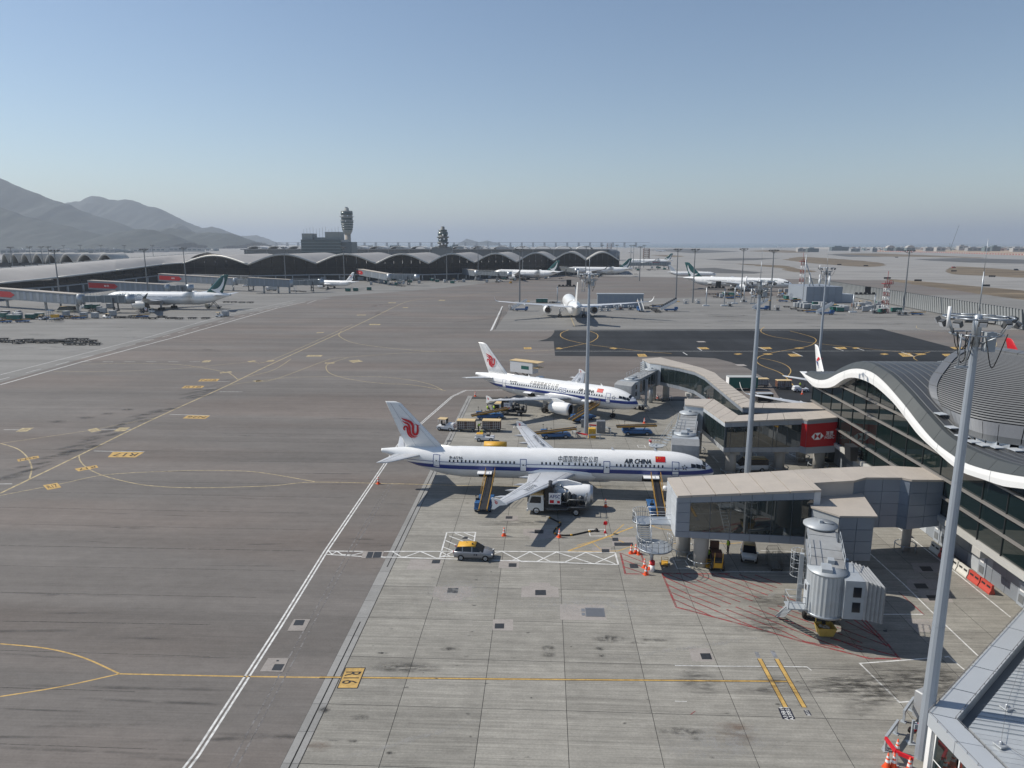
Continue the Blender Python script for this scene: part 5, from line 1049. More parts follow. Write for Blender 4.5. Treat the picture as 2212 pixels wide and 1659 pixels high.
corridor(B2,[((25.12,96.5),(25.3,97.2),3.8,8.1),((25.9,96.6),(27.7,100),3.8,8.12),((36.0,97.9),(36.6,101.5),3.55,8.35),((36.5,97.2),(37.4,101.6),3.5,8.36),((41.12,98.6),(41.12,102.4),3.4,8.42)],[('glass',1),('glass',5),('red',),('red',)])
for x_,y_,z_ in ((26.6,98.2,3.8),(34.0,100.0,3.5),(24.2,108.6,3.9),(22.9,106.9,3.8)):column(B2,x_,y_,z_,.72 if y_<105 else .55)
column(B2,40.2,101.6,3.4,.8)
def hsbc(parent,c,ax,w,m_=SIGNW,zh=True,off=None):
 """white and red hexagon with lettering, in the vertical plane through c along ax; w = height of the sign area"""
 ax=Vector((ax[0],ax[1],0)).normalized();up=Vector((0,0,1));c=Vector(c);o=Vector(off or (0,0,0))
 def q(u,v,e=0.0):n_=Vector((ax.y,-ax.x,0));return tuple(c+ax*u*w+up*v*w+n_*e-o)
 mb=MB();h=.21;mb.add([q(-.66,0,.08),q(-.45,-h,.08),q(-.03,-h,.08),q(.18,0,.08),q(-.03,h,.08),q(-.45,h,.08)],[(0,1,2,3,4,5)])
 mb2=MB();mb2.add([q(-.36,-h,.03),q(-.12,-h,.03),q(-.24,0,.09)],[(0,1,2)]);
 lx=MB();lx.add([q(-.45,h,.09),q(-.45,-h,.09),q(-.24,0,.09)],[(0,1,2)]);lx.add([q(-.03,-h,.09),q(-.03,h,.09),q(-.24,0,.09)],[(0,1,2)])
 e_=mb.build('emblem',m_,parent);lx.build('emblem_triangles',HRED,e_)
 t=MB()
 for s_,u,v,sz in (('滙豐',.58,.14,.27),('HSBC',.60,-.10,.28)):
  vs,fs=text_geo(s_,sz,.01);t.add([q(u+p[0],v+p[1],.09) for p in vs],fs)
 t.build('lettering',m_,parent)
hsbc(B2,(38.7,97.88,5.95),(4.62,1.4),2.35,off=B2.location)
B3=thing('boarding_bridge','farthest of the three glazed bridges, bending away to the shorter airliner','boarding bridge',(30,125,0))
corridor(B3,[((20.8,149.6),(24.7,151.8),3.9,8.2),((21.8,145.1),(27.0,146.9),3.9,8.2),((23.7,143.4),(28.7,143.6),3.9,8.2)],[('panel',2,3,CLADL),('plain',CLADL)])
corridor(B3,[((23.7,143.4),(28.7,143.6),3.9,8.2),((26.8,139.4),(30.8,138.8),3.9,8.22),((28.9,135.2),(32.0,133.5),3.9,8.25),((29.6,130.0),(31.8,128.5),3.85,8.28),((29.7,104.7),(31.95,107.2),3.7,8.3)],[('glass',6),('glass',4),('glass',3),('glass',14)])
corridor(B3,[((29.72,104.7),(29.9,105.4),3.7,8.3),((30.4,104.6),(31.9,107.2),3.7,8.3),((36.5,104.0),(36.6,107.4),3.6,8.36),((41.1,103.55),(41.1,107.6),3.5,8.4)],[('glass',1),('glass',4),('glass',3)])
lv=MB()
for k in range(9):lv.box((-9.35,22.6-0+.0,4.6+.42*k),(.35,3.6,.1),rz=-.42)
lv.build('louvre_screen',WSTEEL,B3)
for x_,y_ in ((22.8,147.1),(25.6,147.3),(28.6,136.8),(30.5,118),(31.2,106),(39,105.5)):column(B3,x_,y_,3.8,.7)
# ------------------------------------------------------------------ telescopic walkways
def rail(mb,pts,h=1.05,r=.028,mid=True):
 for a,b in zip(pts,pts[1:]):
  for f in ((1.0,.5) if mid else (1.0,)):mb.tube((a[0],a[1],a[2]+h*f),(b[0],b[1],b[2]+h*f),r,n=5)
  l=hypot(b[0]-a[0],b[1]-a[1]);n_=max(1,int(l/1.3))
  for k in range(n_+1):p=lerp(a,b,k/n_);mb.tube((p[0],p[1],p[2]),(p[0],p[1],p[2]+h),r,n=5)
def walkway(root,s,e,z0,z1,cab_ang,bogie=.68,glass=True,drum_r=1.5,hgt=2.9,wid=2.4,detail=True):
 """s, e plan points; z0, z1 = roof heights; cab faces cab_ang"""
 o=Vector(root.location);S_=Vector((s[0]-o.x,s[1]-o.y,0));E_=Vector((e[0]-o.x,e[1]-o.y,0));d=(E_-S_);L_=d.length;d.normalize();nrm=Vector((-d.y,d.x,0))
 rt=MB();rt.lathe([(1.25,z0-hgt-.3),(1.25,z0),(1.28,z0+.02)],'z',S_,24,0,True);r_=rt.build('rotunda',GALV,root)
 rc_=MB();rc_.lathe([(1.5,z0+.0),(1.5,z0+.14),(.02,z0+.24)],'z',S_,28,0,True);rc_.box((S_.x,S_.y,z0+.35),(.3,.3,.3));rc_.tube((S_.x+.2,S_.y,z0+.3),(S_.x+1.1,S_.y-.3,z0+.22),.06,n=6);rc_.build('rotunda_cap',WSTEEL,r_)
 cp=MB();cp.tube((S_.x,S_.y,0),(S_.x,S_.y,z0-hgt-.2),.42,n=16);cp.build('rotunda_column',GALV,r_)
 def sect(t0,t1,w,dz,name,m_):
  a,b=S_+d*(L_*t0),S_+d*(L_*t1);za,zb_=z0+(z1-z0)*t0,z0+(z1-z0)*t1;n2=nrm*w/2;q=MB()
  ring=lambda c,z:[(c.x+n2.x,c.y+n2.y,z-hgt-dz),(c.x-n2.x,c.y-n2.y,z-hgt-dz),(c.x-n2.x,c.y-n2.y,z+dz),(c.x+n2.x,c.y+n2.y,z+dz)]
  q.loft([ring(a,za),ring(b,zb_)],smooth=False);return q.build(name,m_,root),a,b,za,zb_
 t1_,a,b,za,zb_=sect(.08,.62,wid,0,'inner_tunnel',GALV);t2_,a2,b2,za2,zb2=sect(.42,.97,wid+.5,.16,'outer_tunnel',GALV)
 for (tt,aa,bb,z_a,z_b,ww,dz) in ((t1_,a,b,za,zb_,wid,0),(t2_,a2,b2,za2,zb2,wid+.5,.16)):
  ll=(bb-aa).length;n_=max(2,int(ll/1.3))
  for sd in (-1,1):
   for k in range(n_):  # side windows between ribs
    p0=aa.lerp(bb,(k+.1)/n_);p1=aa.lerp(bb,(k+.9)/n_);zz0=z_a+(z_b-z_a)*(k+.1)/n_;zz1=z_a+(z_b-z_a)*(k+.9)/n_;of=nrm*sd*(ww/2+.012)
    g_=MB();pts=[(p0.x+of.x,p0.y+of.y,zz0-hgt*.86),(p1.x+of.x,p1.y+of.y,zz1-hgt*.86),(p1.x+of.x,p1.y+of.y,zz1-.35),(p0.x+of.x,p0.y+of.y,zz0-.35)]
    g_.add(pts,[(0,1,2,3)]);g_.build('side_window',GLASS2 if glass else GALV,tt)
  ro=MB();n2=nrm*ww/2*.97;ro.add([(aa.x+n2.x,aa.y+n2.y,z_a+dz+.015),(aa.x-n2.x,aa.y-n2.y,z_a+dz+.015),(bb.x-n2.x,bb.y-n2.y,z_b+dz+.015),(bb.x+n2.x,bb.y+n2.y,z_b+dz+.015)],[(0,1,2,3)])
  for k in range(1,n_):p=aa.lerp(bb,k/n_);z=z_a+(z_b-z_a)*k/n_+dz+.03;ro.box((p.x,p.y,z),(.07,ww*.95,.06),rz=atan2(d.y,d.x))
  ro.build('tunnel_roof',mat('walkway_roof',(.32,.33,.335),.65,.1,var=.12,vscale=1.2,dirt=((.2,.19,.18),.6,.9,(1,.4,1))),tt)
 if detail:
  ra_=MB()
  for sd in (-1,1):of=nrm*sd*(wid/2+.1);rail(ra_,[(a2.x+of.x,a2.y+of.y,za2+.17),(b2.x+of.x,b2.y+of.y,zb2+.17)])
  ra_.build('roof_railing',WSTEEL,root)
 # lift columns, axle and wheels
 c=S_+d*L_*bogie;zc_=z0+(z1-z0)*bogie;bg_=MB();ang=atan2(d.y,d.x)
 for sd in (-1,1):of=nrm*sd*(wid/2+.55);bg_.box((c.x+of.x,c.y+of.y,(zc_-.4+.9)/2),(.36,.36,zc_-1.3),rz=ang)
 bg_.box((c.x,c.y,zc_-hgt-.45),(.5,wid+1.3,.4),rz=ang);bg_.box((c.x,c.y,.85),(.6,wid+1.0,.4),rz=ang);bo=bg_.build('lift_columns',WSTEEL,root)
 for sd in (-1,1):
  for k in (-.32,.32):w_=MB();of=nrm*(sd*.85+k);w_.lathe([(.1,-.16),(.42,-.18),(.52,-.12),(.52,.12),(.42,.18),(.1,.16)],'y',(0,0,0),16);wo=w_.build('wheel',RUBR,bo,(c.x+of.x,c.y+of.y,.52));wo.rotation_euler=(0,0,ang)
 # cab: ribbed drum, canopy bellows, service steps
 zd=z1-.1;cb=MB();n_=56;prof=[]
 for h_ in (zd-hgt-.45,zd+.15):
  prof.append([(E_.x+(drum_r+(.04 if k%2 else 0))*cos(2*pi*k/n_),E_.y+(drum_r+(.04 if k%2 else 0))*sin(2*pi*k/n_),h_) for k in range(n_)])
 cb.loft(prof,smooth=False);cab=cb.build('cab_drum',WSTEEL,root)
 ct=MB();ct.lathe([(drum_r+.06,zd+.15),(drum_r+.06,zd+.27),(.02,zd+.33)],'z',E_,32,0,True);ct.box((E_.x-.2,E_.y-.3,zd+.45),(1.3,.8,.28),rz=ang);ct.box((E_.x+.6,E_.y+.9,zd+.5),(.7,.5,.4),rz=ang);ct.build('cab_roof',WSTEEL,cab)
 cbm=MB();cbm.lathe([(drum_r+.1,zd-hgt-.62),(drum_r+.1,zd-hgt-.42)],'z',E_,32,0,True);cbm.build('cab_floor_ring',GALV,cab)
 f_=Vector((cos(cab_ang),sin(cab_ang),0));g2_=Vector((-f_.y,f_.x,0));ww=1.75
 bd=MB();p0=E_+f_*(drum_r*.6);p1=E_+f_*(drum_r+.9)
 ring=lambda p,w_,zb_,zt_:[(p.x+g2_.x*w_,p.y+g2_.y*w_,zb_),(p.x-g2_.x*w_,p.y-g2_.y*w_,zb_),(p.x-g2_.x*w_,p.y-g2_.y*w_,zt_),(p.x+g2_.x*w_,p.y+g2_.y*w_,zt_)]
 bd.loft([ring(p0,ww,zd-hgt-.3,zd+.1),ring(p1,ww,zd-hgt-.3,zd+.1)],smooth=False);bdo=bd.build('cab_front',mat('cab_grey',(.36,.39,.42),.5,.1,var=.08,vscale=1,dirt=((.25,.25,.25),.4,1.2)),cab)
 for sd in (-1,1):
  for zz in (.75,2.05):w_=MB();m_=(E_+f_*(drum_r+.35))+g2_*sd*(ww+.02);w_.box((m_.x,m_.y,zd-hgt+zz),(.62,.03,.85),rz=cab_ang);w_.build('cab_window',GLASSB,bdo)
 be=MB()
 for k in range(11):  # pleats
  p=E_+f_*(drum_r+.9+.16*k);w_=ww+(.12 if k%2 else 0.0);dr=.05*k;q=ring(p,w_,zd-hgt-.25-dr*.6,zd+.12-dr+(.1 if k%2 else 0))
  if k:be.loft([last_,q],smooth=False,cap0=False,cap1=(k==10))
  last_=q
 be.build('canopy_bellows',mat('bellows_fabric',(.28,.29,.30),.7,var=.15,vscale=2),cab)
 if detail:
  st=MB();b0=E_-f_*(drum_r+.2);st.box((b0.x-f_.x*.6,b0.y-f_.y*.6,zd-hgt-.3),(1.5,1.3,.1),rz=cab_ang);rail(st,[(b0.x-f_.x*.0+g2_.x*.65,b0.y+g2_.y*.65,zd-hgt-.25),(b0.x-f_.x*1.3+g2_.x*.65,b0.y-f_.y*1.3+g2_.y*.65,zd-hgt-.25),(b0.x-f_.x*1.3-g2_.x*.65,b0.y-f_.y*1.3-g2_.y*.65,zd-hgt-.25),(b0.x-g2_.x*.65,b0.y-g2_.y*.65,zd-hgt-.25)])
  q0=b0-f_*1.3;
  for k in range(9):zz=(zd-hgt-.3)*(1-(k+1)/10);p=q0+g2_*(.4+.28*k);st.box((p.x+f_.x*.35,p.y+f_.y*.35,zz),(.7,.25,.05),rz=cab_ang+0)
  st.tube((q0.x,q0.y,zd-hgt-.4),(q0.x+g2_.x*3.0,q0.y+g2_.y*3.0,.1),.06,n=5);st.tube((q0.x+f_.x*.7,q0.y+f_.y*.7,zd-hgt-.4),(q0.x+g2_.x*3.0+f_.x*.7,q0.y+g2_.y*3.0+f_.y*.7,.1),.06,n=5)
  st.build('service_steps',WSTEEL,root)
  sd_=MB();b1=E_-f_*(drum_r+.02);sd_.box((b1.x,b1.y,zd-hgt+.85),(.1,.95,2.1),rz=cab_ang);so=sd_.build('service_door',CLADL,cab);sd_=MB();sd_.box((b1.x-f_.x*.06,b1.y-f_.y*.06,zd-hgt+1.45),(.04,.35,.45),rz=cab_ang);sd_.build('door_window',GLASSB,so)
W1=thing('walkway','parked telescopic walkway with ribbed round cab and grey bellows, over red hatching','passenger walkway',(23.8,58,0))
walkway(W1,(25.6,63.0),(23.4,55.4),6.9,6.05,R(-4),.62)
cg=MB();cx_,cy_=22.75-23.8,60.0-58
for z in (3.4,4.2,5.0,5.7):
 for k in range(14):a,b=2*pi*k/14,2*pi*(k+1)/14;cg.tube((cx_+.62*cos(a),cy_+.62*sin(a),z),(cx_+.62*cos(b),cy_+.62*sin(b),z),.03,n=5)
for k in range(0,14,2):a=2*pi*k/14;cg.tube((cx_+.62*cos(a),cy_+.62*sin(a),3.4),(cx_+.62*cos(a),cy_+.62*sin(a),5.7),.025,n=5)
cg.build('ladder_cage',WSTEEL,W1)
bk=MB();bk.loft([[(-.55,-.42,0.22),(.55,-.42,.22),(.55,.42,.22),(-.55,.42,.22)],[(-.75,-.6,1.0),(.75,-.6,1.0),(.75,.6,1.0),(-.75,.6,1.0)]],smooth=False,cap1=False);bk.tube((-.6,.5,1),(-.3,1.5,2.6),.04);bk.tube((.6,.5,1),(.3,1.5,2.6),.04);bko=bk.build('hose_basket',mat('worn_yellow',(.45,.33,.08),.6,var=.2,vscale=2),W1,(23.75-23.8,55.6-58,0));bk=MB()
for k in range(5):bk.lathe([(.02,.0),(.2,.05),(.16,.16),(.02,.2)],'z',(random.uniform(-.4,.4),random.uniform(-.3,.3),.85),8)
bk.build('hose_coil',mat('canvas',(.28,.25,.2),.9),bko);bk=MB();bk.tube((0,.3,.9),(.1,1.6,2.9),.16,n=8);bk.build('hose',RUBR,bko)
W2t=thing('walkway','telescopic walkway docked at the long airliner from the HSBC bridge','passenger walkway',(20,100,0))
walkway(W2t,(22.2,106.6),(19.6,96.2),6.9,6.4,R(-100),.72)
sp_=MB()
for k in range(16):a,b=2*pi*k/16,2*pi*(k+1)/16;[sp_.tube((-3.3+1.1*cos(a),2.2+1.1*sin(a),z),(-3.3+1.1*cos(b),2.2+1.1*sin(b),z),.03,n=5) for z in (3.0,3.5,4.0)]
sp_.lathe([(1.1,2.9),(1.1,3.0)],'z',(-3.3,2.2,0),16,0,True);sp_.tube((-3.3,2.2,0),(-3.3,2.2,3),.15)
for k in range(10):sp_.box((-2.2+.3*k,2.6+.28*k,3.0+.3*k),(.5,1.0,.05),rz=.75)
rail(sp_,[(-2.6,3.2,3.0),(.3,6.2,6.0)]);rail(sp_,[(-1.8,2.2,3.0),(1.1,5.2,6.0)]);sp_.build('access_stair',WSTEEL,W2t)
W3=thing('walkway','telescopic walkway docked at the nose of the shorter airliner','passenger walkway',(19,138,0))
walkway(W3,(22.0,144.3),(17.0,135.6),6.9,6.5,R(-122),.7)
# curved escape stair at the end of the nearest bridge
ES=thing('escape_stair','curved grey steel escape stair on one post at the end of the nearest bridge','stair',(11.0,67.4,0))
e=MB();e.bx(.0,2.2,1.9,4.0,4.0,4.12);e.lathe([(1.15,3.99),(1.15,4.135)],'z',(-.55,3.0,0),20,0,True);e.build('upper_landing',GALV,ES)
e=MB();e.lathe([(1.75,2.45),(1.75,2.62)],'z',(.25,-.1,0),28,0,True);e.build('lower_landing',GALV,ES)
e=MB();e.tube((0,0,0),(0,0,2.45),.17,n=12);e.tube((.0,0,1.4),(-.9,.5,2.4),.07);e.tube((0,0,1.4),(.9,.5,2.4),.07);e.lathe([(.4,0),(.4,.05)],'z',(0,0,0),14,0,True);e.build('post',GALV,ES)
for k in range(8):e=MB();z=2.75+.16*k;y=.65+.2*k;e.bx(-1.35,-.05,y-.14,y+.14,z,z+.05);e.build('tread',GALV,ES)
e=MB();arc=lambda cx,cy,r,a0,a1,z,n_=12:[(cx+r*cos(a0+(a1-a0)*k/n_),cy+r*sin(a0+(a1-a0)*k/n_),z) for k in range(n_+1)]
rail(e,arc(.25,-.1,1.7,R(150),R(395),2.62));rail(e,arc(-.55,3.0,1.1,R(60),R(215),4.12));rail(e,[(-1.4,.6,2.7),(-1.42,2.3,4.12)]);rail(e,[(0,.6,2.7),(.0,2.1,4.1)]);rail(e,[(0,4.0,4.12),(2.2,4.0,4.12)]);rail(e,[(0,1.9,4.12),(2.2,1.9,4.12)])
e.build('handrail',mat('rail_steel',(.5,.52,.54),.4,.6),ES)
e=MB();e.bx(-1.38,-1.30,.5,2.3,2.5,2.7);e.add([(-1.36,.5,2.45),(-1.30,.5,2.45),(-1.30,2.4,4.0),(-1.36,2.4,4.0),(-1.36,.5,2.75),(-1.30,.5,2.75),(-1.30,2.4,4.3),(-1.36,2.4,4.3)],[(0,1,2,3),(4,5,6,7),(0,3,7,4),(1,2,6,5)]);e.add([(-.06,.5,2.45),(0,.5,2.45),(0,2.4,4.0),(-.06,2.4,4.0),(-.06,.5,2.75),(0,.5,2.75),(0,2.4,4.3),(-.06,2.4,4.3)],[(0,1,2,3),(4,5,6,7),(0,3,7,4),(1,2,6,5)]);e.build('stringer',GALV,ES)
# low annexe in the corner, with parapet and ribbed metal roof
LA=thing('low_annexe','low flat-roofed annexe with pale parapet and ribbed metal roof, bottom right corner','building',(23.9,40.2,0))
lo=LA.location
Cn=Vector((23.9,40.2));E1=Vector((43.5,58.6));E2=Vector((24.75,30.0));F1=Vector((62,58.6));F2=Vector((62,30))
rel=lambda p:(p[0]-lo.x,p[1]-lo.y)
w_=MB();w_.prism([rel(p) for p in (Cn+Vector((.55,-.1)),E2+Vector((.55,0)),F2,F1,E1+Vector((.4,-.55)))],0,3.2);w_.build('wall',CORE,LA)
d1=(E1-Cn).normalized();d2=(E2-Cn).normalized();n1=Vector((d1.y,-d1.x));n2=Vector((-d2.y,d2.x))
inn=Cn+(d1*1.15+d2*1.15)/max(.2,abs(d1.x*d2.y-d1.y*d2.x))*1.0
def inset(w):return Cn+(d1+d2)*(w/abs(d1.x*d2.y-d1.y*d2.x))
for nm,a,b,k in (('parapet',Cn,E1,7),('parapet',Cn,E2,4)):
 i0=inset(1.35);bi=b+(n1 if b is E1 else n2)*1.35
 for q in range(k):
  t0,t1=q/k+.002,(q+1)/k-.002;A_,B_=a.lerp(b,t0),a.lerp(b,t1);C_,D_=i0.lerp(bi,t1),i0.lerp(bi,t0);pts=[rel(p) for p in (A_,B_,C_,D_)]
  if b is E2:pts=[pts[1],pts[0],pts[3],pts[2]]
  pts=pts if sum(pts[i][0]*pts[(i+1)%4][1]-pts[(i+1)%4][0]*pts[i][1] for i in range(4))>0 else pts[::-1]
  f=MB();f.prism(pts,3.15,4.0);f.build('parapet_cap',mat('parapet_metal',(.46,.49,.52),.45,.2,var=.04,vscale=.5,rnd=.03),LA)
for a,b,nn in ((Cn,E1,n1),(Cn,E2,n2)):
 f=MB();p=[rel(a),rel(b)];f.tube((*p[0],4.16),(*p[1],4.16),.018,n=5);q=[rel(inset(1.3)),rel(b+nn*1.3)];f.tube((*q[0],4.14),(*q[1],4.14),.018,n=5);L_=(b-a).length
 for k in range(int(L_/.9)):t=k*.9/L_;c=lerp(p[0],p[1],t);f.tube((*c,3.98),(*c,4.17),.018,n=4);c=lerp(q[0],q[1],t);f.tube((*c,3.98),(*c,4.15),.018,n=4)
 o=f.build('lightning_wire',mat('wire_grey',(.15,.15,.16),.5),LA)
f=MB();f.prism([rel(p) for p in (inset(1.35),E2+n2*1.35,F2,F1,E1+n1*1.35)],3.0,3.3);f.build('roof_gutter',mat('gutter_dark',(.13,.15,.17),.5,.3),LA)
base=inset(1.95);u_=Vector((1,-.23)).normalized();RIB=mat('ribbed_sheet',(.50,.53,.55),.42,.3,var=.05,vscale=.6,rnd=.05,dirt=((.25,.26,.28),.3,.7))
yv=Vector((0,1))
for k in range(46):  # sheets laid side by side, each with an upstand
 st=base+d1*(.46*k/max(.1,abs(d1.x*u_.y-d1.y*u_.x))*1.0);en=st+u_*26;wv=d1*(.44/abs(d1.x*u_.y-d1.y*u_.x));pts=[rel(p) for p in (st,en,en+wv,st+wv)]
 f=MB();f.prism(pts,3.35,3.62);m_=Vector(pts[0]).lerp(Vector(pts[3]),.06),Vector(pts[1]).lerp(Vector(pts[2]),.06),Vector(pts[1]).lerp(Vector(pts[2]),.2),Vector(pts[0]).lerp(Vector(pts[3]),.2);f.prism([tuple(p) for p in m_],3.62,3.68);f.build('roof_sheet',RIB,LA)
for k in range(1,24):
 st=base+d2*(.46*k/max(.1,abs(d2.x*u_.y-d2.y*u_.x)));en=st+u_*20;wv=d2*(.44/abs(d2.x*u_.y-d2.y*u_.x));pts=[rel(p) for p in (st,en,en-wv,st-wv)]
 f=MB();f.prism(pts,3.35,3.62);f.build('roof_sheet',RIB,LA)
for p in ((29.3,41.3),(26.8,37.8)):
 f=MB();q=rel(p);f.box((q[0],q[1],3.76),(.55,.55,.1),rz=.3);f.tube((q[0],q[1],3.8),(q[0],q[1],4.0),.12,.06,n=8);f.build('anchor_plate',mat('anchor_steel',(.5,.52,.54),.4,.5),LA)
for a,b in (((29.3,41.3),(26.8,37.8)),((29.3,41.3),(34,47)),((26.8,37.8),(29,33))):f=MB();q,r_=rel(a),rel(b);f.tube((*q,3.95),(*r_,3.9),.012,n=4);f.build('cable',mat('wire_grey',(.15,.15,.16),.5),LA)
f=MB();f.prism([rel(p) for p in (Cn+n2*.1,Cn+d2*.5,Cn+d2*.5+n2*.5,Cn+n2*.6)],0,3.2);f.build('corner_post',FASCIA,LA)
for k in range(3):
 a=Cn+d2*(.6+2.2*k)+n2*.25;b=Cn+d2*(2.6+2.2*k)+n2*.25;f=MB();q,r_=rel(a),rel(b);f.add([(*q,.1),(*r_,.1),(*r_,3.1),(*q,3.1)],[(0,1,2,3)]);f.build('window_pane',GLASS,LA);f=MB();f.tube((*q,.1),(*q,3.1),.05,n=4);f.tube((*q,1.2),(*r_,1.2),.04,n=4);f.build('window_frame',FASCIA,LA)
# ------------------------------------------------------------------ floodlight poles
def atY(x,y,Y):
 u=(x-1106.0)/FOC;v=(y-829.5)/FOC;b=cos(PITCH)-v*sin(PITCH);c=-sin(PITCH)-v*cos(PITCH);dy=u*sin(YAW)+b*cos(YAW);t=Y/dy
 return ((u*cos(YAW)-b*sin(YAW))*t,CAM_H+c*t)
POLEM=mat('pole_paint',(0.36,0.40,0.45),0.42,.35,var=.05,vscale=.6);LAMP=mat('lamp_housing',(0.10,0.105,0.11),.5,.3);LENS=mat('lamp_glass',(.55,.57,.6),.15)
POLED=mat('far_pole_paint',(0.20,0.21,0.22),0.5,.3)
def pole(x,y,h,label,big=True,r0=.40):
 p=thing('light_pole',label,'light pole',(x,y,0),0,'floodlight poles over the apron')
 m=MB();n_=12;seg=6
 for k in range(seg):z0,z1=h*k/seg,h*(k+1)/seg;m.tube((0,0,z0),(0,0,z1),r0*(1-.56*k/seg),r0*(1-.56*(k+1)/seg),n=n_,smooth=False,caps=(k in (0,seg-1)))
 for k in range(1,seg):z=h*k/seg;m.lathe([(r0*(1-.56*k/seg)+.012,z-.04),(r0*(1-.56*k/seg)+.012,z+.04)],'z',(0,0,0),12)
 m.build('mast',POLEM if big else POLED,p)
 hd=MB();R_=1.75 if big else 2.1;zz=h
 for z,rr in ((zz-.5,R_*.75),(zz+.45,R_)):
  for k in range(12):a,b=2*pi*k/12,2*pi*(k+1)/12;hd.tube((rr*cos(a),rr*sin(a),z),(rr*cos(b),rr*sin(b),z),.05 if big else .09,n=5)
 for k in range(6):a=2*pi*k/6;hd.tube((0,0,zz+.45),(R_*cos(a),R_*sin(a),zz+.45),.045,n=5);hd.tube((R_*.75*cos(a),R_*.75*sin(a),zz-.5),(R_*cos(a),R_*sin(a),zz+.45),.045,n=5);hd.tube((.15*cos(a),.15*sin(a),zz-1.1),(R_*.75*cos(a),R_*.75*sin(a),zz-.5),.045,n=5)
 hd.lathe([(.24,zz-1.2),(.24,zz+.5),(.1,zz+.62)],'z',(0,0,0),12,0,True);hd.build('head_frame',GALV if big else POLED,p)
 rnd=random.Random(int(x*7+y))
 for k in range(10):
  a=2*pi*k/10+rnd.uniform(-.1,.1);l=MB();c=((R_+.15)*cos(a),(R_+.15)*sin(a),zz+.2+rnd.uniform(-.1,.15));l.box(c,(.24,.42,.34) if big else (.3,.6,.5),rz=a,ry=.5);lo_=l.build('floodlight',LAMP,p)
  if big:l=MB();l.box((c[0]+.14*cos(a),c[1]+.14*sin(a),c[2]-.1),(.02,.34,.26),rz=a,ry=.5);l.build('lens',LENS,lo_)
 if big:
  b=MB();b.tube((0,0,zz+.8),(0,0,zz+3.0),.035,n=6);b.tube((0,0,zz+3),(0,0,zz+4.8),.015,n=5);b.build('lightning_rod',GALV,p)
  b=MB();b.box((.55,-.35,zz-.9),(.55,.4,1.1));b.build('control_box',mat('cabinet_grey',(.33,.36,.39),.5),p)
  b=MB()
  for k in range(5):
   a=rnd.uniform(0,6.28);r1=rnd.uniform(.6,1.9);pts=[(r1*cos(a),r1*sin(a),zz-.3)];drop=rnd.uniform(.7,2.0)
   for q in range(1,9):t=q/8;pts.append((r1*cos(a)*(1-t*.7),r1*sin(a)*(1-t*.7)+.1*sin(6*t),zz-.3-drop*sin(pi*min(t*1.02,1))-.3*t))
   b.path(pts,.028,5)
  co=b.build('cables',RUBR,p);co['kind']='stuff'
  b=MB();b.tube((-1.9,-.5,zz-.1),(-1.9,-.5,zz+1.1),.09,n=8);b.build('antenna',SIGNW,p)
  b=MB();b.tube((-1.2,-.7,zz-.4),(-1.2,-.7,zz-2.3),.05,n=5);b.tube((-.7,-.7,zz-.4),(-.8,-.7,zz-2.2),.05,n=5);b.box((-1.0,-.7,zz-2.3),(.7,.15,.12));b.build('hanging_bracket',GALV,p)
 return p
pole(7.33,119.35,26.9,'tall light pole in front of the shorter airliner, barrier ring at its foot')
pole(27.3,92.3,27.2,'tall light pole beside the HSBC bridge, foot hidden by the nearest bridge',r0=.45)
pole(24.49,41.29,27.9,'thickest light pole at right, rising from the low annexe corner',r0=.43)
pole(69.6,181.2,25.9,'light pole rising behind the left end of the wavy roof')
P0=pole(-13.9,393.6,28.5,'light pole left of the rear-view widebody',False,.45)
def pole_far(x,y,lb,s=1.0):return copy_tree(P0,None,(x,y,0),random.uniform(0,1),lb)
pole_far(73.4,404,'light pole next to the covered airstairs on the island');pole_far(81.0,395,'light pole just right of the one by the covered airstairs');pole_far(114.4,422.5,'light pole in front of the long widebody engine');pole_far(110,353.4,'light pole by the blue and white airstairs, right half of the island')
p_=D(*c5(1165,765));pole_far(p_[0],p_[1],'light pole standing before the blast fence at right')
for (q,Y,lb) in ((c1(465,745),335,'leftmost tall pole rising behind the leftmost bridge'),(c1(1240,728),395,'pole behind the second red-panelled bridge from the left'),(c1(1580,722),470,'pole by the third red-panelled bridge from the left'),(c1(85,712),560,'farther pole over the white arches, leftmost'),(c1(250,715),600,'farther pole over the white arches, second from left'),(c1(350,712),620,'farther pole over the white arches, third from left'),(c1(412,722),600,'farther pole over the white arches, fourth from left'),(c1(545,697),900,'distant pole behind the arches, fifth from left'),(c1(690,700),900,'distant pole behind the arches, sixth from left'),(c1(868,702),900,'distant pole behind the arches, seventh from left'),(c1(1070,703),900,'distant pole beyond the long roof, between two taller poles'),(c1(1315,708),900,'distant pole beyond the long roof, right of a tall pole'),
(c2(238,388),560,'pole before the far glass vaults, left of the office block'),(c2(752,398),560,'pole before the far glass vaults, below the control tower'),(c2(1645,395),590,'pole before the far glass vaults, below the second tower'),(c2(1918,385),640,'pole between the second tower and the rear-view widebody'),(c3(412,172),640,'pole just right of the one by the rear-view widebody'),(c3(962,165),650,'pole behind the top of the centre pole'),(c3(1100,165),980,'far pole left of the lattice mast'),(c3(1228,165),980,'far pole just right of the lattice mast'),(c3(1350,165),900,'far pole in a pair by the distant airliner, left'),(c3(1374,165),920,'far pole in a pair by the distant airliner, right'),(c3(1432,165),620,'far pole before the low bridge at centre right'),(c3(1465,165),950,'far pole right of the low bridge one')):
 X,z=atY(*q,Y);pole_far(X,Y,lb)
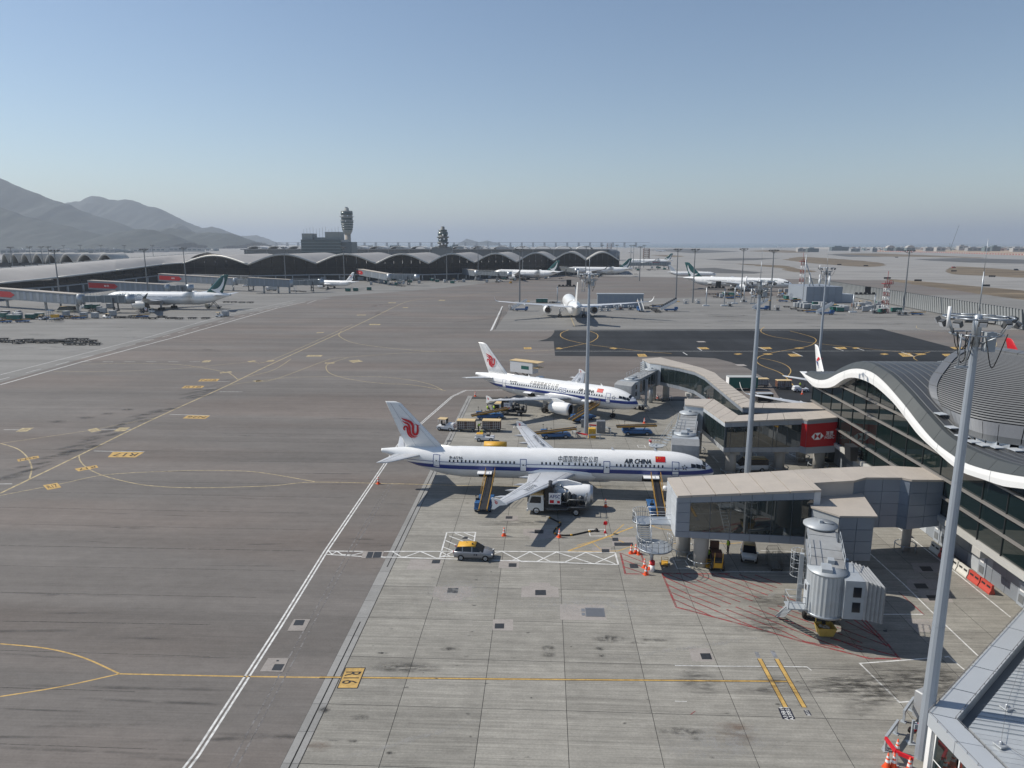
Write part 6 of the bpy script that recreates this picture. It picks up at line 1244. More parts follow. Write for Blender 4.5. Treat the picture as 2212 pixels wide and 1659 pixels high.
# ------------------------------------------------------------------ far terminal with glass vaults
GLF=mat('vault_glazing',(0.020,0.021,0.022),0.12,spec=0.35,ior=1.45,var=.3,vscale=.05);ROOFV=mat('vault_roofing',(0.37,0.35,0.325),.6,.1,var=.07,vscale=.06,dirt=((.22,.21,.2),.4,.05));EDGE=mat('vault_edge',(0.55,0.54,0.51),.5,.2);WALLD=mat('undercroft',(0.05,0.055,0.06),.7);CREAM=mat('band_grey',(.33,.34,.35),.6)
T1=thing('vaulted_terminal','far terminal of dark glass vaults with beige arched roofs','terminal',(-120,600,0));t1o=-Vector(T1.location)
def t1(mb,name,m,par=None):return mb.build(name,m,par or T1,None if par else t1o)
VZ=15.0
val=[D(*q,VZ) for q in ((382,565),(537,570),(684,568),(813,568),(926,568),(1025,566),(1116,565),(1195,562),(1266,561),(1337,561))]
val[0]=(val[0][0]+26,val[0][1]-38)
for i,(a,b) in enumerate(zip(val,val[1:])):
 a,b=Vector(a),Vector(b);n_=16;rise=7.8 if i else 6.8;arch=[(*a.lerp(b,k/n_),VZ+rise*(sin(pi*k/n_)**1.15)) for k in range(n_+1)]
 back=Vector((6,95,0));o_=Vector((0,-1.6,0))
 f=MB();f.loft([[tuple(Vector(p)+o_+back*t) for t in (0,.25,.5,.75,1)] for p in arch],closed=False,cap0=False,cap1=False);t1(f,'vault_roof',ROOFV)
 f=MB();f.loft([[tuple(Vector(p)+o_+Vector((0,-.15,-1.1))),tuple(Vector(p)+o_+Vector((0,-.15,.35))),tuple(Vector(p)+o_+Vector((0,1.2,.37))),tuple(Vector(p)+o_+Vector((0,1.2,-1.1)))] for p in arch]);t1(f,'vault_edge',EDGE)
 cols=6
 for c in range(cols):  # panes of the vault end: two tiers
  for zr in (0,1):
   u0,u1=c/cols+.004,(c+1)/cols-.004;pts=[]
   zl=5.6 if zr==0 else 11.2
   for t in (u0,(u0+u1)/2,u1):top=VZ+rise*sin(pi*t)**1.15-.8;pts.append((*a.lerp(b,t),min(11.0,top) if zr==0 else top))
   pn=MB();pn.add([(*a.lerp(b,u0),zl),(*a.lerp(b,u1),zl),pts[2],pts[1],pts[0]],[(0,1,2,3,4)]);t1(pn,'glass_pane',GLF)
 f=MB();d=(b-a);rz=atan2(d.y,d.x);m_=(a+b)/2;f.box((m_.x,m_.y-.5,5.0),(d.length,1.6,.9),rz=rz);t1(f,'floor_band',CREAM)
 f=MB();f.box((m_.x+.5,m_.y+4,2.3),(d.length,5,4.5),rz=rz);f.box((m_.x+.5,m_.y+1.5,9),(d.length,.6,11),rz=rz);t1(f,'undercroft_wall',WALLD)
 for k in range(4):c=a.lerp(b,(k+.5)/4);f=MB();f.tube((c.x,c.y-.2,0),(c.x,c.y-.2,4.6),.6,n=8);t1(f,'column',COLM)
 for k in range(3):c=a.lerp(b,(k+.3)/3.2);f=MB();f.box((c.x,c.y+1.4,1.7),(5,.3,2.8),rz=rz);t1(f,'bay_door',CREAM if k%2 else CLAD)
# long roof running towards the camera on the left
ev=smooth_pts([D3(*q,z) for q,z in ((c1(-330,1075),9.2),(c1(0,1040),9.5),(c1(500,990),11),(c1(1000,930),12.6),(c1(1400,880),14.2))]+[(*val[0],15.0)],5);rg_=smooth_pts([D3(*q,z) for q,z in ((c1(-330,941),15.6),(c1(0,915),16.4),(c1(500,878),17.6),(c1(1000,838),19.0),(c1(1500,801),20.6),(c1(1800,779),21.8))],5)
n_=len(ev)
for s0,s1 in [(k,k+5) for k in range(0,n_-1,5)]:
 f=MB();rings=[]
 for k in range(s0,min(s1,n_-1)+1):
  e_,r_=Vector(ev[k]),Vector(rg_[k]);rings.append([tuple(e_.lerp(r_,t)+Vector((0,0,2.6*sin(pi*t)*(1-.3*t)))) for t in (0,.2,.4,.6,.8,1)]+[tuple(r_+(r_-e_)*.8+Vector((0,0,-10)))])
 f.loft(rings,closed=False,cap0=False,cap1=False);t1(f,'roof_bay',ROOFV)
 f=MB();f.loft([[(p[0],p[1],p[2]-.9),(p[0]+.6,p[1]-.8,p[2]-.6),(p[0]+.6,p[1]-.8,p[2]+.2),(p[0],p[1],p[2]+.4)] for p in ev[s0:s1+1]]);t1(f,'eave',EDGE)
 a,b=Vector(ev[s0][:2]),Vector(ev[min(s1,n_-1)][:2])
 for c in range(5):
  ze=min(ev[s0][2],ev[min(s1,n_-1)][2])-.8
  for z0,z1 in ((5.4,(5.4+ze)/2-.1),((5.4+ze)/2+.1,ze)):
   p0,p1=a.lerp(b,c/5+.005)-Vector((2.5,0)),a.lerp(b,(c+1)/5-.005)-Vector((2.5,0));pn=MB();pn.add([(*p0,z0),(*p1,z0),(*p1,z1),(*p0,z1)],[(0,1,2,3)]);t1(pn,'glass_pane',GLF)
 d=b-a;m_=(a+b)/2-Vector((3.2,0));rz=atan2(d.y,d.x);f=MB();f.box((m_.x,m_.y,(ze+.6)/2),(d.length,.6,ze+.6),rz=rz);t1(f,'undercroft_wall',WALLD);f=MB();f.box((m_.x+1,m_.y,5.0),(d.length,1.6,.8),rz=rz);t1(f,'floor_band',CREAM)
 for c in range(4):q=a.lerp(b,(c+.5)/4);f=MB();f.tube((q.x,q.y,0),(q.x,q.y,4.6),.7,n=8);t1(f,'column',COLM)
sk=MB();r0,r1_=Vector(rg_[0]),Vector(rg_[-1])
for k in range(26):c=r0.lerp(r1_,(k+.5)/26);sk=MB();sk.box((c.x+1.5,c.y,c.z+.5),(1.6,(r1_-r0).length/26*.75,.5),rz=atan2((r1_-r0).y,(r1_-r0).x)-pi/2);t1(sk,'ridge_skylight',EDGE)
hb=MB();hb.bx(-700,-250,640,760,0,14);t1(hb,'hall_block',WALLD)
# white arches of the hall behind
ARCH=mat('arch_concrete',(.50,.48,.44),.7)
HA=thing('arched_hall','row of white arched vaults behind the long roof at left','hall',(-400,660,0));hao=-Vector(HA.location)
for x0,x1 in ((5,78),(80,168),(170,262),(270,375),(380,503),(505,645),(650,822),(825,992)):
 A_,B_=Vector(D(*c1(x0,850),13)),Vector(D(*c1(x1,850),13));s_=640/A_.y;A_*=s_;B_*=640/B_.y;n_=12
 f=MB();rings=[]
 for k in range(n_+1):
  t=k/n_;p=A_.lerp(B_,t);z=12+10.5*sin(pi*t)**.8;pin=A_.lerp(B_,.5+(t-.5)*.86);zi=12+9.0*sin(pi*t)**.8
  rings.append([(p.x,p.y,z),(p.x-25,p.y+70,z),(pin.x-25,pin.y+70,zi),(pin.x,pin.y,zi)])
 f.loft(rings);f.build('vault',ARCH,HA,hao);f=MB();f.prism([(A_.x+1,A_.y+3),(B_.x-1,B_.y+3),(B_.x-1,B_.y+9),(A_.x+1,A_.y+9)],0,11.8);f.build('wall',WALLD,HA,hao)
# red-panelled bridges at the far terminal
GBR=mat('far_bridge_grey',(.22,.25,.28),.5,.2,var=.06,vscale=.2)
def far_bridge(a,b,label,ext=None,red=.42,zt=8.6,zb_=3.9,w=4.0,redsign=True):
 a,b=Vector(a),Vector(b);d=(b-a);L_=d.length;u=d.normalized();n_=Vector((-u.y,u.x));root=thing('boarding_bridge',label,'boarding bridge',(b.x,b.y,0),0,'bridges along the far terminal');o=-Vector(root.location)
 f=MB();q=[a-n_*w/2,b-n_*w/2,b+n_*w/2,a+n_*w/2];f.prism([tuple(p) for p in q],[zb_+1.0,zb_,zb_,zb_+1.0],[zt+1.4,zt,zt,zt+1.4]);f.build('corridor',GBR,root,o)
 f=MB();q2=[a-n_*(w/2+.2),b-n_*(w/2+.2),b+n_*(w/2+.2),a+n_*(w/2+.2)];f.prism([tuple(p) for p in q2],[zt+1.4,zt,zt,zt+1.4],[zt+1.7,zt+.3,zt+.3,zt+1.7]);f.build('roof',TAN,root,o)
 sg_=-1 if (n_.y>0) else 1;nn=n_*sg_*(w/2+.06)  # the side that faces the camera
 P_=lambda t,v:(a.x+d.x*t+nn.x,a.y+d.y*t+nn.y,zb_+1.0*(1-t)+v*(zt-zb_+.4*(1-t)))
 if redsign:
  f=MB();f.add([P_(0.01,.20),P_(red-.04,.20),P_(red,.50),P_(red-.04,.80),P_(.01,.80)],[(0,1,2,3,4)]);f.build('sign_panel',HRED,root,o)
  ax=u if u.x>0 else -u;c=Vector(P_(red*.62,.50));hsbc(root,c+Vector((0,0,0)),ax,2.3,off=root.location)
 for k in range(9):
  t=red+(1-red)*(k+.5)/9;f=MB();f.add([P_(t-.012,.12),P_(t+.012,.12),P_(t+.012,.95),P_(t-.012,.95)],[(0,1,2,3)]);f.build('wall_rib',CLADB if k%3 else CLAD,root,o)
 for t in (.35,.7,.97):p=a.lerp(b,t);f=MB();f.tube((p.x,p.y,0),(p.x,p.y,zb_+.6),.6,n=10);f.build('column',COLM,root,o)
 if ext:
  e_=Vector(ext);g_=e_-b;gl=g_.length;gu=g_.normalized();gn=Vector((-gu.y,gu.x))
  for t0,t1_,ww,dz in ((.0,.55,2.6,0),(.45,1,3.1,.25)):
   p0,p1=b+g_*t0,b+g_*t1_;f=MB();q=[p0-gn*ww/2,p1-gn*ww/2,p1+gn*ww/2,p0+gn*ww/2];z1=zt-.6;f.prism([tuple(p) for p in q],[z1-3-dz]*4,[z1+dz]*4);tu=f.build('tunnel',mat('far_walkway_grey',(.20,.22,.235),.45,.3,var=.2,vscale=.5),root,o)
   for k in range(max(2,int(gl*(t1_-t0)/3))):
    tt=(k+.5)/max(2,int(gl*(t1_-t0)/3));c=p0.lerp(p1,tt);f=MB()
    for sd in (-1,1):f.box((c.x+gn.x*sd*(ww/2+.05),c.y+gn.y*sd*(ww/2+.05),z1-1.5),(.25,.12,3+dz),rz=atan2(gu.y,gu.x))
    fo=f.build('tunnel_frame',GALV,root,o);fo['kind']='stuff'
  f=MB();f.lathe([(2.1,zt-4.2),(2.1,zt-.2),(.1,zt)],'z',(e_.x,e_.y,0),16,0,True);f.build('cab',GALV,root,o)
  f=MB();f.lathe([(1.9,zt-4.6),(1.9,zt),(.1,zt+.2)],'z',(b.x,b.y,0),16,0,True);f.build('rotunda',GALV,root,o)
  c=b.lerp(e_,.7);f=MB()
  for sd in (-1,1):f.box((c.x+gn.x*sd*2.0,c.y+gn.y*sd*2.0,3.9),(.5,.5,6.4),rz=atan2(gu.y,gu.x))
  f.box((c.x,c.y,1.0),(1.1,4.4,.7),rz=atan2(gu.y,gu.x));f.build('lift_frame',LAMP,root,o)
  f=MB();rail(f,[(b.x-gn.x,b.y-gn.y,zt-.5),(e_.x-gn.x,e_.y-gn.y,zt-.3)],r=.05);s0=b+gu*1.5+gn*sg_*2.2
  for k in range(10):f.box((s0.x+gn.x*sg_*.35*k,s0.y+gn.y*sg_*.35*k,4.0-.4*k),(1.0,.35,.06),rz=atan2(gu.y,gu.x))
  f.tube((s0.x,s0.y,4.2),(s0.x+gn.x*sg_*3.6,s0.y+gn.y*sg_*3.6,.1),.08,n=4);f.tube((s0.x+gu.x,s0.y+gu.y,5.2),(s0.x+gn.x*sg_*3.6+gu.x,s0.y+gn.y*sg_*3.6+gu.y,1.1),.06,n=4);f.build('service_stair',WSTEEL,root,o)
 return root
far_bridge(D(*c1(-260,1075),9.6),D(*c1(690,1140),8.6),'grey bridge with red HSBC arrow at the left edge, nearest at the far terminal',D(*c1(1120,1150),8),.47)
far_bridge(D(*c1(780,1020),10),D(*c1(1440,1055),8.6),'second grey bridge with red HSBC arrow from the left, behind the green-tailed widebody',D(*c1(1640,1062),8),.40)
far_bridge(D(*c1(1388,962),10),D(*c1(2030,1000),8.6),'third grey bridge with red HSBC arrow from the left, above the green tail',D(*c2(10,690),8),.33)
far_bridge(D(*c2(-60,690),8.6),D(*c2(295,690),8.6),'plain grey bridge reaching the small airliner with red and blue tail',D(*c2(560,690),8),.01,redsign=False)
far_bridge(D(*c2(868,592),10),D(*c2(1150,640),8.6),'grey bridge with red arrow just right of the small airliner',D(*c2(1390,650),8),.30)
far_bridge(D(*c2(1630,572),10),D(*c2(1905,610),8.6),'grey bridge with red arrow left of the first distant green tail',D(*c2(2190,625),8),.28)
far_bridge(D(*c3(428,336),10),D(*c3(640,352),8.6),'grey bridge with red arrow behind the first distant green tail',D(*c3(880,380),8),.27)
far_bridge(D(*c3(948,318),10),D(*c3(1150,332),8.6),'grey bridge with red arrow behind the second distant green tail',D(*c3(1290,350),8),.27)
far_bridge(D(*c3(1530,322),8.6),D(*c3(1680,322),8.6),'dark low bridge with a red panel at the far end of the vaults',D(*c3(1310,325),8.6),.5)
# ------------------------------------------------------------------ control towers, far buildings
TWG=mat('tower_grey',(.27,.285,.275),.7);TWD=mat('tower_green_glass',(.05,.085,.085),.25);TWC=mat('tower_concrete',(.36,.32,.275),.8)
X,z=atY(752,530,1090);T=thing('control_tower','tall control tower with flared grey-green head above the office block','control tower',(X,1090,0))
f=MB();f.lathe([(4.9,0),(4.5,46)],'z',(0,0,0),24,0,True);f.build('shaft',TWC,T)
f=MB();f.lathe([(4.6,44),(7.2,49),(8.4,55),(9.0,62),(9.6,65),(8.2,65.3),(8.4,69),(9.4,70),(8.0,70.5),(8.0,72),(8.6,78),(8.8,79),(3.4,79.4),(3.4,83),(2,83.2)],'z',(0,0,0),32,0,True);hd_=f.build('head',TWG,T)
for r_,z0,z1 in ((7.9,51,52.6),(8.5,54.4,56),(8.9,58,59.6),(9.25,61.4,63),(8.5,66.2,68.4),(8.75,73.2,77.2)):f=MB();f.lathe([(r_-.1,z0),(r_+.12,z0),(r_+.16,z1),(r_-.1,z1)],'z',(0,0,0),32);f.build('window_band',TWD,hd_)
for r_,z0 in ((10.2,64.6),(10.6,70.2)):
 f=MB();f.lathe([(r_,z0),(r_,z0+.3)],'z',(0,0,0),32,0,True)
 for k in range(16):q=2*pi*k/16;f.tube((r_*cos(q),r_*sin(q),z0),(r_*cos(q),r_*sin(q),z0+1.2),.08,n=4)
 f.build('gallery',TWG,hd_)
for a_,z_ in ((-1.9,70.6),(-1.2,70.8),(-1.5,63),(-.3,70.4),(3.4,70.4)):f=MB();f.lathe([(.05,0),(.8,.25),(.9,.4)],'y',(9.9*cos(a_),10*sin(a_)-.6,z_+.8),10,0,True);f.build('dish',SIGNW,hd_)
f=MB();f.box((0,0,84.2),(4.2,.5,1.2),rz=.4);f.tube((0,0,83),(0,0,84.5),.3);f.build('radar',TWG,hd_)
X,z=atY(957,530,960);T2_=thing('control_tower','shorter dark control tower with stacked galleries, right of the tall one','control tower',(X,960,0))
f=MB();f.bx(-14,12,-6,8,0,26);f.build('base_block',mat('tower_base',(.16,.17,.17),.6),T2_)
f=MB();f.lathe([(6.0,20),(6.0,30),(7.6,31),(7.6,33),(5.8,33.2),(6.2,38),(8.2,38.6),(8.2,40),(5.6,40.4),(6.4,46),(5.4,46.6),(5.4,49),(2.6,49.4),(2.4,53),(.3,53.4)],'z',(0,0,0),8,0,True);f.build('shaft',mat('tower_dark',(.13,.14,.14),.6),T2_)
for r_,z0,z1 in ((6.3,34,36.6),(6.5,41.5,45.2),(5.5,47,48.5)):f=MB();f.lathe([(r_-.4,z0),(r_+.1,z0),(r_+.3,z1),(r_-.4,z1)],'z',(0,0,0),8);f.build('window_band',TWD,T2_)
for a_,z_ in ((-1.9,36),(-1.2,37),(-1.6,30),(-1.0,30.5),(-2.2,29),(-1.4,42)):f=MB();f.lathe([(.05,0),(1.1,.25),(1.2,.4)],'y',(7.4*cos(a_),8.4*sin(a_)-.3,z_),10,0,True);f.build('dish',SIGNW,T2_)
X,z=atY(694,530,940);OB=thing('office_block','blue-green glass office block with roof plant, left of the tall tower','office building',(X,940,0))
f=MB();f.bx(-27,27,0,40,0,36);f.build('block',mat('office_glass',(.055,.085,.10),.15,spec=.7),OB)
for k in range(8):f=MB();f.bx(-27.1,27.1,-.25,.0,4+4*k,5.0+4*k);f.build('spandrel',mat('office_band',(.13,.17,.18),.4),OB)
f=MB();f.bx(-27,-13,5,25,36,44);f.build('plant_room',TWG,OB);f=MB();f.bx(4,24,5,25,36,46);f.build('plant_room',TWG,OB);f=MB();f.bx(-12,3,8,25,36,39);f.build('plant_room',TWG,OB);f=MB();f.bx(24,40,2,30,0,33);f.build('side_wing',mat('office_wing',(.10,.12,.13),.5),OB)
for k in range(12):x_=-25+4.2*k;f=MB();f.tube((x_,8,38),(x_,8,50+(k%4)),.18,n=4);f.build('roof_antenna',TWG,OB)
# midfield concourse in the distance
MC=thing('midfield_concourse','long distant grey concourse with a row of small roof arches behind the vaults','concourse',(-150,1320,0));mo=-Vector(MC.location)
f=MB();f.bx(-560,112,1320,1370,0,19);f.build('body',mat('concourse_glass',(.09,.10,.11),.3),MC,mo);f=MB();f.bx(-565,116,1316,1375,19,20.6);f.build('roof_slab',mat('concourse_roof',(.26,.26,.26),.6),MC,mo)
for k in range(17):
 x0=-555+38*k;f=MB();f.loft([[(x0+19+15*cos(pi*q/8),1312,20.4+5.5*sin(pi*q/8)),(x0+19+15*cos(pi*q/8),1360,20.4+5.5*sin(pi*q/8)),(x0+19+13.6*cos(pi*q/8),1360,20.2+4.7*sin(pi*q/8)),(x0+19+13.6*cos(pi*q/8),1312,20.2+4.7*sin(pi*q/8))] for q in range(9)]);f.build('roof_arch',mat('concourse_arch',(.5,.5,.49),.6),MC,mo);f=MB();f.bx(x0,x0+1.2,1318.8,1320,0,19);f.build('fin',TWG,MC,mo)
f=MB();f.lathe([(26,0),(26,15),(20,19),(5,21)],'z',(112,1345,0),20,0,True);f.build('end_dome',mat('concourse_dome',(.12,.13,.14),.4),MC,mo)
BLDM=[mat('far_building_a',(.27,.28,.29),.7),mat('far_building_b',(.13,.18,.19),.6),mat('far_building_c',(.40,.39,.37),.7),mat('far_building_d',(.09,.12,.13),.6)]
def far_block(q0,q1,Y,label,m=0,kind='block',name='far_building'):
 """q0 = lower left, q1 = upper right reading; stands at distance Y"""
 X0,_=atY(q0[0],q0[1],Y);X1,zt=atY(q1[0],q1[1],Y);zt=max(4,zt*.58);w=X1-X0;r=thing(name,label,'building',((X0+X1)/2,Y,0));f=MB();dp=max(20,w*.4)
 if kind=='dome':
  f.bx(-w/2,w/2,0,dp,0,zt*.5);f.build('body',BLDM[m],r);f=MB();f.loft([[(w/2*.9*cos(pi*k/8),y_,zt*.5+zt*.5*sin(pi*k/8)) for k in range(9)] for y_ in (0,dp)]);f.build('roof',BLDM[(m+1)%4],r)
 else :
  f.bx(-w/2,w/2,0,dp,0,zt*.8);f.build('body',BLDM[m],r);f=MB();f.bx(-w*.3,w*.1,dp*.2,dp*.7,zt*.8,zt);f.build('plant_room',BLDM[(m+2)%4],r)
 nb=max(2,min(8,int(w/14)))
 for k in range(nb):f=MB();x_=-w/2+w*(k+.15)/nb;f.bx(x_,x_+w*.7/nb,-.4,0,zt*.3,zt*.6);f.build('window_strip',BLDM[3],r)
 return r
for a in (((c5(555,178)),(c5(705,150)),2900,'long dark far block with white roof box, right of the shoreline',3),((c5(345,192)),(c5(445,165)),2500,'small dark far block with pale left end by the shoreline',3),((c5(260,192)),(c5(340,172)),2600,'pale low shed left of the small dark block',2),((c5(905,188)),(c5(950,158)),2500,'narrow pale tower block left of the twin green domes',0),((c5(1030,182)),(c5(1108,138)),2700,'left green domed construction building with crane',1,'dome'),((c5(1200,182)),(c5(1282,138)),2700,'right green domed construction building with crane',1,'dome'),((c5(1110,185)),(c5(1180,165)),2650,'low dark building between the green domes',3),((c5(1460,185)),(c5(1540,155)),2700,'white low block right of the domes',2),((c5(1365,178)),(c5(1460,160)),2750,'pale shed left of the white low block',0),((c5(1655,162)),(c5(1735,137)),3200,'row of white silos on the horizon',2),((c5(1875,185)),(c5(1925,152)),2700,'green block left of the scaffold frames',1),((c5(1940,180)),(c5(2020,138)),2800,'dark scaffold-like building near the right edge',3),((c5(2120,190)),(c5(2230,162)),2600,'white roofed shed at the right edge',2),((c5(1730,182)),(c5(1860,160)),2800,'long pale platform building right of the silos',0),((c5(720,188)),(c5(800,172)),2600,'low pale sheds between the long dark block and tower block',0),
(c1(0,768),c1(162,702),1900,'white multi-storey block at the left edge below the hills',0),(c1(165,765),c1(560,712),2000,'wide hangar with pale flat roof, left below the hills',2),(c1(620,768),c1(760,728),2100,'dark cargo shed left of centre below the hills',3),(c1(775,765),c1(985,705),2200,'pale cargo shed below the left hill foot',0),(c1(990,762),c1(1120,735),2200,'low grey shed below the wooded hill',3),(c1(1150,745),c1(1260,712),2300,'white block between the sheds and the pale factory',2),(c1(1268,745),c1(1420,695),2400,'pale factory with slim spire below the wooded hill',2),(c1(1425,745),c1(1610,698),2500,'long pale factory right of the spire',0),(c1(1615,745),c1(1740,705),2500,'beige block right of the long pale factory',2),
(c2(850,375),c2(1090,350),2400,'flat-topped distant block just right of the tall tower',0),(c2(1110,378),c2(1320,352),2500,'long distant block between the two towers',3),(c2(1672,380),c2(1790,342),2600,'blue-grey distant block right of the second tower',1),(c2(2080,380),c2(2212,352),2500,'grey distant block above the far concourse',0),(c3(182,170),c3(335,135),2300,'pale distant block with sloping roof above the concourse',0),(c3(0,170),c3(45,140),2500,'stepped distant block above the concourse',2),(c2(1860,385),c2(1960,360),2700,'small pale distant buildings right of the second tower',2)):
 far_block(*a)
cr=thing('tower_crane','thin leaning crane on the far right horizon','crane',(*[atY(*c5(1580,150),3200)[0],3200],0));f=MB();f.tube((0,0,0),(26,0,105),.9,n=4);f.tube((0,0,0),(-4,0,30),.9,n=4);f.build('jib',BLDM[3],cr)
sb=thing('sea_bridge','pale viaduct on piers low over the sea behind the towers','viaduct',(-700,5600,-4));f=MB();f.bx(-1700,1500,0,25,34,37);f.build('deck',BLDM[0],sb)
for k in range(36):f=MB();f.bx(-1690+88*k,-1676+88*k,3,22,0,34);f.build('pier',BLDM[0],sb)
# ------------------------------------------------------------------ hills
HILL=ground_mat('wooded_hillside',(0.026,0.034,0.030),0.35,0.4,0.35,(0.012,0.012,0.012))
from mathutils import noise as NZ
def hill(name,pts,Y,depth,seed=0):
 pr=[atY(*q,Y) for q in pts];xs=[p[0] for p in pr];n_=170;m_=26;f=MB();rows=[]
 for i in range(n_+1):
  x=xs[0]+(xs[-1]-xs[0])*i/n_
  for (x0,z0),(x1,z1) in zip(pr,pr[1:]):
   if x0<=x<=x1+1e-6:t=(x-x0)/max(1e-6,x1-x0);zz=z0+(z1-z0)*t;break
  row=[]
  for j in range(m_+1):
   t=j/m_;y=Y-depth+2*depth*t;prof=(1-abs(2*t-1))**.9;k=1+(.20*NZ.noise((x/230,y/170,seed))-.07*abs(NZ.noise((x/90,y/140,seed+9))))*min(1,(1-prof)*4);z=max(-5,(zz)*prof*k+(6*NZ.noise((x/55,y/55,seed+3)) if prof>.02 else 0))-2;row.append((x+60*NZ.noise((y/400,x/400,1))*(1-prof),y,z))
  rows.append(row)
 f.loft(rows,0,True,False,False,False);o=f.build(name,HILL);struct(o)
C1=lambda *p:[c1(*q) for q in p]
hill('hill',C1((-900,60),(-500,40),(-250,60),(0,135),(100,175),(200,220),(300,255),(400,300),(500,330),(600,360),(650,392),(700,410),(800,455),(900,480),(1050,530),(1160,580),(1300,690)),4700,900,1)
hill('hill',C1((250,560),(450,420),(580,345),(640,338),(700,328),(750,300),(800,287),(860,292),(950,318),(1010,326),(1080,316),(1150,326),(1220,352),(1280,378),(1345,385),(1400,405),(1450,430),(1520,465),(1600,505),(1680,540),(1750,565),(1790,560),(1830,551),(1880,562),(1980,600),(2100,690)),6600,900,2)
hill('hill',C1((-900,380),(-300,360),(0,385),(80,415),(150,430),(250,470),(400,505),(500,530),(600,550),(700,578),(800,600),(900,628),(1050,690)),3600,500,3)
hill('hill',C1((800,690),(900,628),(1000,605),(1100,588),(1180,575),(1240,567),(1300,574),(1350,588),(1450,612),(1550,640),(1640,690)),3500,400,4)
hill('hill',C1((1250,640),(1340,592),(1420,570),(1480,560),(1560,570),(1640,590),(1700,606),(1800,598),(1900,602),(2000,615),(2060,630),(2130,655),(2200,690)),4100,450,5)
hill('hill',C1((1380,620),(1480,545),(1535,521),(1580,535),(1650,590),(1720,640)),5400,500,6)
hill('hill',C1((1980,660),(2080,632),(2212,628))+[c2(0,303),c2(30,318),c2(90,356),c2(140,375)],8500,900,7)
hill('hill',[c2(1760,372),c2(1820,335),c2(1870,345),c2(1930,362),c2(2000,350),c2(2090,372)],9000,700,8)
lm=MB();lm.add([(p[0],p[1],-2.0) for p in ((-9000,3000),(-300,3000),(-350,9000),(-9000,12000))],[(0,1,2,3)])
# ------------------------------------------------------------------ vehicles and equipment (local +X = forward)
BLUEV=mat('vehicle_blue',(.03,.115,.29),.5,var=.15,vscale=1.5,dirt=((.09,.10,.11),.6,1.6));WHV=mat('vehicle_white',(.70,.71,.72),.35,var=.05,vscale=1.2,coat=.3,dirt=((.42,.40,.36),.3,1.2));TANR=mat('tan_roof',(.62,.46,.24),.6,var=.08,vscale=1.2);YEV=mat('vehicle_yellow',(.62,.34,.03),.5,var=.12,vscale=1.5);BLACKV=mat('vehicle_black',(.02,.02,.022),.5,var=.3,vscale=2);CHAS=mat('chassis_dark',(.045,.045,.047),.6,var=.3,vscale=2);RIMV=mat('wheel_rim',(.42,.43,.44),.4,.6);RBRN=mat('cart_brown',(.12,.055,.035),.7,var=.3,vscale=2);GREENC=mat('container_green',(.02,.12,.10),.5,var=.15,vscale=.8);GREYC=mat('container_grey',(.36,.38,.40),.5,.2,var=.12,vscale=.8,rnd=.15);HIVIS=mat('hi_vis',(.50,.72,.04),.6);ORNG=mat('cone_orange',(.75,.09,.02),.5);CLAMP=mat('head_lamp',(.7,.7,.68),.2);TAILL=mat('tail_lamp',(.4,.01,.01),.3)
def wheels(root,pos,r=.34,w=.24):
 me={}
 for x,y in pos:
  if 't' not in me:
   m=MB();m.lathe([(r*.6,-w/2),(r*.92,-w/2),(r,-w*.3),(r,w*.3),(r*.92,w/2),(r*.6,w/2)],'y',(0,0,0),18);o=m.build('wheel',RUBR,root,(x,y,r));me['t']=o.data
   m=MB();m.lathe([(.03,-w/2-.005),(r*.25,-w/2-.01),(r*.3,-w*.3),(r*.56,-w*.3),(r*.62,-w/2)],'y',(0,0,0),14);m.lathe([(.03,w/2+.005),(r*.25,w/2+.01),(r*.3,w*.3),(r*.56,w*.3),(r*.62,w/2)],'y',(0,0,0),14);q=m.build('rim',RIMV,o);me['r']=q.data
  else :o=link('wheel',me['t'],root,(x,y,r));link('rim',me['r'],o)
def chbox(m,x0,x1,w,z0,z1,c=.08,mi=0):  # box with chamfered upper edges
 m.loft([[(x0,-w/2,z0),(x0,w/2,z0),(x1,w/2,z0),(x1,-w/2,z0)],[(x0,-w/2,z1-c),(x0,w/2,z1-c),(x1,w/2,z1-c),(x1,-w/2,z1-c)],[(x0+c,-w/2+c,z1),(x0+c,w/2-c,z1),(x1-c,w/2-c,z1),(x1-c,-w/2+c,z1)]],mi,False)
BELTY=mat('worn_belt_yellow',(.33,.185,.03),.6,var=.2,vscale=1.5,dirt=((.10,.07,.04),.6,1.3))
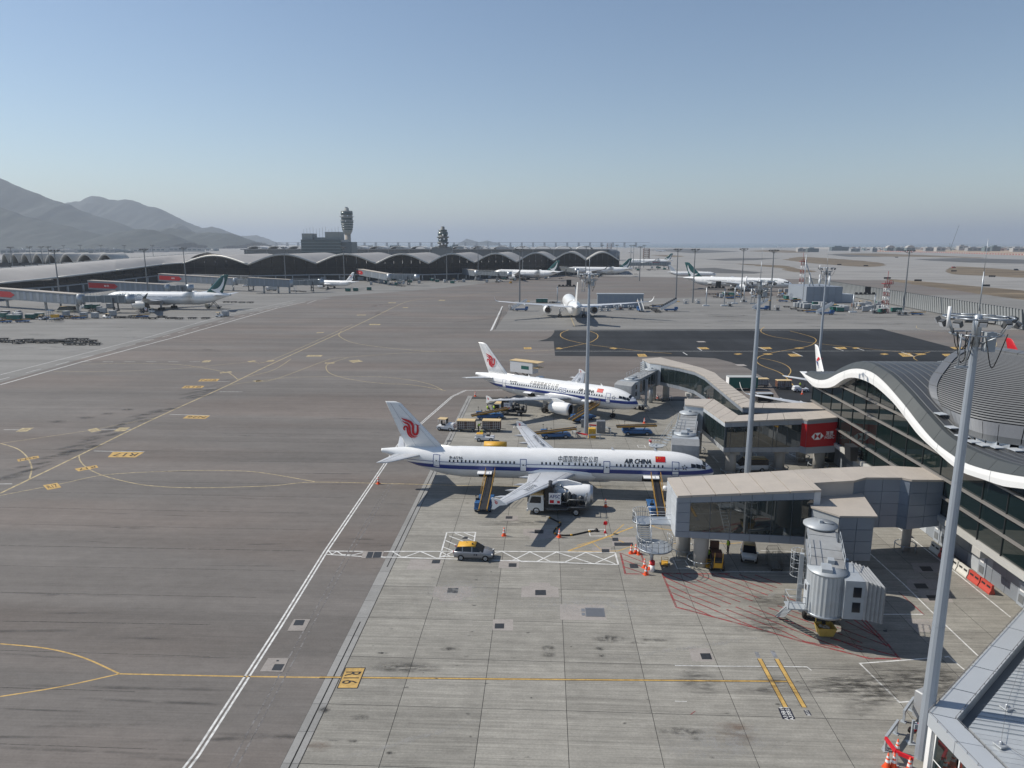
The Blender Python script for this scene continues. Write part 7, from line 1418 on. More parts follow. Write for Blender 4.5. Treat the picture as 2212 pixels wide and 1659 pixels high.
def tractor(label,loc,rz,hood=None,group=None):
 t=thing('baggage_tractor',label,'tractor',(*loc,0),rz,group);m=MB();chbox(m,-1.5,1.6,1.5,.35,.85);chbox(m,.3,1.6,1.35,.85,1.25,.12);m.bx(1.6,1.72,-.7,.7,.35,.7);m.build('body',WHV,t)
 m=MB();chbox(m,.35,1.5,1.2,1.252,1.30,.04);m.build('hood_panel',hood or WHV,t);m=MB();chbox(m,-.75,-.15,.6,.85,1.1);m.box((-.8,0,1.35),(.12,.6,.6));m.build('seat',BLACKV,t)
 if hood is None:
  m=MB();chbox(m,-1.35,.25,1.45,2.02,2.12,.05);ro=m.build('canopy',TANR,t);m=MB();[m.tube((x,y,.85),(x*.95,y,2.03),.045,n=6) for x in (-1.25,.2) for y in (-.66,.66)];m.build('canopy_frame',WHV,ro);m=MB();m.add([(.24,-.6,1.25),(.24,.6,1.25),(.2,.6,2.0),(.2,-.6,2.0)],[(0,1,2,3)]);m.build('windscreen',GLASSB,t)
 m=MB();m.tube((.1,0,1.0),(-.15,0,1.3),.03,n=5);m.lathe([(.17,0),(.2,.02),(.17,.04)],'z',(-.18,0,1.32),12);m.build('steering_wheel',BLACKV,t)
 m=MB();[m.box((1.73,y,.62),(.03,.2,.14)) for y in (-.5,.5)];m.build('headlamps',CLAMP,t);wheels(t,[(-1.0,-.68),(-1.0,.68),(1.0,-.68),(1.0,.68)],.34,.22);return t
def cart(label,loc,rz,roof=TANR,side=RBRN,group=None,nets=True,L=3.2,H=1.95):
 t=thing('baggage_cart',label,'baggage cart',(*loc,0),rz,group);m=MB();m.bx(-L/2,L/2,-.75,.75,.42,.58);m.tube((L/2,0,.45),(L/2+.9,0,.40),.05);m.build('chassis',CHAS,t)
 m=MB();[m.tube((x,y,.58),(x,y,H),.045,n=5) for x in (-L/2+.05,0,L/2-.05) for y in (-.7,.7)];m.bx(-L/2,-L/2+.05,-.72,.72,.58,H);m.bx(L/2-.05,L/2,-.72,.72,.58,H);m.bx(-L/2,L/2,-.02,.02,.58,H);m.build('frame',side,t)
 m=MB();m.loft([[(-L/2-.05,-.82,H),(-L/2-.05,.82,H),(L/2+.05,.82,H),(L/2+.05,-.82,H)],[(-L/2,-.76,H+.1),(-L/2,.76,H+.1),(L/2,.76,H+.1),(L/2,-.76,H+.1)]],smooth=False);m.build('roof',roof,t)
 if nets:
  for y in (-.72,.72):
   m=MB()
   for k in range(9):x=-L/2+.15+(L-.3)*k/8;m.bx(x-.018,x+.018,y-.008,y+.008,.6,H)
   for k in range(5):z=.7+(H-.75)*k/4;m.bx(-L/2+.1,L/2-.1,y-.008,y+.008,z-.018,z+.018)
   o=m.build('net',SIGNW,t);o['kind']='stuff'
 wheels(t,[(-L/2+.45,-.68),(-L/2+.45,.68),(L/2-.45,-.68),(L/2-.45,.68)],.22,.16);return t
def belt_loader(label,loc,rz,z0=.9,z1=2.6,x0=-3.2,x1=3.6,rails=True,group=None):
 t=thing('belt_loader',label,'belt loader',(*loc,0),rz,group);m=MB();m.loft([[(-2.2,-.95,.4),(-2.2,.95,.4),(2.5,.95,.4),(2.5,-.95,.4)],[(-2.4,-1.0,.6),(-2.4,1.0,.6),(2.7,1.0,.6),(2.7,-1.0,.6)],[(-2.3,-.95,.9),(-2.3,.95,.9),(2.2,.95,.85),(2.2,-.95,.85)]],smooth=False);m.bx(-2.3,-1.3,.35,.95,.9,1.35);m.bx(-.9,-.2,.45,.95,.9,1.15);m.build('body',BLUEV,t)
 d=Vector((x1-x0,0,z1-z0)).normalized();n_=Vector((-d.z,0,d.x));m=MB();a,b=Vector((x0,-.25,z0)),Vector((x1,-.25,z1))
 q=lambda p,y,e:(p.x+n_.x*e,-.25+y,p.z+n_.z*e)
 m.loft([[q(a,-.42,0),q(a,.42,0),q(a,.42,.1),q(a,-.42,.1)],[q(b,-.42,0),q(b,.42,0),q(b,.42,.1),q(b,-.42,.1)]],smooth=False);be=m.build('belt',BLACKV,t)
 for sd in (-1,1):m=MB();m.loft([[q(a,sd*.44,-.12),q(a,sd*.54,-.12),q(a,sd*.54,.17),q(a,sd*.44,.17)],[q(b,sd*.44,-.12),q(b,sd*.54,-.12),q(b,sd*.54,.17),q(b,sd*.44,.17)]],smooth=False);m.build('belt_side',BELTY,t)
 if rails:m=MB();rail(m,[tuple(q(a.lerp(b,.35),.6,.1)),tuple(q(b,.6,.1))],.9,.03);rail(m,[tuple(q(a.lerp(b,.55),-.6,.1)),tuple(q(b,-.6,.1))],.9,.03);m.build('handrail',BELTY,t)
 m=MB();m.tube((1.2,-.25,.9),(1.6,-.25,z0+(z1-z0)*.7),.08,n=6);m.tube((-1.2,-.25,.85),(-1.4,-.25,z0+(z1-z0)*.25),.08,n=6);m.build('lift_arm',STEEL,t)
 m=MB();chbox(m,-1.2,-.7,.5,.9,1.1);m.v=[(p[0],p[1]+.7,p[2]) for p in m.v];m.box((-1.25,.7,1.35),(.1,.5,.5));m.tube((-.4,.7,.9),(-.55,.7,1.45),.03,n=5);m.lathe([(.16,0),(.19,.02),(.16,.04)],'z',(-.57,.7,1.46),10);m.tube((-1.9,.8,1.35),(-1.9,.8,2.1),.03,n=5);m.box((-1.9,.8,2.15),(.14,.14,.14));m.build('driver_seat',BLACKV,t)
 wheels(t,[(-1.6,-.9),(-1.6,.9),(1.7,-.9),(1.7,.9)],.36,.24);return t
def hydrant_truck(label,loc,rz,group=None):
 t=thing('fuel_truck',label,'truck',(*loc,0),rz,group);m=MB()
 m.loft([[(3.0,-.98,.45),(3.0,.98,.45),(1.3,.98,.45),(1.3,-.98,.45)],[(3.12,-1.0,1.2),(3.12,1.0,1.2),(1.3,1.0,1.2),(1.3,-1.0,1.2)],[(2.75,-.95,2.15),(2.75,.95,2.15),(1.35,.95,2.2),(1.35,-.95,2.2)]],smooth=False);cb=m.build('cab',WHV,t)
 m=MB();m.loft([[(2.78,-.96,2.15),(2.78,.96,2.15),(1.3,.96,2.2),(1.3,-.96,2.2)],[(2.6,-.85,2.34),(2.6,.85,2.34),(1.4,.85,2.36),(1.4,-.85,2.36)]],smooth=False);m.build('cab_roof',TANR,cb)
 m=MB();m.add([(3.135,-.85,1.3),(3.135,.85,1.3),(2.84,.8,2.05),(2.84,-.8,2.05)],[(0,1,2,3)]);m.build('windscreen',GLASSB,cb)
 for sd in (-1,1):m=MB();m.add([(2.85,sd*1.005,1.32),(1.6,sd*1.005,1.32),(1.6,sd*.975,2.05),(2.62,sd*.975,2.05)],[(0,1,2,3)]);m.build('side_window',GLASSB,cb);m=MB();m.box((3.0,sd*1.2,1.75),(.1,.16,.4));m.tube((3.0,sd*1.0,1.95),(3.0,sd*1.2,1.95),.025,n=5);m.build('mirror',BLACKV,cb);m=MB();m.box((3.10,sd*.72,.78),(.05,.36,.18));m.build('head_lamp',CLAMP,cb)
 m=MB();m.bx(3.0,3.15,-1.0,1.0,.35,.6);m.build('bumper',WHV,cb)
 m=MB();m.bx(-3.4,1.3,-.42,.42,.55,.78);m.bx(-3.4,1.25,-1.0,1.0,.80,.92);m.bx(-.2,1.1,-1.02,1.02,.5,.82);m.build('chassis',CHAS,t)
 m=MB();m.bx(.25,1.2,-.95,.95,.92,2.9);m.tube((.7,-1.0,2.95),(.7,1.0,2.95),.35,n=14);m.build('equipment_box',BLACKV,t)
 for sd in (-1,1):
  m=MB();m.bx(-.55,.75,sd*1.03-.02,sd*1.03+.02,1.3,2.55);p=m.build('sign_panel',SIGNW,t);m=MB();flat_text(m,'AFSC',.5,(.1,sd*1.056,2.15),(-sd*-1,0,0) if sd<0 else (-1,0,0),(0,0,1));m.build('lettering',BLUEINK,p);m=MB();m.bx(.2,.65,sd*1.054-.002,sd*1.054+.002,1.4,1.75);m.bx(-.45,-.15,sd*1.054-.002,sd*1.054+.002,1.4,1.7);m.build('hazard_plate',REDINK,p)
 for x,y,z,r,h in ((-1.0,-.3,1.0,.38,1.1),(-1.9,.3,1.0,.34,1.2),(-2.7,-.3,1.0,.3,.8),(-1.4,.5,1.0,.25,1.5)):m=MB();m.lathe([(.05,0),(r,.05),(r,h),(.05,h+.15)],'z',(x,y,z-.05),14);m.build('filter_vessel',mat('tank_grey',(.06,.065,.07),.4,.4),t)
 m=MB();m.lathe([(.15,-.25),(.5,-.25),(.5,-.2),(.3,-.18),(.3,.18),(.5,.2),(.5,.25),(.15,.25)],'y',(-1.0,-.85,1.45),18);m.build('hose_reel',CHAS,t)
 m=MB();
 for z,y in ((.6,-1.0),(1.15,-.95),(.7,1.0),(1.5,.9)):m.path([(1.0,y,z),(-1.2,y,z),(-1.4,y,z+.3),(-3.2,y*.9,z+.3),(-3.3,y*.6,z+.9)],.06,6)
 m.path([(-2.0,-.9,1.0),(-1.8,-.9,2.0),(-.6,-.8,2.6),(-.4,-.6,2.9)],.07,6);rail(m,[(-3.35,-1,.92),(-3.35,1,.92)],1.2,.03);rail(m,[(-2.2,-1.0,.92),(-3.3,-1.0,.92)],1.0,.03);m.build('pipework',mat('pipe_grey',(.16,.17,.18),.45,.4),t)
 wheels(t,[(2.1,-.86),(2.1,.86),(-2.2,-.86),(-2.2,.86)],.42,.26);return t
def car(label,loc,rz,L=4.2,W=1.8,H=1.55,body=WHV,roof=None,van=False,name='car',cat='car',group=None):
 t=thing(name,label,cat,(*loc,0),rz,group);h=L/2;zb=.28
 # lower body: stations x, sill z, belt z, half width
 st=[(-h,.55,.85,.72),(-h+.12,.35,.98,.86),(-h*.55,zb,1.0,.90),(0,zb,.98,.9),(h*.45,zb,.96,.90),(h*.62,zb,.92,.89),(h-.18,.34,.72,.82),(h,.48,.62,.66)] if not van else [(-h,.5,1.1,.80),(-h+.1,.35,1.15,.88),(0,zb,1.12,.9),(h*.45,zb,1.1,.9),(h*.72,zb,1.0,.89),(h-.12,.36,.85,.82),(h,.5,.75,.68)]
 m=MB();k_=W/1.8;rings=[]
 for x,z0,z1,w in st:w*=k_;rings.append([(x,-w*.93,z0),(x,-w,z0+.25),(x,-w,z1-.12),(x,-w*.94,z1),(x,w*.94,z1),(x,w,z1-.12),(x,w,z0+.25),(x,w*.93,z0)])
 m.loft(rings);bo=m.build('body',body,t)
 gs=[(-h+.15,.97,.98,.80,.78),(-h+.45,.97,H-.12,.83,.66),(-h*.2,.97,H-.03,.84,.68),(h*.12,.97,H-.06,.84,.67),(h*.50,.95,.97,.82,.76)] if not van else [(-h+.03,1.1,H-.2,.85,.74),(-h+.2,1.1,H-.06,.86,.76),(0,1.1,H-.03,.87,.77),(h*.4,1.1,H-.1,.86,.74),(h*.78,1.02,1.05,.83,.78)]
 m=MB();m.loft([[(x,-w0*k_,z0),(x,-w1*k_,z1),(x,w1*k_,z1),(x,w0*k_,z0)] for x,z0,z1,w0,w1 in gs],smooth=False);m.build('windows',GLASSB,bo)
 r_=[g for g in gs if g[2]>1.2];m=MB();m.loft([[(x,-(w1+.03)*k_,z1-.03),(x,-(w1-.06)*k_,z1+.035),(x,(w1-.06)*k_,z1+.035),(x,(w1+.03)*k_,z1-.03)] for x,z0,z1,w0,w1 in r_]);m.build('roof',roof or body,bo)
 m=MB()
 for x in ([-h*.52,-.05*h] if not van else [-h*.45,.05,h*.36]):
  for sd in (-1,1):m.add([(x-.05,sd*.86*k_,.97 if not van else 1.1),(x+.05,sd*.86*k_,.97 if not van else 1.1),(x+.04,sd*.70*k_,H-.06),(x-.06,sd*.70*k_,H-.06)],[(0,1,2,3)])
 m.build('pillars',body,bo)
 for sd in (-1,1):m=MB();m.box((h-.16,sd*.62*k_,.66 if not van else .8),(.16,.3,.13),rz=sd*-.35);m.build('head_lamp',CLAMP,bo);m=MB();m.box((-h+.05,sd*.68*k_,.88),(.08,.24,.2));m.build('tail_lamp',TAILL,bo);m=MB();m.box((h*.38,sd*(.95*k_),1.02),(.14,.16,.12));m.build('mirror',body,bo)
 m=MB();m.box((h+.0,0,.45),(.06,1.1*k_,.18));m.build('grille',BLACKV,bo)
 wheels(t,[(-h*.60,-.82*k_),(-h*.60,.82*k_),(h*.62,-.82*k_),(h*.62,.82*k_)],.34,.22);return t,bo
def cone(loc,label=None,group='traffic cones on the stands',col=ORNG,s=1.0,z=0):
 t=thing('traffic_cone',label or 'orange traffic cone with white bands standing on the apron','traffic cone',(*loc,z),random.uniform(0,3),group);m=MB();m.loft([[(-.26*s,-.26*s,0),(.26*s,-.26*s,0),(.26*s,.26*s,0),(-.26*s,.26*s,0)],[(-.24*s,-.24*s,.05),(.24*s,-.24*s,.05),(.24*s,.24*s,.05),(-.24*s,.24*s,.05)]],smooth=False);m.lathe([(.19*s,.05),(.04*s,1.0*s),(.01,1.0*s)],'z',(0,0,0),14);m.build('cone_body',col,t)
 for z0,z1 in ((.38,.56),(.68,.82)):r=lambda z_:(.19-.15*(z_-.05)/.95)*s+.004;m=MB();m.lathe([(r(z0),z0*s),(r(z1),z1*s)],'z',(0,0,0),14);m.build('white_band',SIGNW,t)
 return t
# people: one continuous skinned body, clothes as children
SKIN=mat('skin',(.42,.26,.18),.6);NAVY=mat('dark_clothes',(.025,.028,.04),.8);HAIR=mat('dark_hair',(.012,.01,.009),.6)
def person(label,loc,rz,pose='stand',vest=HIVIS,z=0.0):
 J={'stand':dict(pel=(0,0,.95),ch=(0,0,1.32),nk=(.01,0,1.48),hd=(.03,0,1.64),kl=(.03,.11,.5),fl=(0,.12,.06),kr=(.0,-.11,.5),fr=(-.03,-.12,.06),el=(-.04,.25,1.12),hl=(.12,.24,.92),er=(-.02,-.25,1.12),hr=(.16,-.22,.95)),
 'reach':dict(pel=(0,0,.95),ch=(.08,0,1.30),nk=(.13,0,1.46),hd=(.18,0,1.61),kl=(.10,.11,.5),fl=(.14,.12,.06),kr=(-.06,-.11,.5),fr=(-.2,-.12,.06),el=(.26,.25,1.2),hl=(.5,.18,1.25),er=(.26,-.25,1.2),hr=(.5,-.18,1.22)),
 'bend':dict(pel=(-.1,0,.92),ch=(.22,0,1.14),nk=(.36,0,1.22),hd=(.50,0,1.24),kl=(.03,.11,.5),fl=(-.03,.12,.06),kr=(.0,-.11,.5),fr=(-.1,-.12,.06),el=(.32,.25,.92),hl=(.48,.2,.72),er=(.32,-.25,.92),hr=(.5,-.2,.7)),
 'sit':dict(pel=(0,0,.5),ch=(-.02,0,.88),nk=(0,0,1.04),hd=(.03,0,1.2),kl=(.42,.13,.52),fl=(.46,.13,.08),kr=(.42,-.13,.52),fr=(.46,-.13,.08),el=(.1,.25,.75),hl=(.34,.2,.78),er=(.1,-.25,.75),hr=(.34,-.2,.78))}[pose]
 nm=['pel','ch','nk','hd','kl','fl','kr','fr','el','hl','er','hr'];v=[J[k] for k in nm]
 def add(p):v.append(p);return len(v)-1
 c=J['ch'];p=J['pel'];shl=add((c[0],.19,c[2]+.06));shr=add((c[0],-.19,c[2]+.06));hpl=add((p[0],.10,p[2]-.06));hpr=add((p[0],-.10,p[2]-.06));tl=add((J['fl'][0]+.17,J['fl'][1],.04+J['fl'][2]-.06));tr_=add((J['fr'][0]+.17,J['fr'][1],.04+J['fr'][2]-.06));top=add((J['hd'][0]+.01,0,J['hd'][2]+.10))
 E_=[(0,1),(1,2),(2,3),(3,top),(1,shl),(1,shr),(shl,8),(8,9),(shr,10),(10,11),(0,hpl),(0,hpr),(hpl,4),(4,5),(hpr,6),(6,7),(5,tl),(7,tr_)]
 for hnd,sg in ((9,1),(11,-1)):  # fingers and thumb
  b=Vector(v[hnd])
  for k in range(4):E_.append((hnd,add(tuple(b+Vector((.07-.006*abs(k-1),(k-1.5)*.022,-.09+.008*abs(k-1)))))))
  E_.append((hnd,add(tuple(b+Vector((.06,-sg*.055,-.03))))))
 rad={0:(.15,.12),1:(.17,.12),2:(.058,.058),3:(.088,.088),top:(.075,.075),shl:(.075,.075),shr:(.075,.075),8:(.048,.048),10:(.048,.048),9:(.036,.036),11:(.036,.036),hpl:(.10,.10),hpr:(.10,.10),4:(.066,.066),6:(.066,.066),5:(.052,.052),7:(.052,.052),tl:(.042,.042),tr_:(.042,.042)}
 me=bpy.data.meshes.new('body');me.from_pydata(v,E_,[]);ob=bpy.data.objects.new('body',me);COL.objects.link(ob);sk=ob.modifiers.new('s','SKIN');sb_=ob.modifiers.new('d','SUBSURF');sb_.levels=1;sb_.render_levels=1
 for i in range(len(v)):me.skin_vertices[0].data[i].radius=rad.get(i,(.009,.009));me.skin_vertices[0].data[i].use_root=(i==0)
 dg=bpy.context.evaluated_depsgraph_get();m2=bpy.data.meshes.new_from_object(ob.evaluated_get(dg));bpy.data.objects.remove(ob)
 m2.materials.clear();m2.materials.append(NAVY);m2.materials.append(SKIN)
 for f in m2.polygons:
  c_=f.center;f.use_smooth=True
  f.material_index=1 if ((c_-Vector(J['hd'])).length<.2 or (c_-Vector(J['hl'])).length<.13 or (c_-Vector(J['hr'])).length<.13) else 0
 t=thing('person',label,'person',(*loc,z),rz);link('body',m2,t)
 m=MB();a,b=Vector((p[0],0,p[2]+.02)),Vector((c[0],0,c[2]+.13));d=(b-a);rings=[]
 fw=Vector((d.z,0,-d.x)).normalized()
 for tt,wy,wx in ((0,.20,.155),(.35,.20,.155),(.7,.225,.15),(.92,.215,.13),(1.0,.12,.09)):
  q=a+d*tt;rings.append([tuple(q+Vector((0,wy*cos(2*pi*k/12),0))+fw*(wx*sin(2*pi*k/12))) for k in range(12)])
 m.loft(rings);m.build('vest',vest,t);hd=Vector(J['hd']);m=MB();m.lathe([(.112,.0),(.112,.05),(.085,.13),(.02,.165)],'z',(hd.x-.012,0,hd.z+.015),14);m.build('hair',HAIR,t);m=MB();[m.box((hd.x+.092,y,hd.z+.02),(.012,.026,.014)) for y in (-.035,.035)];m.box((hd.x+.105,0,hd.z-.01),(.03,.022,.04));m.box((hd.x+.094,0,hd.z-.055),(.012,.05,.012));o=m.build('face',mat('face_shadow',(.16,.09,.06),.6),t);o['kind']='stuff'
 return t
def K(f,x,y):return D(*f(x,y))
# under and around the long airliner
belt_loader('belt loader with yellow rails raised to the rear hold of the long airliner',(-7.3,84.0),R(87),.9,2.9,-3.4,3.9);belt_loader('belt loader with yellow rails raised to the front hold of the long airliner',(13.9,83.2),R(88),.9,2.9,-3.4,3.9)
p=K(k1,1960,1425);ht1=hydrant_truck('AFSC fuel truck under the near wing of the long airliner',(p[0]+2.0,p[1]+1.5),R(176));ht1.scale=(1.12,1.12,1.12);p=K(k2,60,330);hydrant_truck('AFSC fuel truck under the wing of the shorter airliner',(p[0]-4.2,p[1]+2.0),R(170))
hs=thing('fuel_hose','black fuel hose snaking from the fuel truck to the ground pit','hose',(0,78,0));m=MB();pts=smooth_pts([(*K(k2,x,y),.08) for x,y in ((270,1445),(330,1475),(385,1500),(395,1525),(350,1560),(325,1590),(330,1620),(400,1640),(500,1640),(600,1622),(700,1600),(790,1590))],4);m.path([(a[0],a[1]-78,a[2]) for a in pts],.09,7);m.build('hose',RUBR,hs)
m=MB();[m.tube((a[0],a[1]-78,.08),(b[0],b[1]-78,.08),.12,n=7) for a,b in list(zip(pts,pts[1:]))[::8]];m.build('coupling',YEV,hs);a=pts[-1];m=MB();m.lathe([(.25,0),(.22,.2),(.1,.35)],'z',(a[0],a[1]-78,0),12,0,True);m.build('pit_valve',BLACKV,hs)
fl=K(k2,888,1610);t=thing('pit_flag','small red flag stand beside the open fuel pit','flag',(*fl,0));m=MB();m.tube((0,0,0),(0,0,1.5),.02,n=5);m.lathe([(.2,0),(.03,.35)],'z',(0,0,0),10,0,True);m.build('pole',REDINK,t);m=MB();[m.box((0,0,1.2),(.5,.02,.4),rz=a_) for a_ in (.4,1.9)];m.build('flag',REDINK,t)
tractor('white tractor with tan canopy towing the two netted carts',K(k1,925,470),R(-12))
cart('netted baggage cart coupled behind the white tractor',K(k1,1150,480),R(-2));cart('netted baggage cart standing right of the worker',K(k1,1430,480),R(-2))
tt_=tractor('open white tractor with yellow hood and seated driver',K(k1,1360,590),R(178),YEV)
q=K(k1,1325,575);person('driver in hi-vis vest seated on the open tractor',(q[0]-.1,q[1]+.1),R(178),'sit',z=.62);person('worker in hi-vis vest bending at the netted carts',K(k1,1285,482),R(40),'bend')
belt_loader('blue belt loader with two workers on it behind the tractors',K(k1,1400,345),R(14),.8,1.9,-3.4,3.6,False);p=K(k1,1400,330);person('left worker in hi-vis on the blue belt loader',(p[0]-.3,p[1]+.6),R(30),'sit',z=1.05);person('right worker in hi-vis on the blue belt loader',(p[0]+.9,p[1]+.8),R(60),'sit',z=1.05)
belt_loader('belt loader with lowered boom behind the far wing of the long airliner',K(k2,330,555),R(8),.9,1.6,-3.6,3.6,False);belt_loader('blue belt loader parked right of the pole barrier',K(k2,1230,520),R(3),1.5,1.7,-3.5,3.4,False)
belt_loader('belt loader with yellow rails at the front hold of the shorter airliner',K(k2,640,365),R(42),.7,2.7,-3.4,3.6)
X,z=atY(*k1(1470,600),97.5);t=thing('unit_load_cover','ribbed yellow container lid showing over the long airliner roof','container',(X,97.5,0));m=MB();m.loft([[(x,.9*cos(pi*k/8),z-.5+.5*sin(pi*k/8)) for k in range(9)] for x in (-1.6,1.6)]);m.bx(-1.6,1.6,-.9,.9,.2,z-.5);m.build('cover',YEV,t)
# catering truck behind the shorter airliner
p=K(c3,470,1440);t=thing('catering_truck','catering truck with raised white box and tan roof behind the shorter airliner','truck',(p[0]-1,p[1]+7.5,0),R(-32));m=MB();m.bx(-3.6,2.6,-1.2,1.2,3.0,5.6);bx_=m.build('body',WHV,t);m=MB();m.bx(-3.7,2.7,-1.28,1.28,5.6,5.72);m.build('roof',TANR,bx_);m=MB();m.bx(-.5,1.6,-1.215,-1.205,3.9,4.7);m.build('logo_panel',GREENC,bx_);m=MB();m.bx(-3.8,4.2,-1.1,1.1,.6,.9);[m.tube((a_,y,.9),(b_,y,3.0),.1,n=5) for a_,b_ in ((-2.5,1.5),(1.5,-2.5)) for y in (-.9,.9)];m.build('scissor_chassis',CHAS,t);m=MB();chbox(m,2.9,4.4,2.2,.6,2.4,.2);m.build('cab',WHV,t);m=MB();m.bx(2.7,4.2,-1.2,1.2,4.4,4.5);m.bx(2.7,4.2,-1.3,1.3,5.6,5.7);m.build('platform',TANR,t);wheels(t,[(3.3,-1),(3.3,1),(-2.3,-1),(-2.3,1)],.45,.3)
# foot of the centre pole: barrier ring, cabinets
def guard(label,c,r=2.6,n=8,a0=.2,skip=(3,),h=.75,col=WSTEEL):
 t=thing('steel_barrier',label,'barrier',(*c,0))
 for k in range(n):
  if k in skip:continue
  a,b=a0+2*pi*k/n,a0+2*pi*(k+.93)/n;m=MB();p0,p1=(r*cos(a),r*sin(a)),(r*cos(b),r*sin(b));d=Vector((p1[0]-p0[0],p1[1]-p0[1]));rz=atan2(d.y,d.x);mid=((p0[0]+p1[0])/2,(p0[1]+p1[1])/2);m.box((*mid,h),(d.length,.09,.26),rz=rz);m.build('rail',REDINK if k%4==1 else col,t);m=MB();[m.box((*lerp(p0,p1,q_),h/2),(.12,.12,h),rz=rz) for q_ in (.1,.9)];m.build('post',col,t)
 return t
guard('white and red barrier ring round the foot of the centre pole',(8.3,119.2),3.4,9,.3,(2,7))
def cabinet(label,c,d,m_,rz=0):t=thing('cabinet',label,'cabinet',(*c,0),rz);m=MB();m.loft([[(-d[0]/2,-d[1]/2,0),(d[0]/2,-d[1]/2,0),(d[0]/2,d[1]/2,0),(-d[0]/2,d[1]/2,0)],[(-d[0]/2,-d[1]/2,d[2]-.08),(d[0]/2,-d[1]/2,d[2]-.08),(d[0]/2,d[1]/2,d[2]-.08),(-d[0]/2,d[1]/2,d[2]-.08)],[(-d[0]/2+.06,-d[1]/2+.06,d[2]),(d[0]/2-.06,-d[1]/2+.06,d[2]),(d[0]/2-.06,d[1]/2-.06,d[2]),(-d[0]/2+.06,d[1]/2-.06,d[2])]],smooth=False);m.build('case',m_,t);m=MB();[m.bx(a_-d[0]*.21,a_+d[0]*.21,-d[1]/2-.02,-d[1]/2,.15,d[2]-.2) for a_ in (-d[0]/4,d[0]/4)];m.build('doors',mat(m_.name+'_door',tuple(x_*.85 for x_ in m_.node_tree.nodes['Principled BSDF'].inputs['Base Color'].default_value[:3]),.5),t);m=MB();m.bx(-.05,.05,-d[1]/2-.05,-d[1]/2-.02,d[2]*.5,d[2]*.62);m.build('handle',STEEL,t);return t
CABG=mat('cabinet_steel',(.25,.26,.27),.45,.4);CABY=mat('cabinet_yellow',(.68,.40,.04),.5)
cabinet('yellow cabinet at the foot of the centre pole',K(k2,742,555),(1.2,.9,1.7),CABY);cabinet('tall steel cabinet right of the yellow one by the pole',K(k2,838,500),(1.5,1.0,2.2),CABG);cabinet('slim grey cabinet just left of the centre pole',K(k2,636,440),(.5,.5,1.5),CABG)
cb=K(k2,1385,655);t=thing('bollard','short red and white bollard near the nose of the long airliner','bollard',(*cb,0));m=MB();m.tube((0,0,0),(0,0,.75),.22,n=14);m.build('post',SIGNW,t);m=MB();m.tube((0,0,.75),(0,0,1.15),.24,n=14);m.build('cap',REDINK,t)
t2=copy_tree(t,None,(*K(k5,352,965),0),0,'red and white bollard under the escape stair');
for x,y,f in ((1565,1640,k1),(1247,98,k1),(175,1065,k1)):cone(K(f,x,y))
cone(K(k2,892,1318));cone(K(k2,380,1655));cone(K(k2,1320,395));cone(K(k3,322,598));cone(K(k3,190,845)) if False else None
for x,y in ((165,805),(205,800),(230,812),(283,930),(330,950),(295,992)):cone(K(k5,x,y),'orange cone in the cluster under the escape stair','cones under the escape stair')
for x,y in ((660,1520),(570,1650),(628,1655),(770,1690)):cone(K(k7,x,y),'orange cone in the cluster at the bottom right pole foot','cones at the right pole foot')
# foot of the right pole
def rails_seg(label,pts,cols):
 t=thing('steel_barrier',label,'barrier',(*pts[0],0));o=-Vector(t.location)
 for k,(a,b) in enumerate(zip(pts,pts[1:])):
  d=Vector((b[0]-a[0],b[1]-a[1]));rz=atan2(d.y,d.x);m=MB();m.box(((a[0]+b[0])/2,(a[1]+b[1])/2,.85),(d.length,.14,.24),rz=rz);m.build('rail',cols[k],t,o)
  for q_ in (.08,.92):m=MB();c=lerp(a,b,q_);m.box((*c,.42),(.14,.14,.84),rz=rz);m.box((*c,.02),(.34,.34,.04),rz=rz);m.build('post',WSTEEL,t,o)
rails_seg('white barrier above the right pole foot',[K(k7,860,1110),K(k7,800,1120),K(k7,715,1245)],[WSTEEL,WSTEEL]);rails_seg('white and red barrier below the right pole foot',[K(k7,660,1330),K(k7,545,1490),K(k7,640,1620),K(k7,800,1690)],[WSTEEL,REDINK,REDINK])
cabinet('grey cabinet behind the right pole foot',K(k7,890,1180),(1.1,.7,2.0),mat('cabinet_pale',(.36,.37,.38),.5,.2),.5);t=thing('extinguisher_trolley','red wheeled fire extinguisher by the right pole foot','fire extinguisher',(*K(k7,850,1330),0),.6);m=MB();m.lathe([(.02,-.6),(.17,-.5),(.18,.4),(.12,.55),(.04,.62)],'x',(0,0,.42),14);m.build('cylinder',REDINK,t);m=MB();m.tube((-.5,-.3,.2),(.8,-.1,.5),.03);m.tube((-.5,.3,.2),(.8,.1,.5),.03);m.build('handle',RUBR,t);wheels(t,[(-.45,-.3),(-.45,.3)],.2,.08)
t=thing('sign_post','short white post with small box beside the right pole','post',(*K(k7,790,1430),0));m=MB();m.box((0,0,.85),(.14,.14,1.7));m.box((0,0,.02),(.5,.5,.04));m.build('post',WSTEEL,t);m=MB();m.box((.15,0,1.3),(.25,.3,.35));m.build('box',CLADL,t)
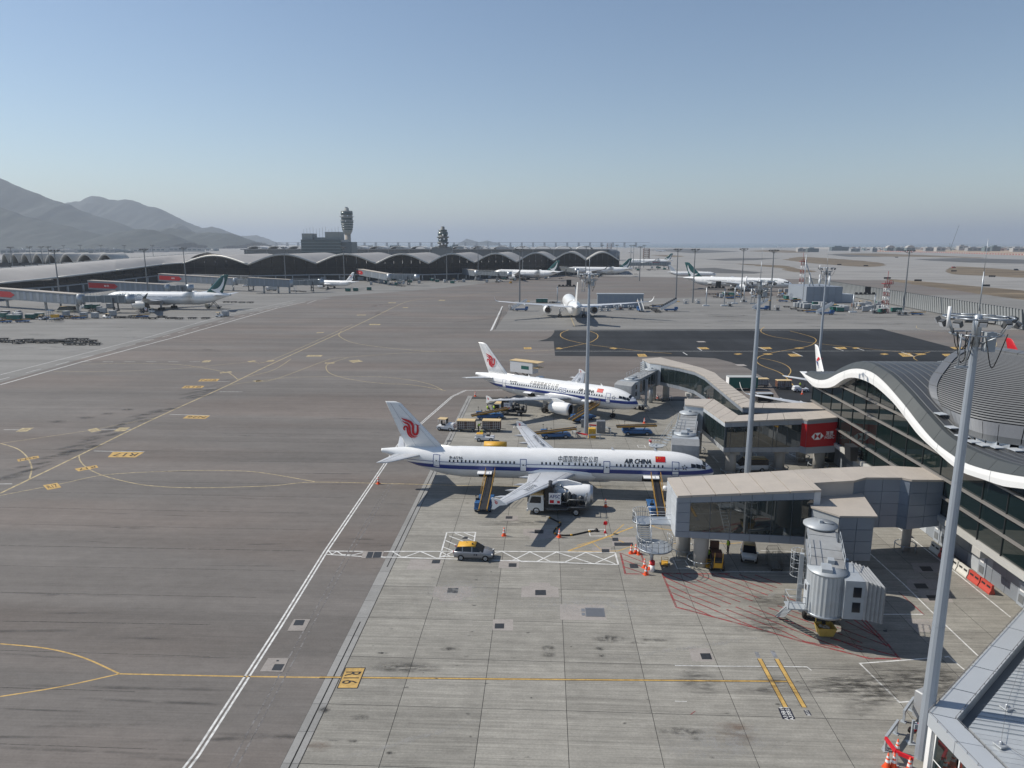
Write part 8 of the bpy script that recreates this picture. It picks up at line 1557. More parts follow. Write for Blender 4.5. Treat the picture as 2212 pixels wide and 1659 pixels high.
# car with yellow roof, cars under the bridges
c_,b_=car('grey car with bright yellow roof on the white walkway marking',(-7.2,69.4),R(-2),4.2,1.8,1.57,mat('car_grey',(.26,.27,.29),.3,.3,coat=.6),YEV);m=MB();m.lathe([(.09,0),(.09,.12),(.03,.16)],'z',(-.1,-.2,1.58),10,0,True);m.tube((-.7,.1,1.56),(-.8,.1,1.72),.02,n=4);m.build('beacon',BLACKV,b_);m=MB();m.bx(.1,.45,-.915,-.905,.62,.82);m.build('door_badge',NAVYP,b_);m=MB();flat_text(m,'AA',.13,(.27,-.918,.72),(1,0,0),(0,0,1));m.build('lettering',SIGNW,b_)
car('small white electric car with tan roof parked under the nearest bridge',K(k5,1205,850),R(-104),3.1,1.55,1.6,WHV,TANR);car('white van with tan roof under the HSBC bridge',K(k3,1230,1310),R(184),4.7,1.85,2.0,WHV,TANR,True,'van','van')
person('worker in hi-vis vest standing under the nearest bridge',K(k5,1020,805),R(200),'stand');person('worker in hi-vis vest half hidden behind the bridge column',K(k5,845,890),R(20),'reach')
t=thing('ground_power_unit','worn yellow and black power cart beside the bridge column','power unit',(*K(k5,915,925),0),R(85));m=MB();m.bx(-1.2,1.2,-.6,.6,.4,1.2);m.build('body',mat('dirty_dark',(.06,.055,.05),.7,var=.4,vscale=2),t);m=MB();m.box((0,0,1.5),(.9,1.0,.5));m.box((1.0,.1,1.9),(.3,.9,1.0));m.build('engine_cover',RBRN,t);m=MB();m.bx(-1.3,-.8,-.4,.4,.5,1.0);[m.tube((-1.2,y,.4),(-1.5,y,2.2),.04) for y in (-.4,.4)];m.build('guard',YEV,t);wheels(t,[(-.8,-.6),(-.8,.6),(.8,-.6),(.8,.6)],.3,.18)
for x,y,lb in ((460,905,'small yellow hand trolley beside the shadow of the escape stair'),(855,925,'small yellow wire trolley in front of the bridge column')):
 t=thing('hand_trolley',lb,'trolley',(*K(k5,x,y),0),R(80));m=MB();m.bx(-.5,.5,-.35,.35,.18,.24);m.build('deck',YEV,t);m=MB();[m.tube((-.5,y_,.2),(-.55,y_,1.1),.025,n=5) for y_ in (-.33,.33)];[m.tube((-.52-.01*k,-.33,.4+.23*k),(-.52-.01*k,.33,.4+.23*k),.02,n=5) for k in range(4)];m.build('handle_frame',YEV,t);wheels(t,[(-.4,-.3),(-.4,.3),(.4,-.3),(.4,.3)],.09,.05)
t=thing('cage_trolley','tall wire cage trolley parked right of the white electric car','trolley',(*K(k5,1430,930),0),R(92));m=MB();m.bx(-.9,.9,-.6,.6,.25,.32)
for a_ in (-.6,.6):[m.tube((x_*.225,a_,.3),(x_*.225,a_,1.75),.018,n=4) for x_ in range(-4,5)];[m.tube((-.9,a_,z_),(.9,a_,z_),.018,n=4) for z_ in (.3,.65,1.0,1.35,1.75)]
for a_ in (-.9,.9):[m.tube((a_,y_*.2,.3),(a_,y_*.2,1.75),.018,n=4) for y_ in range(-3,4)]
m.build('cage',mat('cage_wire',(.16,.16,.15),.5,.4),t);m=MB();[m.path([(x_,-.6,1.75),(x_+.1,-.5,2.0),(x_+.1,.5,2.0),(x_,.6,1.75)],.02,4) for x_ in (-.7,.7)];m.build('hoops',BLACKV,t);wheels(t,[(-.7,-.5),(-.7,.5),(.7,-.5),(.7,.5)],.13,.07)
# water-filled barriers along the terminal wall
def wbar(loc,rz,m_,label):
 t=thing('plastic_barrier',label,'barrier',(*loc,0),rz);L_=1.6;m=MB();m.loft([[(x,-.28,0),(x,-.28,.15),(x,-.14,.45),(x,-.10,.95),(x,.10,.95),(x,.14,.45),(x,.28,.15),(x,.28,0)] for x in (-L_/2,L_/2)],smooth=False);m.build('shell',m_,t);m=MB();[m.bx(x-.25,x+.25,-.15,.15,.56,.74) for x in (-.38,.38)];m.build('slot',CORE,t)
BW,BR=mat('barrier_white',(.62,.60,.55),.6,var=.08,vscale=1),mat('barrier_red',(.50,.07,.05),.5,var=.1,vscale=1)
for k,(x,y,c) in enumerate(((41.95,72.9,BW),(42.0,71.2,BR),(41.9,69.5,BW),(42.0,67.8,BW),(42.1,66.1,BR),(42.2,64.4,BR))):wbar((x,y),R(92),c,['white plastic barrier by the wall, farthest of the row','red plastic barrier second farthest, half in shade','white plastic barrier third in the row along the wall','white plastic barrier just before the two near red ones','red plastic barrier second nearest along the wall','red plastic barrier nearest, at the end of the row'][k])
rails_seg('red and white low rail under the HSBC bridge end',[K(k3,1780,1125),K(k3,1900,1140),K(k3,2000,1130)],[REDINK,WSTEEL])
# stand behind the terminal corner
cart('netted cart with yellow roof nearer the wavy roof corner',K(c4,1150,1415),R(2));cart('netted cart with tan roof half behind the second pole',K(c4,955,1400),R(2),TANR,GREYC)
t=thing('green_container','dark green container with white end behind the farthest bridge','container',(*K(c4,790,1420),0),R(2));m=MB();m.bx(-3.2,3.2,-1.2,1.2,.5,2.9);m.build('box',GREENC,t);m=MB();m.bx(-3.25,3.25,-1.25,1.25,2.9,3.0);m.build('roof',mat('pale_roof',(.42,.43,.42),.6),t);m=MB();m.bx(-3.24,-3.2,-1.15,1.15,.6,2.85);m.build('door',SIGNW,t);wheels(t,[(-2,-1),(-2,1),(2,-1),(2,1)],.4,.3)
cart('grey cart with flap open by two workers, below the hidden wing',K(c4,985,1535),R(4),GREYC,BLACKV,None,False);person('left worker in hi-vis behind the grey cart',K(c4,1028,1535),R(120),'bend');person('right worker in hi-vis behind the grey cart',K(c4,1045,1540),R(160),'stand')
tt_=tractor('tractor carrying a hi-vis driver beside the hidden tail',K(c4,1300,1440),R(180),WHV);q=K(c4,1295,1425);person('driver in hi-vis on the tractor by the hidden tail',(q[0],q[1]),R(180),'sit',z=.6);person('worker in red vest beside the netted cart at the hidden tail',K(c4,1218,1385),R(200),'stand',REDINK);cone(K(c4,1315,1462),'orange cone by the hidden tail near the wavy roof',None)
# ------------------------------------------------------------------ equipment about the far stands
D0=thing('container_dolly','low dark container dolly in the rows on the left apron','dolly',(0,0,0),0,'empty dollies on the left apron');m=MB();m.bx(-1.6,1.6,-1.15,1.15,.42,.52);[m.bx(-1.6,1.6,y-.06,y+.06,.52,.62) for y in (-1.12,0,1.12)];m.tube((1.6,0,.4),(2.6,0,.35),.06);m.build('deck',mat('dolly_dark',(.045,.04,.035),.7,.2,var=.3,vscale=1),D0);m=MB();[m.tube((-1.5+.3*k,-1.0,.58),(-1.5+.3*k,1.0,.58),.05,n=5) for k in range(11)];o=m.build('rollers',CHAS,D0);o['kind']='stuff';wheels(D0,[(-1.1,-.95),(-1.1,.95),(1.1,-.95),(1.1,.95)],.22,.16)
first=[True];rd_=random.Random(5)
def dolly(p,rz,label=None,group=None):
 if first[0]:D0.location=(*p,0);D0.rotation_euler=(0,0,rz);first[0]=False;return D0
 o=copy_tree(D0,None,(*p,0),rz,label)
 if group:o['group']=group
 return o
for x,y in ((870,882),(1020,884),(1195,884),(225,866),(375,854),(515,858),(660,860),(90,850),(30,822),(250,838),(345,832),(560,842),(905,822),(1045,826),(1150,846),(900,852),(740,842),(620,838),(-40,845),(480,840),(1080,850),(820,848)):dolly(K(m6,x,y),R(5)+rd_.gauss(0,.12))
for x,y in ((1530,540),(1680,528),(1700,549),(1830,552),(1930,556),(2040,538),(2140,552),(1600,545),(1490,545)):dolly(K(m6,x,y),R(5)+rd_.gauss(0,.12),'low dark container dolly in the line behind the left green-tailed widebody','dollies behind the left widebody')
for x,y in ((1660,1350),(1775,1351),(1395,1338),(1485,1348),(1545,1353),(1955,1210),(2020,1211),(2090,1213),(2160,1213)):dolly(K(c1,x,y),R(5)+rd_.gauss(0,.12),'low dark container dolly in the line behind the left green-tailed widebody','dollies behind the left widebody')
for f,x,y in ((c3,1565,748),(c3,1548,735),(c3,1480,716),(c3,1475,725),(c4,1180,712),(c4,1240,730),(c4,1300,745),(c4,620,612),(c4,900,615),(c4,1000,628),(m5,1760,445),(m5,1800,470),(m5,1680,430),(m5,630,365),(m5,660,362),(c4,500,600),(c4,555,600)):dolly(K(f,x,y),rd_.uniform(-.3,.3),'low dark container dolly on the concrete island','dollies on the island')
for f,x,y in ((c2,325,790),(c2,365,792),(c2,410,795),(c2,1230,745),(c2,1270,748),(c2,1620,695),(c2,1700,700),(c3,1030,470),(c3,980,470),(c3,920,468),(c3,740,465),(c3,100,485),(c3,190,490),(c3,1390,428),(c3,1330,425)):dolly(K(f,x,y),rd_.uniform(-.3,.3),'low dark container dolly by the far terminal','dollies by the far terminal')
# boxy containers and carts near and far
def box_can(p,rz,m_,label,group,s=(2.4,1.6,1.7),name='cargo_container'):
 t=thing(name,label,'container',(*p,0),rz,group);a,b,c=s;m=MB();m.loft([[(-a/2,-b/2,.35),(-a/2,b/2,.35),(a/2,b/2,.35),(a/2-.0,-b/2,.35)],[(-a/2,-b/2,c),(-a/2,b/2,c),(a/2,b/2,c),(a/2,-b/2,c)]],smooth=False);m.build('box',m_,t);m=MB();m.bx(-a/2-.05,a/2+.05,-b/2-.05,b/2+.05,c,c+.1);m.build('roof',mat('container_roof',(.45,.46,.46),.6,rnd=.1),t);m=MB();m.bx(-a/2+.1,a/2-.1,-b/2-.02,-b/2,.5,c-.15);m.build('curtain',m_,t);m=MB();m.bx(-a/2,a/2,-b/2+.1,b/2-.1,.12,.35);m.build('base',CHAS,t);return t
src={}
def can(f,x,y,kind,label,group):
 p=K(f,x,y);rz=rd_.gauss(0,.1)
 if kind in src:o=copy_tree(src[kind],None,(*p,0),rz,label);o['group']=group;return
 src[kind]=box_can(p,rz,{'g':GREYC,'e':GREENC,'t':RBRN}[kind],label,group,{'g':(2.6,1.8,2.4),'e':(3.2,1.9,2.2),'t':(3,1.7,2.0)}[kind])
for x,y in ((1262,712),(1290,715),(1318,720),(1345,725),(1372,722),(1300,700),(1335,705),(1480,705),(1500,712),(1415,735),(1440,735),(1660,740),(1690,745)):can(c4,x,y,'g','grey curtained container in the cluster before the grey block','containers before the grey block')
for x,y in ((1600,745),(1640,750),(1585,730),(1615,728),(1650,730),(1435,728),(1430,700),(1675,735)):can(c4,x,y,'e','dark green container in the cluster before the grey block','containers before the grey block')
for x,y in ((770,712),(800,715),(870,735),(900,735),(860,700),(940,720),(965,720)):can(c5,x,y,'g','grey container in the cluster left of the red and white mast','containers by the mast')
for x,y in ((750,710),(785,705)):can(c5,x,y,'t','brown netted container left of the red and white mast','containers by the mast')
for x,y in ((1095,752),(1130,752)):can(c5,x,y,'e','dark green container right of the red and white mast','containers by the mast')
for x,y in ((555,672),(602,672)):can(c3,x,y,'e','green container left of the rear-view widebody fuselage','containers behind the rear-view widebody')
for x,y in ((795,790),(862,788),(978,780)):can(c2,x,y,'e','dark green cart behind the small airliner with red and blue tail','carts behind the small airliner')
for x,y in ((385,560),(215,570),(150,570),(505,545)):can(m6,x,y,'e','dark green cart among the equipment at the left edge','carts at the left edge')
for x,y in ((1430,520),(1065,545),(1205,548)):can(m6,x,y,'g','pale cart in front of the leftmost bridge stair','carts by the leftmost bridge')
n0=0
LBL=[((m6,285,600,4),'blue belt loader at the left edge, nearest the camera'),((m6,990,558,4),'blue belt loader before the leftmost bridge end'),((m6,60,605,0),'blue belt loader cut by the left edge'),((m6,750,548,180),'blue belt loader behind the yellow cage stand'),((c4,55,712,-10),'blue belt loader left of the covered airstairs'),((c4,1150,665,-25),'blue belt loader between the poles on the island'),((c4,1390,758,-20),'blue belt loader in front of the container cluster'),((c5,1285,778,-12),'blue belt loader at the fence, rightmost on the island'),((c4,690,635,160),'blue loader under the long widebody'),((c4,1270,665,0),'blue belt loader left of the grey block'),((c1,1230,1340,4),'blue belt loader in the dolly line')]
b0=None
for (f,x,y,a),lb in LBL:
 if b0 is None:b0=belt_loader(lb,K(f,x,y),R(a),.9,1.5,-3.4,3.5,False)
 else :copy_tree(b0,None,(*K(f,x,y),0),R(a),lb)
p=K(m6,1860,480);hydrant_truck('fuel truck under the wing of the left green-tailed widebody',p,0);tractor('tan tractor in the dolly line behind the left widebody',K(m6,1355,548),R(170));tr2=tractor('white tug with grey box at the road by the left widebody',K(c1,1895,1335),R(10));can(c1,1950,1330,'g','grey box cart behind the white tug',None)
car('white van parked under the leftmost bridge',K(m6,60,505),R(175),4.7,1.85,2.0,WHV,None,True,'van','van');car('white car right of the van under the leftmost bridge',K(m6,215,490),R(175));car('yellow car on the apron left of the first distant green tail',K(c3,308,503),R(100),4.2,1.8,1.6,YEV);car('white car under the third bridge, left of two',K(c1,2120,1072),R(175));car('white car under the third bridge, right of two',K(c1,2180,1072),R(175))
bs,bb=car('cream bus with tan roof behind the leftmost bridge columns',K(m6,830,470),R(178),9.5,2.4,2.9,mat('bus_cream',(.62,.56,.42),.5),TANR,True,'bus','bus')
bt,_=car('white bus with tan roof reflected beside the HSBC bridge',(32.5,92.0),R(95),7.0,2.2,2.7,WHV,TANR,True,'minibus','bus') if False else (None,None)
t=thing('high_loader','scissor lift truck under the tail of the left green-tailed widebody','truck',(*K(c1,1860,1262),0),R(5));m=MB();m.bx(-4,3,-1.2,1.2,.6,1.0);m.build('chassis',CHAS,t);m=MB();[m.tube((a_,y,1.0),(b_,y,5.6),.14,n=5) for a_,b_ in ((-2.5,1.5),(1.5,-2.5)) for y in (-1,1)];m.build('scissor',CHAS,t);m=MB();m.bx(-3.2,2.4,-1.3,1.3,5.6,5.9);m.build('platform',GALV,t);m=MB();chbox(m,-4.6,-2.8,2.2,.6,2.5,.2);m.build('cab',mat('cab_tan',(.4,.38,.33),.5),t);wheels(t,[(-3.4,-1),(-3.4,1),(1.8,-1),(1.8,1)],.5,.3)
t=thing('service_truck','white truck with dark tank beside the plain bridge, left of the small airliner','truck',(*K(c2,135,785),0),R(170));m=MB();chbox(m,1.6,3.6,2.3,.6,2.7,.2);m.build('cab',WHV,t);m=MB();m.bx(-3.6,1.5,-1.15,1.15,.9,2.9);m.build('box',mat('truck_box',(.5,.52,.52),.5),t);m=MB();m.bx(-3.6,3.2,-.9,.9,.5,.9);m.build('chassis',CHAS,t);wheels(t,[(2.6,-1),(2.6,1),(-2.2,-1),(-2.2,1)],.5,.3)
t=thing('cage_stand','yellow maintenance stand with blue wheels by the left bridges','stand',(*K(m6,640,590),0));m=MB();[m.tube((x_,y_,0),(x_*.7,y_*.7,5.5),.07,n=5) for x_ in (-1.2,1.2) for y_ in (-.9,.9)];[m.tube((-1.1,y_,z_),(1.1,y_,z_),.06,n=5) for z_ in (1,2,3,4) for y_ in (-.8,.8)];m.bx(-1,1,-.8,.8,4.6,4.75);m.build('frame',mat('stand_blue',(.12,.2,.3),.5),t);m=MB();m.bx(.8,3.4,-.9,.9,1.8,3.0);m.build('platform_box',YEV,t)
def airstairs(label,p,rz,cover=False,group=None):
 t=thing('airstairs',label,'airstairs',(*p,0),rz,group);m=MB();m.loft([[(-3.2,-1.05,.5),(-3.2,1.05,.5),(3.0,1.05,.5),(3.0,-1.05,.5)],[(-3.2,-1.05,1.1),(-3.2,1.05,1.1),(2.4,1.05,1.2),(2.4,-1.05,1.2)]],smooth=False);chbox(m,1.6,3.1,1.9,1.1,2.1,.2);m.build('chassis',BLUEV,t)
 m=MB();a,b=Vector((-5.0,0,.5)),Vector((2.4,0,4.6));m.loft([[(a.x,-.8,a.z),(a.x,.8,a.z),(a.x,.8,a.z+.25),(a.x,-.8,a.z+.25)],[(b.x,-.8,b.z),(b.x,.8,b.z),(b.x,.8,b.z+.25),(b.x,-.8,b.z+.25)]],smooth=False);st=m.build('flight',GALV,t)
 for k in range(14):m=MB();c=a.lerp(b,(k+.5)/14);m.box((c.x,0,c.z+.32),(.35,1.5,.06));m.build('tread',WSTEEL,st)
 for sd in (-1,1):m=MB();m.add([(a.x,sd*.85,a.z+.2),(b.x,sd*.85,b.z+.2),(b.x,sd*.85,b.z+1.4),(a.x,sd*.85,a.z+1.4)],[(0,1,2,3)]);m.add([(a.x,sd*.89,a.z+.2),(b.x,sd*.89,b.z+.2),(b.x,sd*.89,b.z+1.4),(a.x,sd*.89,a.z+1.4)],[(3,2,1,0)]);m.build('side_panel',WHV,t)
 m=MB();m.bx(2.2,3.8,-.95,.95,4.55,4.75);m.build('top_platform',YEV,t)
 if cover:
  for k in range(9):c=a.lerp(b,(k+.5)/9);m=MB();m.loft([[(c.x+dx,.9*cos(pi*q_/8),c.z+1.4+.9*sin(pi*q_/8)) for q_ in range(9)] for dx in (-.28,.28)],cap0=False,cap1=False,closed=False);m.build('canopy_bow',mat('canopy_dark',(.05,.055,.06),.3),t)
 wheels(t,[(-2.2,-1),(-2.2,1),(1.9,-1),(1.9,1)],.42,.28);return t
airstairs('blue airstairs under the left wing of the rear-view widebody',K(c3,405,742),R(0));airstairs('covered white and blue airstairs beside the island pole',K(c3,1695,745),R(0),True);a3=airstairs('white airstairs facing the camera under the right wing tip',K(c3,1425,745),R(95));airstairs('white and blue airstairs left of the island pole foot',K(c4,970,735),R(10));airstairs('white and blue airstairs in front of the green containers',K(c4,1530,775),R(8))
t=thing('portable_cabin','long grey cabin behind the right wing of the rear-view widebody','cabin',(*K(c3,1252,715),0));m=MB();m.bx(-11.5,11.5,-1.5,1.5,.2,6.8);m.build('body',mat('cabin_grey',(.26,.30,.34),.5,var=.05,vscale=.3),t);m=MB();m.bx(-11.8,11.8,-1.7,1.7,6.8,7.2);m.build('roof',CLADL,t);m=MB();[m.bx(-11+2.6*k,-9+2.6*k,-1.54,-1.5,1,6) for k in range(8)];m.build('panel_joint',CLADB,t)
def rack(p,label,n=4,group='equipment racks'):
 t=thing('equipment_rack',label,'rack',(*p,0),rd_.uniform(-.2,.2),group);m=MB();[m.tube((x_,y_,0),(x_,y_,2.4),.06,n=4) for x_ in (-1.2,0,1.2) for y_ in (-.6,.6)];[m.tube((-1.2,y_,z_),(1.2,y_,z_),.05,n=4) for z_ in (.3,1.3,2.4) for y_ in (-.6,.6)];m.bx(-1.3,1.3,-.7,.7,.1,.25);m.build('frame',GALV,t);m=MB();m.box((rd_.uniform(-.5,.5),0,.9),(1.2,.9,1.2));m.build('load',rd_.choice([CLADL,GREYC,CHAS,RBRN]),t)
for f,x,y,lb in ((c3,1095,745,'steel rack right of the rear-view engine, left of a pair'),(c3,1150,745,'steel rack right of the rear-view engine, right of a pair'),(c3,1220,735,'steel rack before the grey cabin, left'),(c3,1262,735,'steel rack before the grey cabin, centre'),(c3,1345,735,'steel rack before the grey cabin, right'),(c4,310,682,'rack and white cabinet left of the island pole foot'),(c4,412,680,'rack with posts right of the island pole foot'),(c4,690,705,'low rack with white boxes by the short post'),(c4,810,668,'rack beneath the long widebody nose pole'),(c4,1095,740,'rack with blue frames by the airstairs'),(c4,1210,625,'cluttered rack left of the grey block, far'),(c4,1250,640,'cluttered rack left of the grey block, near'),(c5,920,765,'pallet rack at the foot of the red and white mast'),(c5,1015,755,'grey cabinet rack beside the mast foot'),(c5,1140,780,'pallet stack left of the rightmost loader'),(c5,1190,780,'second pallet stack left of the rightmost loader'),(c3,315,735,'small rack left of the blue airstairs'),(c3,980,470,'rack under the far widebody'),(c3,1500,395,'dark rack under the low bridge')):rack(K(f,x,y),lb,group=None)
for f,x,y,z,lb in ((c4,484,700,9.5,'thin post with small base, left of four on the island'),(c4,640,700,9,'thin post with pallet base, second on the island'),(c4,730,680,9,'thin post third on the island'),(c4,810,665,8.5,'thin post fourth on the island'),(c5,730,755,8.5,'thin post left of the equipment gantry'),(c5,915,745,8.5,'thin post right of the equipment gantry'),(c3,712,672,9,'thin post left of the rear-view fuselage')):
 t=thing('gantry_post',lb,'post',(*K(f,x,y),0));m=MB();m.tube((0,0,0),(0,0,z),.28,n=8);m.build('post',GALV,t);m=MB();m.box((0,0,.3),(3.2,2.0,.6));m.build('base',CLADL,t)
for (f,x0,x1,y),z,lb in (((c4,484,640,700),9.3,'horizontal lamp gantry between thin posts under the long widebody'),((c5,730,915,750),8.4,'lamp gantry with dark boxes left of the mast'),((c3,712,868,672),9,'lamp gantry behind the rear-view fuselage')):
 a,b=Vector(K(f,x0,y)),Vector(K(f,x1,y));t=thing('lamp_gantry',lb,'gantry',(a.x,a.y,0));m=MB();m.tube((0,0,z),(b.x-a.x,b.y-a.y,z),.3,n=6);m.build('beam',CHAS,t);d=b-a
 for k in range(5):m=MB();q=d*((k+.5)/5);m.box((q.x,q.y,z+.5),(1.2,.3,.7));m.build('signal_box',BLACKV,t)
 m=MB();q=d*.62;m.box((q.x,q.y,z+2.0),(2.6,.5,3.0));m.build('sign_board',BLACKV,t)
 for q in (Vector((0,0)),d):m=MB();m.tube((q.x,q.y,0),(q.x,q.y,z),.2,n=6);m.build('leg',GALV,t)
# grey utility block, masts and blast fence
p0,p1=Vector(K(c4,1345,674)),Vector(K(c4,1655,674));w_=(p1-p0).length;t=thing('utility_block','grey flat-roofed block with roof pipes in front of the blast fence','building',(p0.x,p0.y,0),atan2((p1-p0).y,(p1-p0).x));m=MB();m.bx(0,w_,0,26,0,8.8);m.build('walls',mat('block_grey',(.24,.27,.31),.6,var=.06,vscale=.2),t)
for k in range(5):
 for j in range(2):m=MB();m.bx(.3+k*w_/5,(k+1)*w_/5-.1,-.12,0,.3+4.3*j,4.4+4.2*j);m.build('wall_panel',mat('block_panel',(.25,.285,.33),.55,rnd=.06),t)
for k in range(9):m=MB();m.tube((3+k*w_/10,4+(k*5)%14,8.8),(3+k*w_/10,4+(k*5)%14,12+(k*7)%5),.4,n=8);m.build('roof_pipe',CLADL,t)
m=MB();m.tube((6,6,8.8),(0,4,22),.3,n=5);m.tube((0,4,0),(0,4,26),.25,n=5);m.build('roof_mast',GALV,t);m=MB();m.bx(w_+.5,w_+8,4,10,0,4.5);m.build('side_hut',CLADL,t)
MRED=mat('mast_red',(.25,.03,.03),.6)
def mast(f,x,yb,yt,label,wd=2.3):
 p=K(f,x,yb);zt=atY(*f(x,yt),p[1])[1];t=thing('lattice_mast',label,'mast',(*p,0));n_=7
 for k in range(n_):
  m=MB();z0,z1=zt*k/n_,zt*(k+1)/n_;h=wd/2*(1-.3*k/n_)
  c=[(-h,-h),(h,-h),(h,h),(-h,h)]
  for i in range(4):a,b=c[i],c[(i+1)%4];m.tube((*a,z0),(*a,z1),.12,n=4);m.tube((*a,z0),(*b,z1),.07,n=4);m.tube((*a,z1),(*b,z1),.07,n=4)
  m.build('section',MRED if k%2==0 else SIGNW,t)
 m=MB();m.bx(-wd*.8,wd*.8,-wd*.8,wd*.8,zt,zt+.3);rail(m,[(-wd*.8,-wd*.8,zt),(wd*.8,-wd*.8,zt),(wd*.8,wd*.8,zt)],1.5,.09);m.tube((0,0,zt),(0,0,zt+6),.12,n=4);m.build('top_platform',MRED,t)
mast(c5,283,565,318,'red and white lattice mast behind the long widebody nose');mast(c5,1005,762,510,'red and white lattice mast with round platform by the fence')
t=None
for f,x,yb,yt,lb in ((c3,1158,255,160,'brown lattice tower at the far end of the vaults'),(c3,1480,290,205,'grey lattice tower by the distant taxiway')):
 p=K(f,x,yb);zt=min(30,atY(*f(x,yt),p[1])[1]);t=thing('lattice_tower',lb,'tower',(*p,0));m=MB();h=5.5
 for k in range(5):
  z0,z1=zt*k/5,zt*(k+1)/5;c=[(-h,-h),(h,-h),(h,h),(-h,h)]
  for i in range(4):a,b=c[i],c[(i+1)%4];m.tube((*a,z0),(*a,z1),.5,n=4);m.tube((*a,z0),(*b,z1),.35,n=4);m.tube((*a,z1),(*b,z1),.4,n=4)
 m.build('frame',RBRN,t)
fa,fb=Vector(D(*c5(2200,908))),Vector(D(*c5(330,545)));t=thing('blast_fence','long jet blast fence of leaning grey fins along the right taxiway','fence',(fa.x,fa.y,0));d=fb-fa;L_=d.length;u=d.normalized();nrm=Vector((u.y,-u.x));FN=mat('fence_steel',(.13,.145,.15),.5,.4);fm=None;n_=int(L_/2.0)
for k in range(n_):
 q=d*(k/n_)
 if fm is None:m=MB();m.add([(0,0,0),(nrm.x*1.6,nrm.y*1.6,0),(nrm.x*-.9,nrm.y*-.9,7.8),(nrm.x*-1.3,nrm.y*-1.3,7.8),(u.x*.3,u.y*.3,0),(u.x*.3+nrm.x*1.6,u.y*.3+nrm.y*1.6,0),(u.x*.3+nrm.x*-.9,u.y*.3+nrm.y*-.9,7.8),(u.x*.3+nrm.x*-1.3,u.y*.3+nrm.y*-1.3,7.8)],[(0,1,2,3),(7,6,5,4),(0,4,5,1),(1,5,6,2),(2,6,7,3),(3,7,4,0)]);o=m.build('fin',FN,t);fm=o.data
 else :link('fin',fm,t,(q.x,q.y,0))
m=MB();m.add([(0,0,.3),(d.x,d.y,.3),(d.x-nrm.x*1.05,d.y-nrm.y*1.05,7.5),(-nrm.x*1.05,-nrm.y*1.05,7.5)],[(0,1,2,3)]);m.build('deflector_sheet',mat('fence_sheet',(.33,.345,.35),.55,.2,var=.06,vscale=.2),t);m=MB();ribbon(m,[(0,0),(d.x,d.y)],2.4,.03);m.build('base_kerb',CONC2,t)
# construction land beyond the taxiways
SAND=ground_mat('bare_sand',(.36,.27,.19),.2,.2,.1,(.004,.03,1));sheet('bare_land',DD(c5(880,232),c5(1400,238),c5(2300,268),c5(2300,205),c5(1500,205),c5(1000,212)),-.004,SAND);sheet('bare_land',DD(c5(230,205),c5(900,215),c5(2300,205),c5(2300,186),c5(900,192),c5(250,192)),-.006,mat('site_land',(.36,.33,.29),.9,var=.3,vscale=.01))
m=MB();rr=random.Random(9)
for k in range(420):
 p=D(*c5(rr.uniform(620,2250),rr.uniform(192,222)));h=rr.choice([2,3,4,6]);m.box((p[0],p[1],h/2),(rr.uniform(4,22),rr.uniform(4,12),h),rz=rr.uniform(0,3),m=rr.randrange(4))
o=m.build('site_clutter',BLDM[:3]+[RBRN]);o['kind']='stuff';o['label']='jumble of huts, plant and spoil on the far construction land';o['category']='clutter'
m=MB();a,b=Vector(D(*c5(880,225))),Vector(D(*c5(2300,262)))
for k in range(150):q=a.lerp(b,k/150);m.box((q.x,q.y,1.2),(6,2,2.4),m=k%2)
o=m.build('site_barriers',[SIGNW,BR]);o['kind']='stuff';o['label']='long dotted line of red and white barriers before the construction land';o['category']='barriers'
m=MB()
for k in range(160):p=D(*c1(rr.uniform(150,1900),rr.uniform(752,770)));h=rr.choice([3,4,6,8]);m.box((p[0],p[1],h/2),(rr.uniform(5,26),rr.uniform(4,12),h),rz=rr.uniform(0,3),m=rr.randrange(4))
o=m.build('yard_clutter',BLDM);o['kind']='stuff';o['label']='small sheds and vehicles before the hangars below the hills';o['category']='clutter'
for f,x,y,lb in ((c5,1605,372,'red car on the dry grass at the far right'),(c5,2145,393,'dark van on the dry grass near the right edge')):car(lb,K(f,x,y),R(5),5,2,2,BR if 'red' in lb else CHAS,None,True)
for k,(f,x,y) in enumerate(((c5,1030,468),(c5,1295,489),(c5,1605,405),(c5,1935,452),(c5,845,358),(c5,615,347),(c5,1110,283),(c5,1880,535))):
 t=thing('taxiway_sign','low dark taxiway sign board on the dry grass','sign',(*K(f,x,y),0),0,'taxiway sign boards');m=MB();m.bx(-3,3,-.2,.2,.4,1.8);m.build('board',BLACKV,t);m=MB();[m.bx(x_-.1,x_+.1,-.1,.1,0,.4) for x_ in (-2.4,2.4)];m.build('leg',CHAS,t)
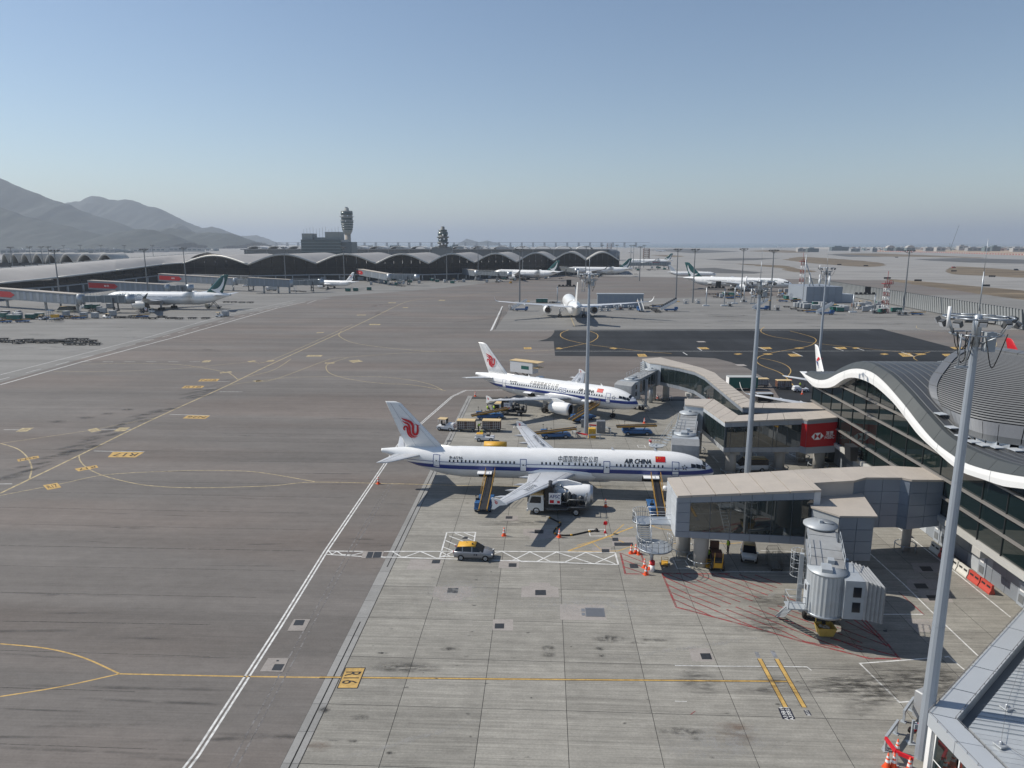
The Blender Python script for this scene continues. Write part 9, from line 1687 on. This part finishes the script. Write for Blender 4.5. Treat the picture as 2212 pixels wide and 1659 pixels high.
# more ground equipment scattered under and behind the far aircraft
KIND=[(D0,'low dark dolly'),(src['g'],'grey curtained container'),(src['e'],'dark green container'),(b0,'blue belt loader'),(tr2,'white tug')]
def scatter(n,f,xr,yr,where,group,w):
 for k in range(n):
  o,nm=rd_.choices(KIND,w)[0];p=K(f,rd_.uniform(*xr),rd_.uniform(*yr));c=copy_tree(o,None,(*p,0),rd_.choice([0,pi/2,pi])+rd_.gauss(0,.2),nm+' '+where);c['group']=group
scatter(26,c2,(1150,2150),(690,722),'in the clutter below the far vaults','equipment below the far vaults',(5,3,2,1,2))
scatter(10,c2,(980,1300),(712,742),'beside the bridge right of the small airliner','equipment beside that bridge',(4,2,1,1,2))
scatter(20,c3,(0,900),(455,486),'in the row before the distant green tails','equipment before the distant green tails',(6,2,1,1,2))
scatter(22,c3,(1320,1700),(372,398),'in the clutter under the low dark bridge','equipment under the low dark bridge',(5,4,2,1,1))
scatter(26,c4,(560,1080),(585,640),'in the clutter under the long widebody','equipment under the long widebody',(5,3,1,2,2))
scatter(22,c4,(1110,1320),(575,665),'in the clutter left of the grey block','equipment left of the grey block',(4,4,2,1,1))
scatter(14,c5,(760,1000),(690,765),'in the clutter round the red and white mast','equipment round the mast',(3,4,2,0,1))
scatter(16,m6,(0,900),(520,575),'in the clutter before the leftmost bridge','equipment before the leftmost bridge',(4,2,3,2,1))
scatter(10,c1,(640,1080),(1260,1305),'under the leftmost bridge walkway','equipment under the leftmost walkway',(3,2,1,1,2))
# ------------------------------------------------------------------ haze in the air
hz=MB();hz.bx(-64000,64000,-4000,64000,-6.0,620.0)
hm=bpy.data.materials.new('haze_air');hm.use_nodes=True;ht=hm.node_tree;ht.nodes.clear()
ho=ht.nodes.new('ShaderNodeOutputMaterial');hv=ht.nodes.new('ShaderNodeVolumePrincipled')
hv.inputs['Color'].default_value=(0.62,0.69,0.79,1);hv.inputs['Density'].default_value=1.0e-4;hv.inputs['Anisotropy'].default_value=0.25
ht.links.new(hv.outputs[0],ho.inputs['Volume'])
haze=hz.build('haze',hm);haze['kind']='stuff'
# ------------------------------------------------------------------ labels: look-alikes in a group are told apart by their order from the left
ORD=['first','second','third','fourth','fifth','sixth','seventh','eighth','ninth','tenth','eleventh','twelfth','thirteenth','fourteenth','fifteenth','sixteenth','seventeenth','eighteenth','nineteenth','twentieth','twenty-first','twenty-second','twenty-third','twenty-fourth','twenty-fifth','twenty-sixth']
same={}
for o in S.objects:
 if o.parent is None and 'label' in o:same.setdefault(o['label'],[]).append(o)
def bearing(o):x,y=o.location.x,o.location.y;return (x*cos(YAW)+y*sin(YAW))/max(.1,-x*sin(YAW)+y*cos(YAW))
for lb,obs in same.items():
 if 1<len(obs)<=len(ORD):
  for k,o in enumerate(sorted(obs,key=bearing)):o['label']=lb+', '+ORD[k]+' from left'
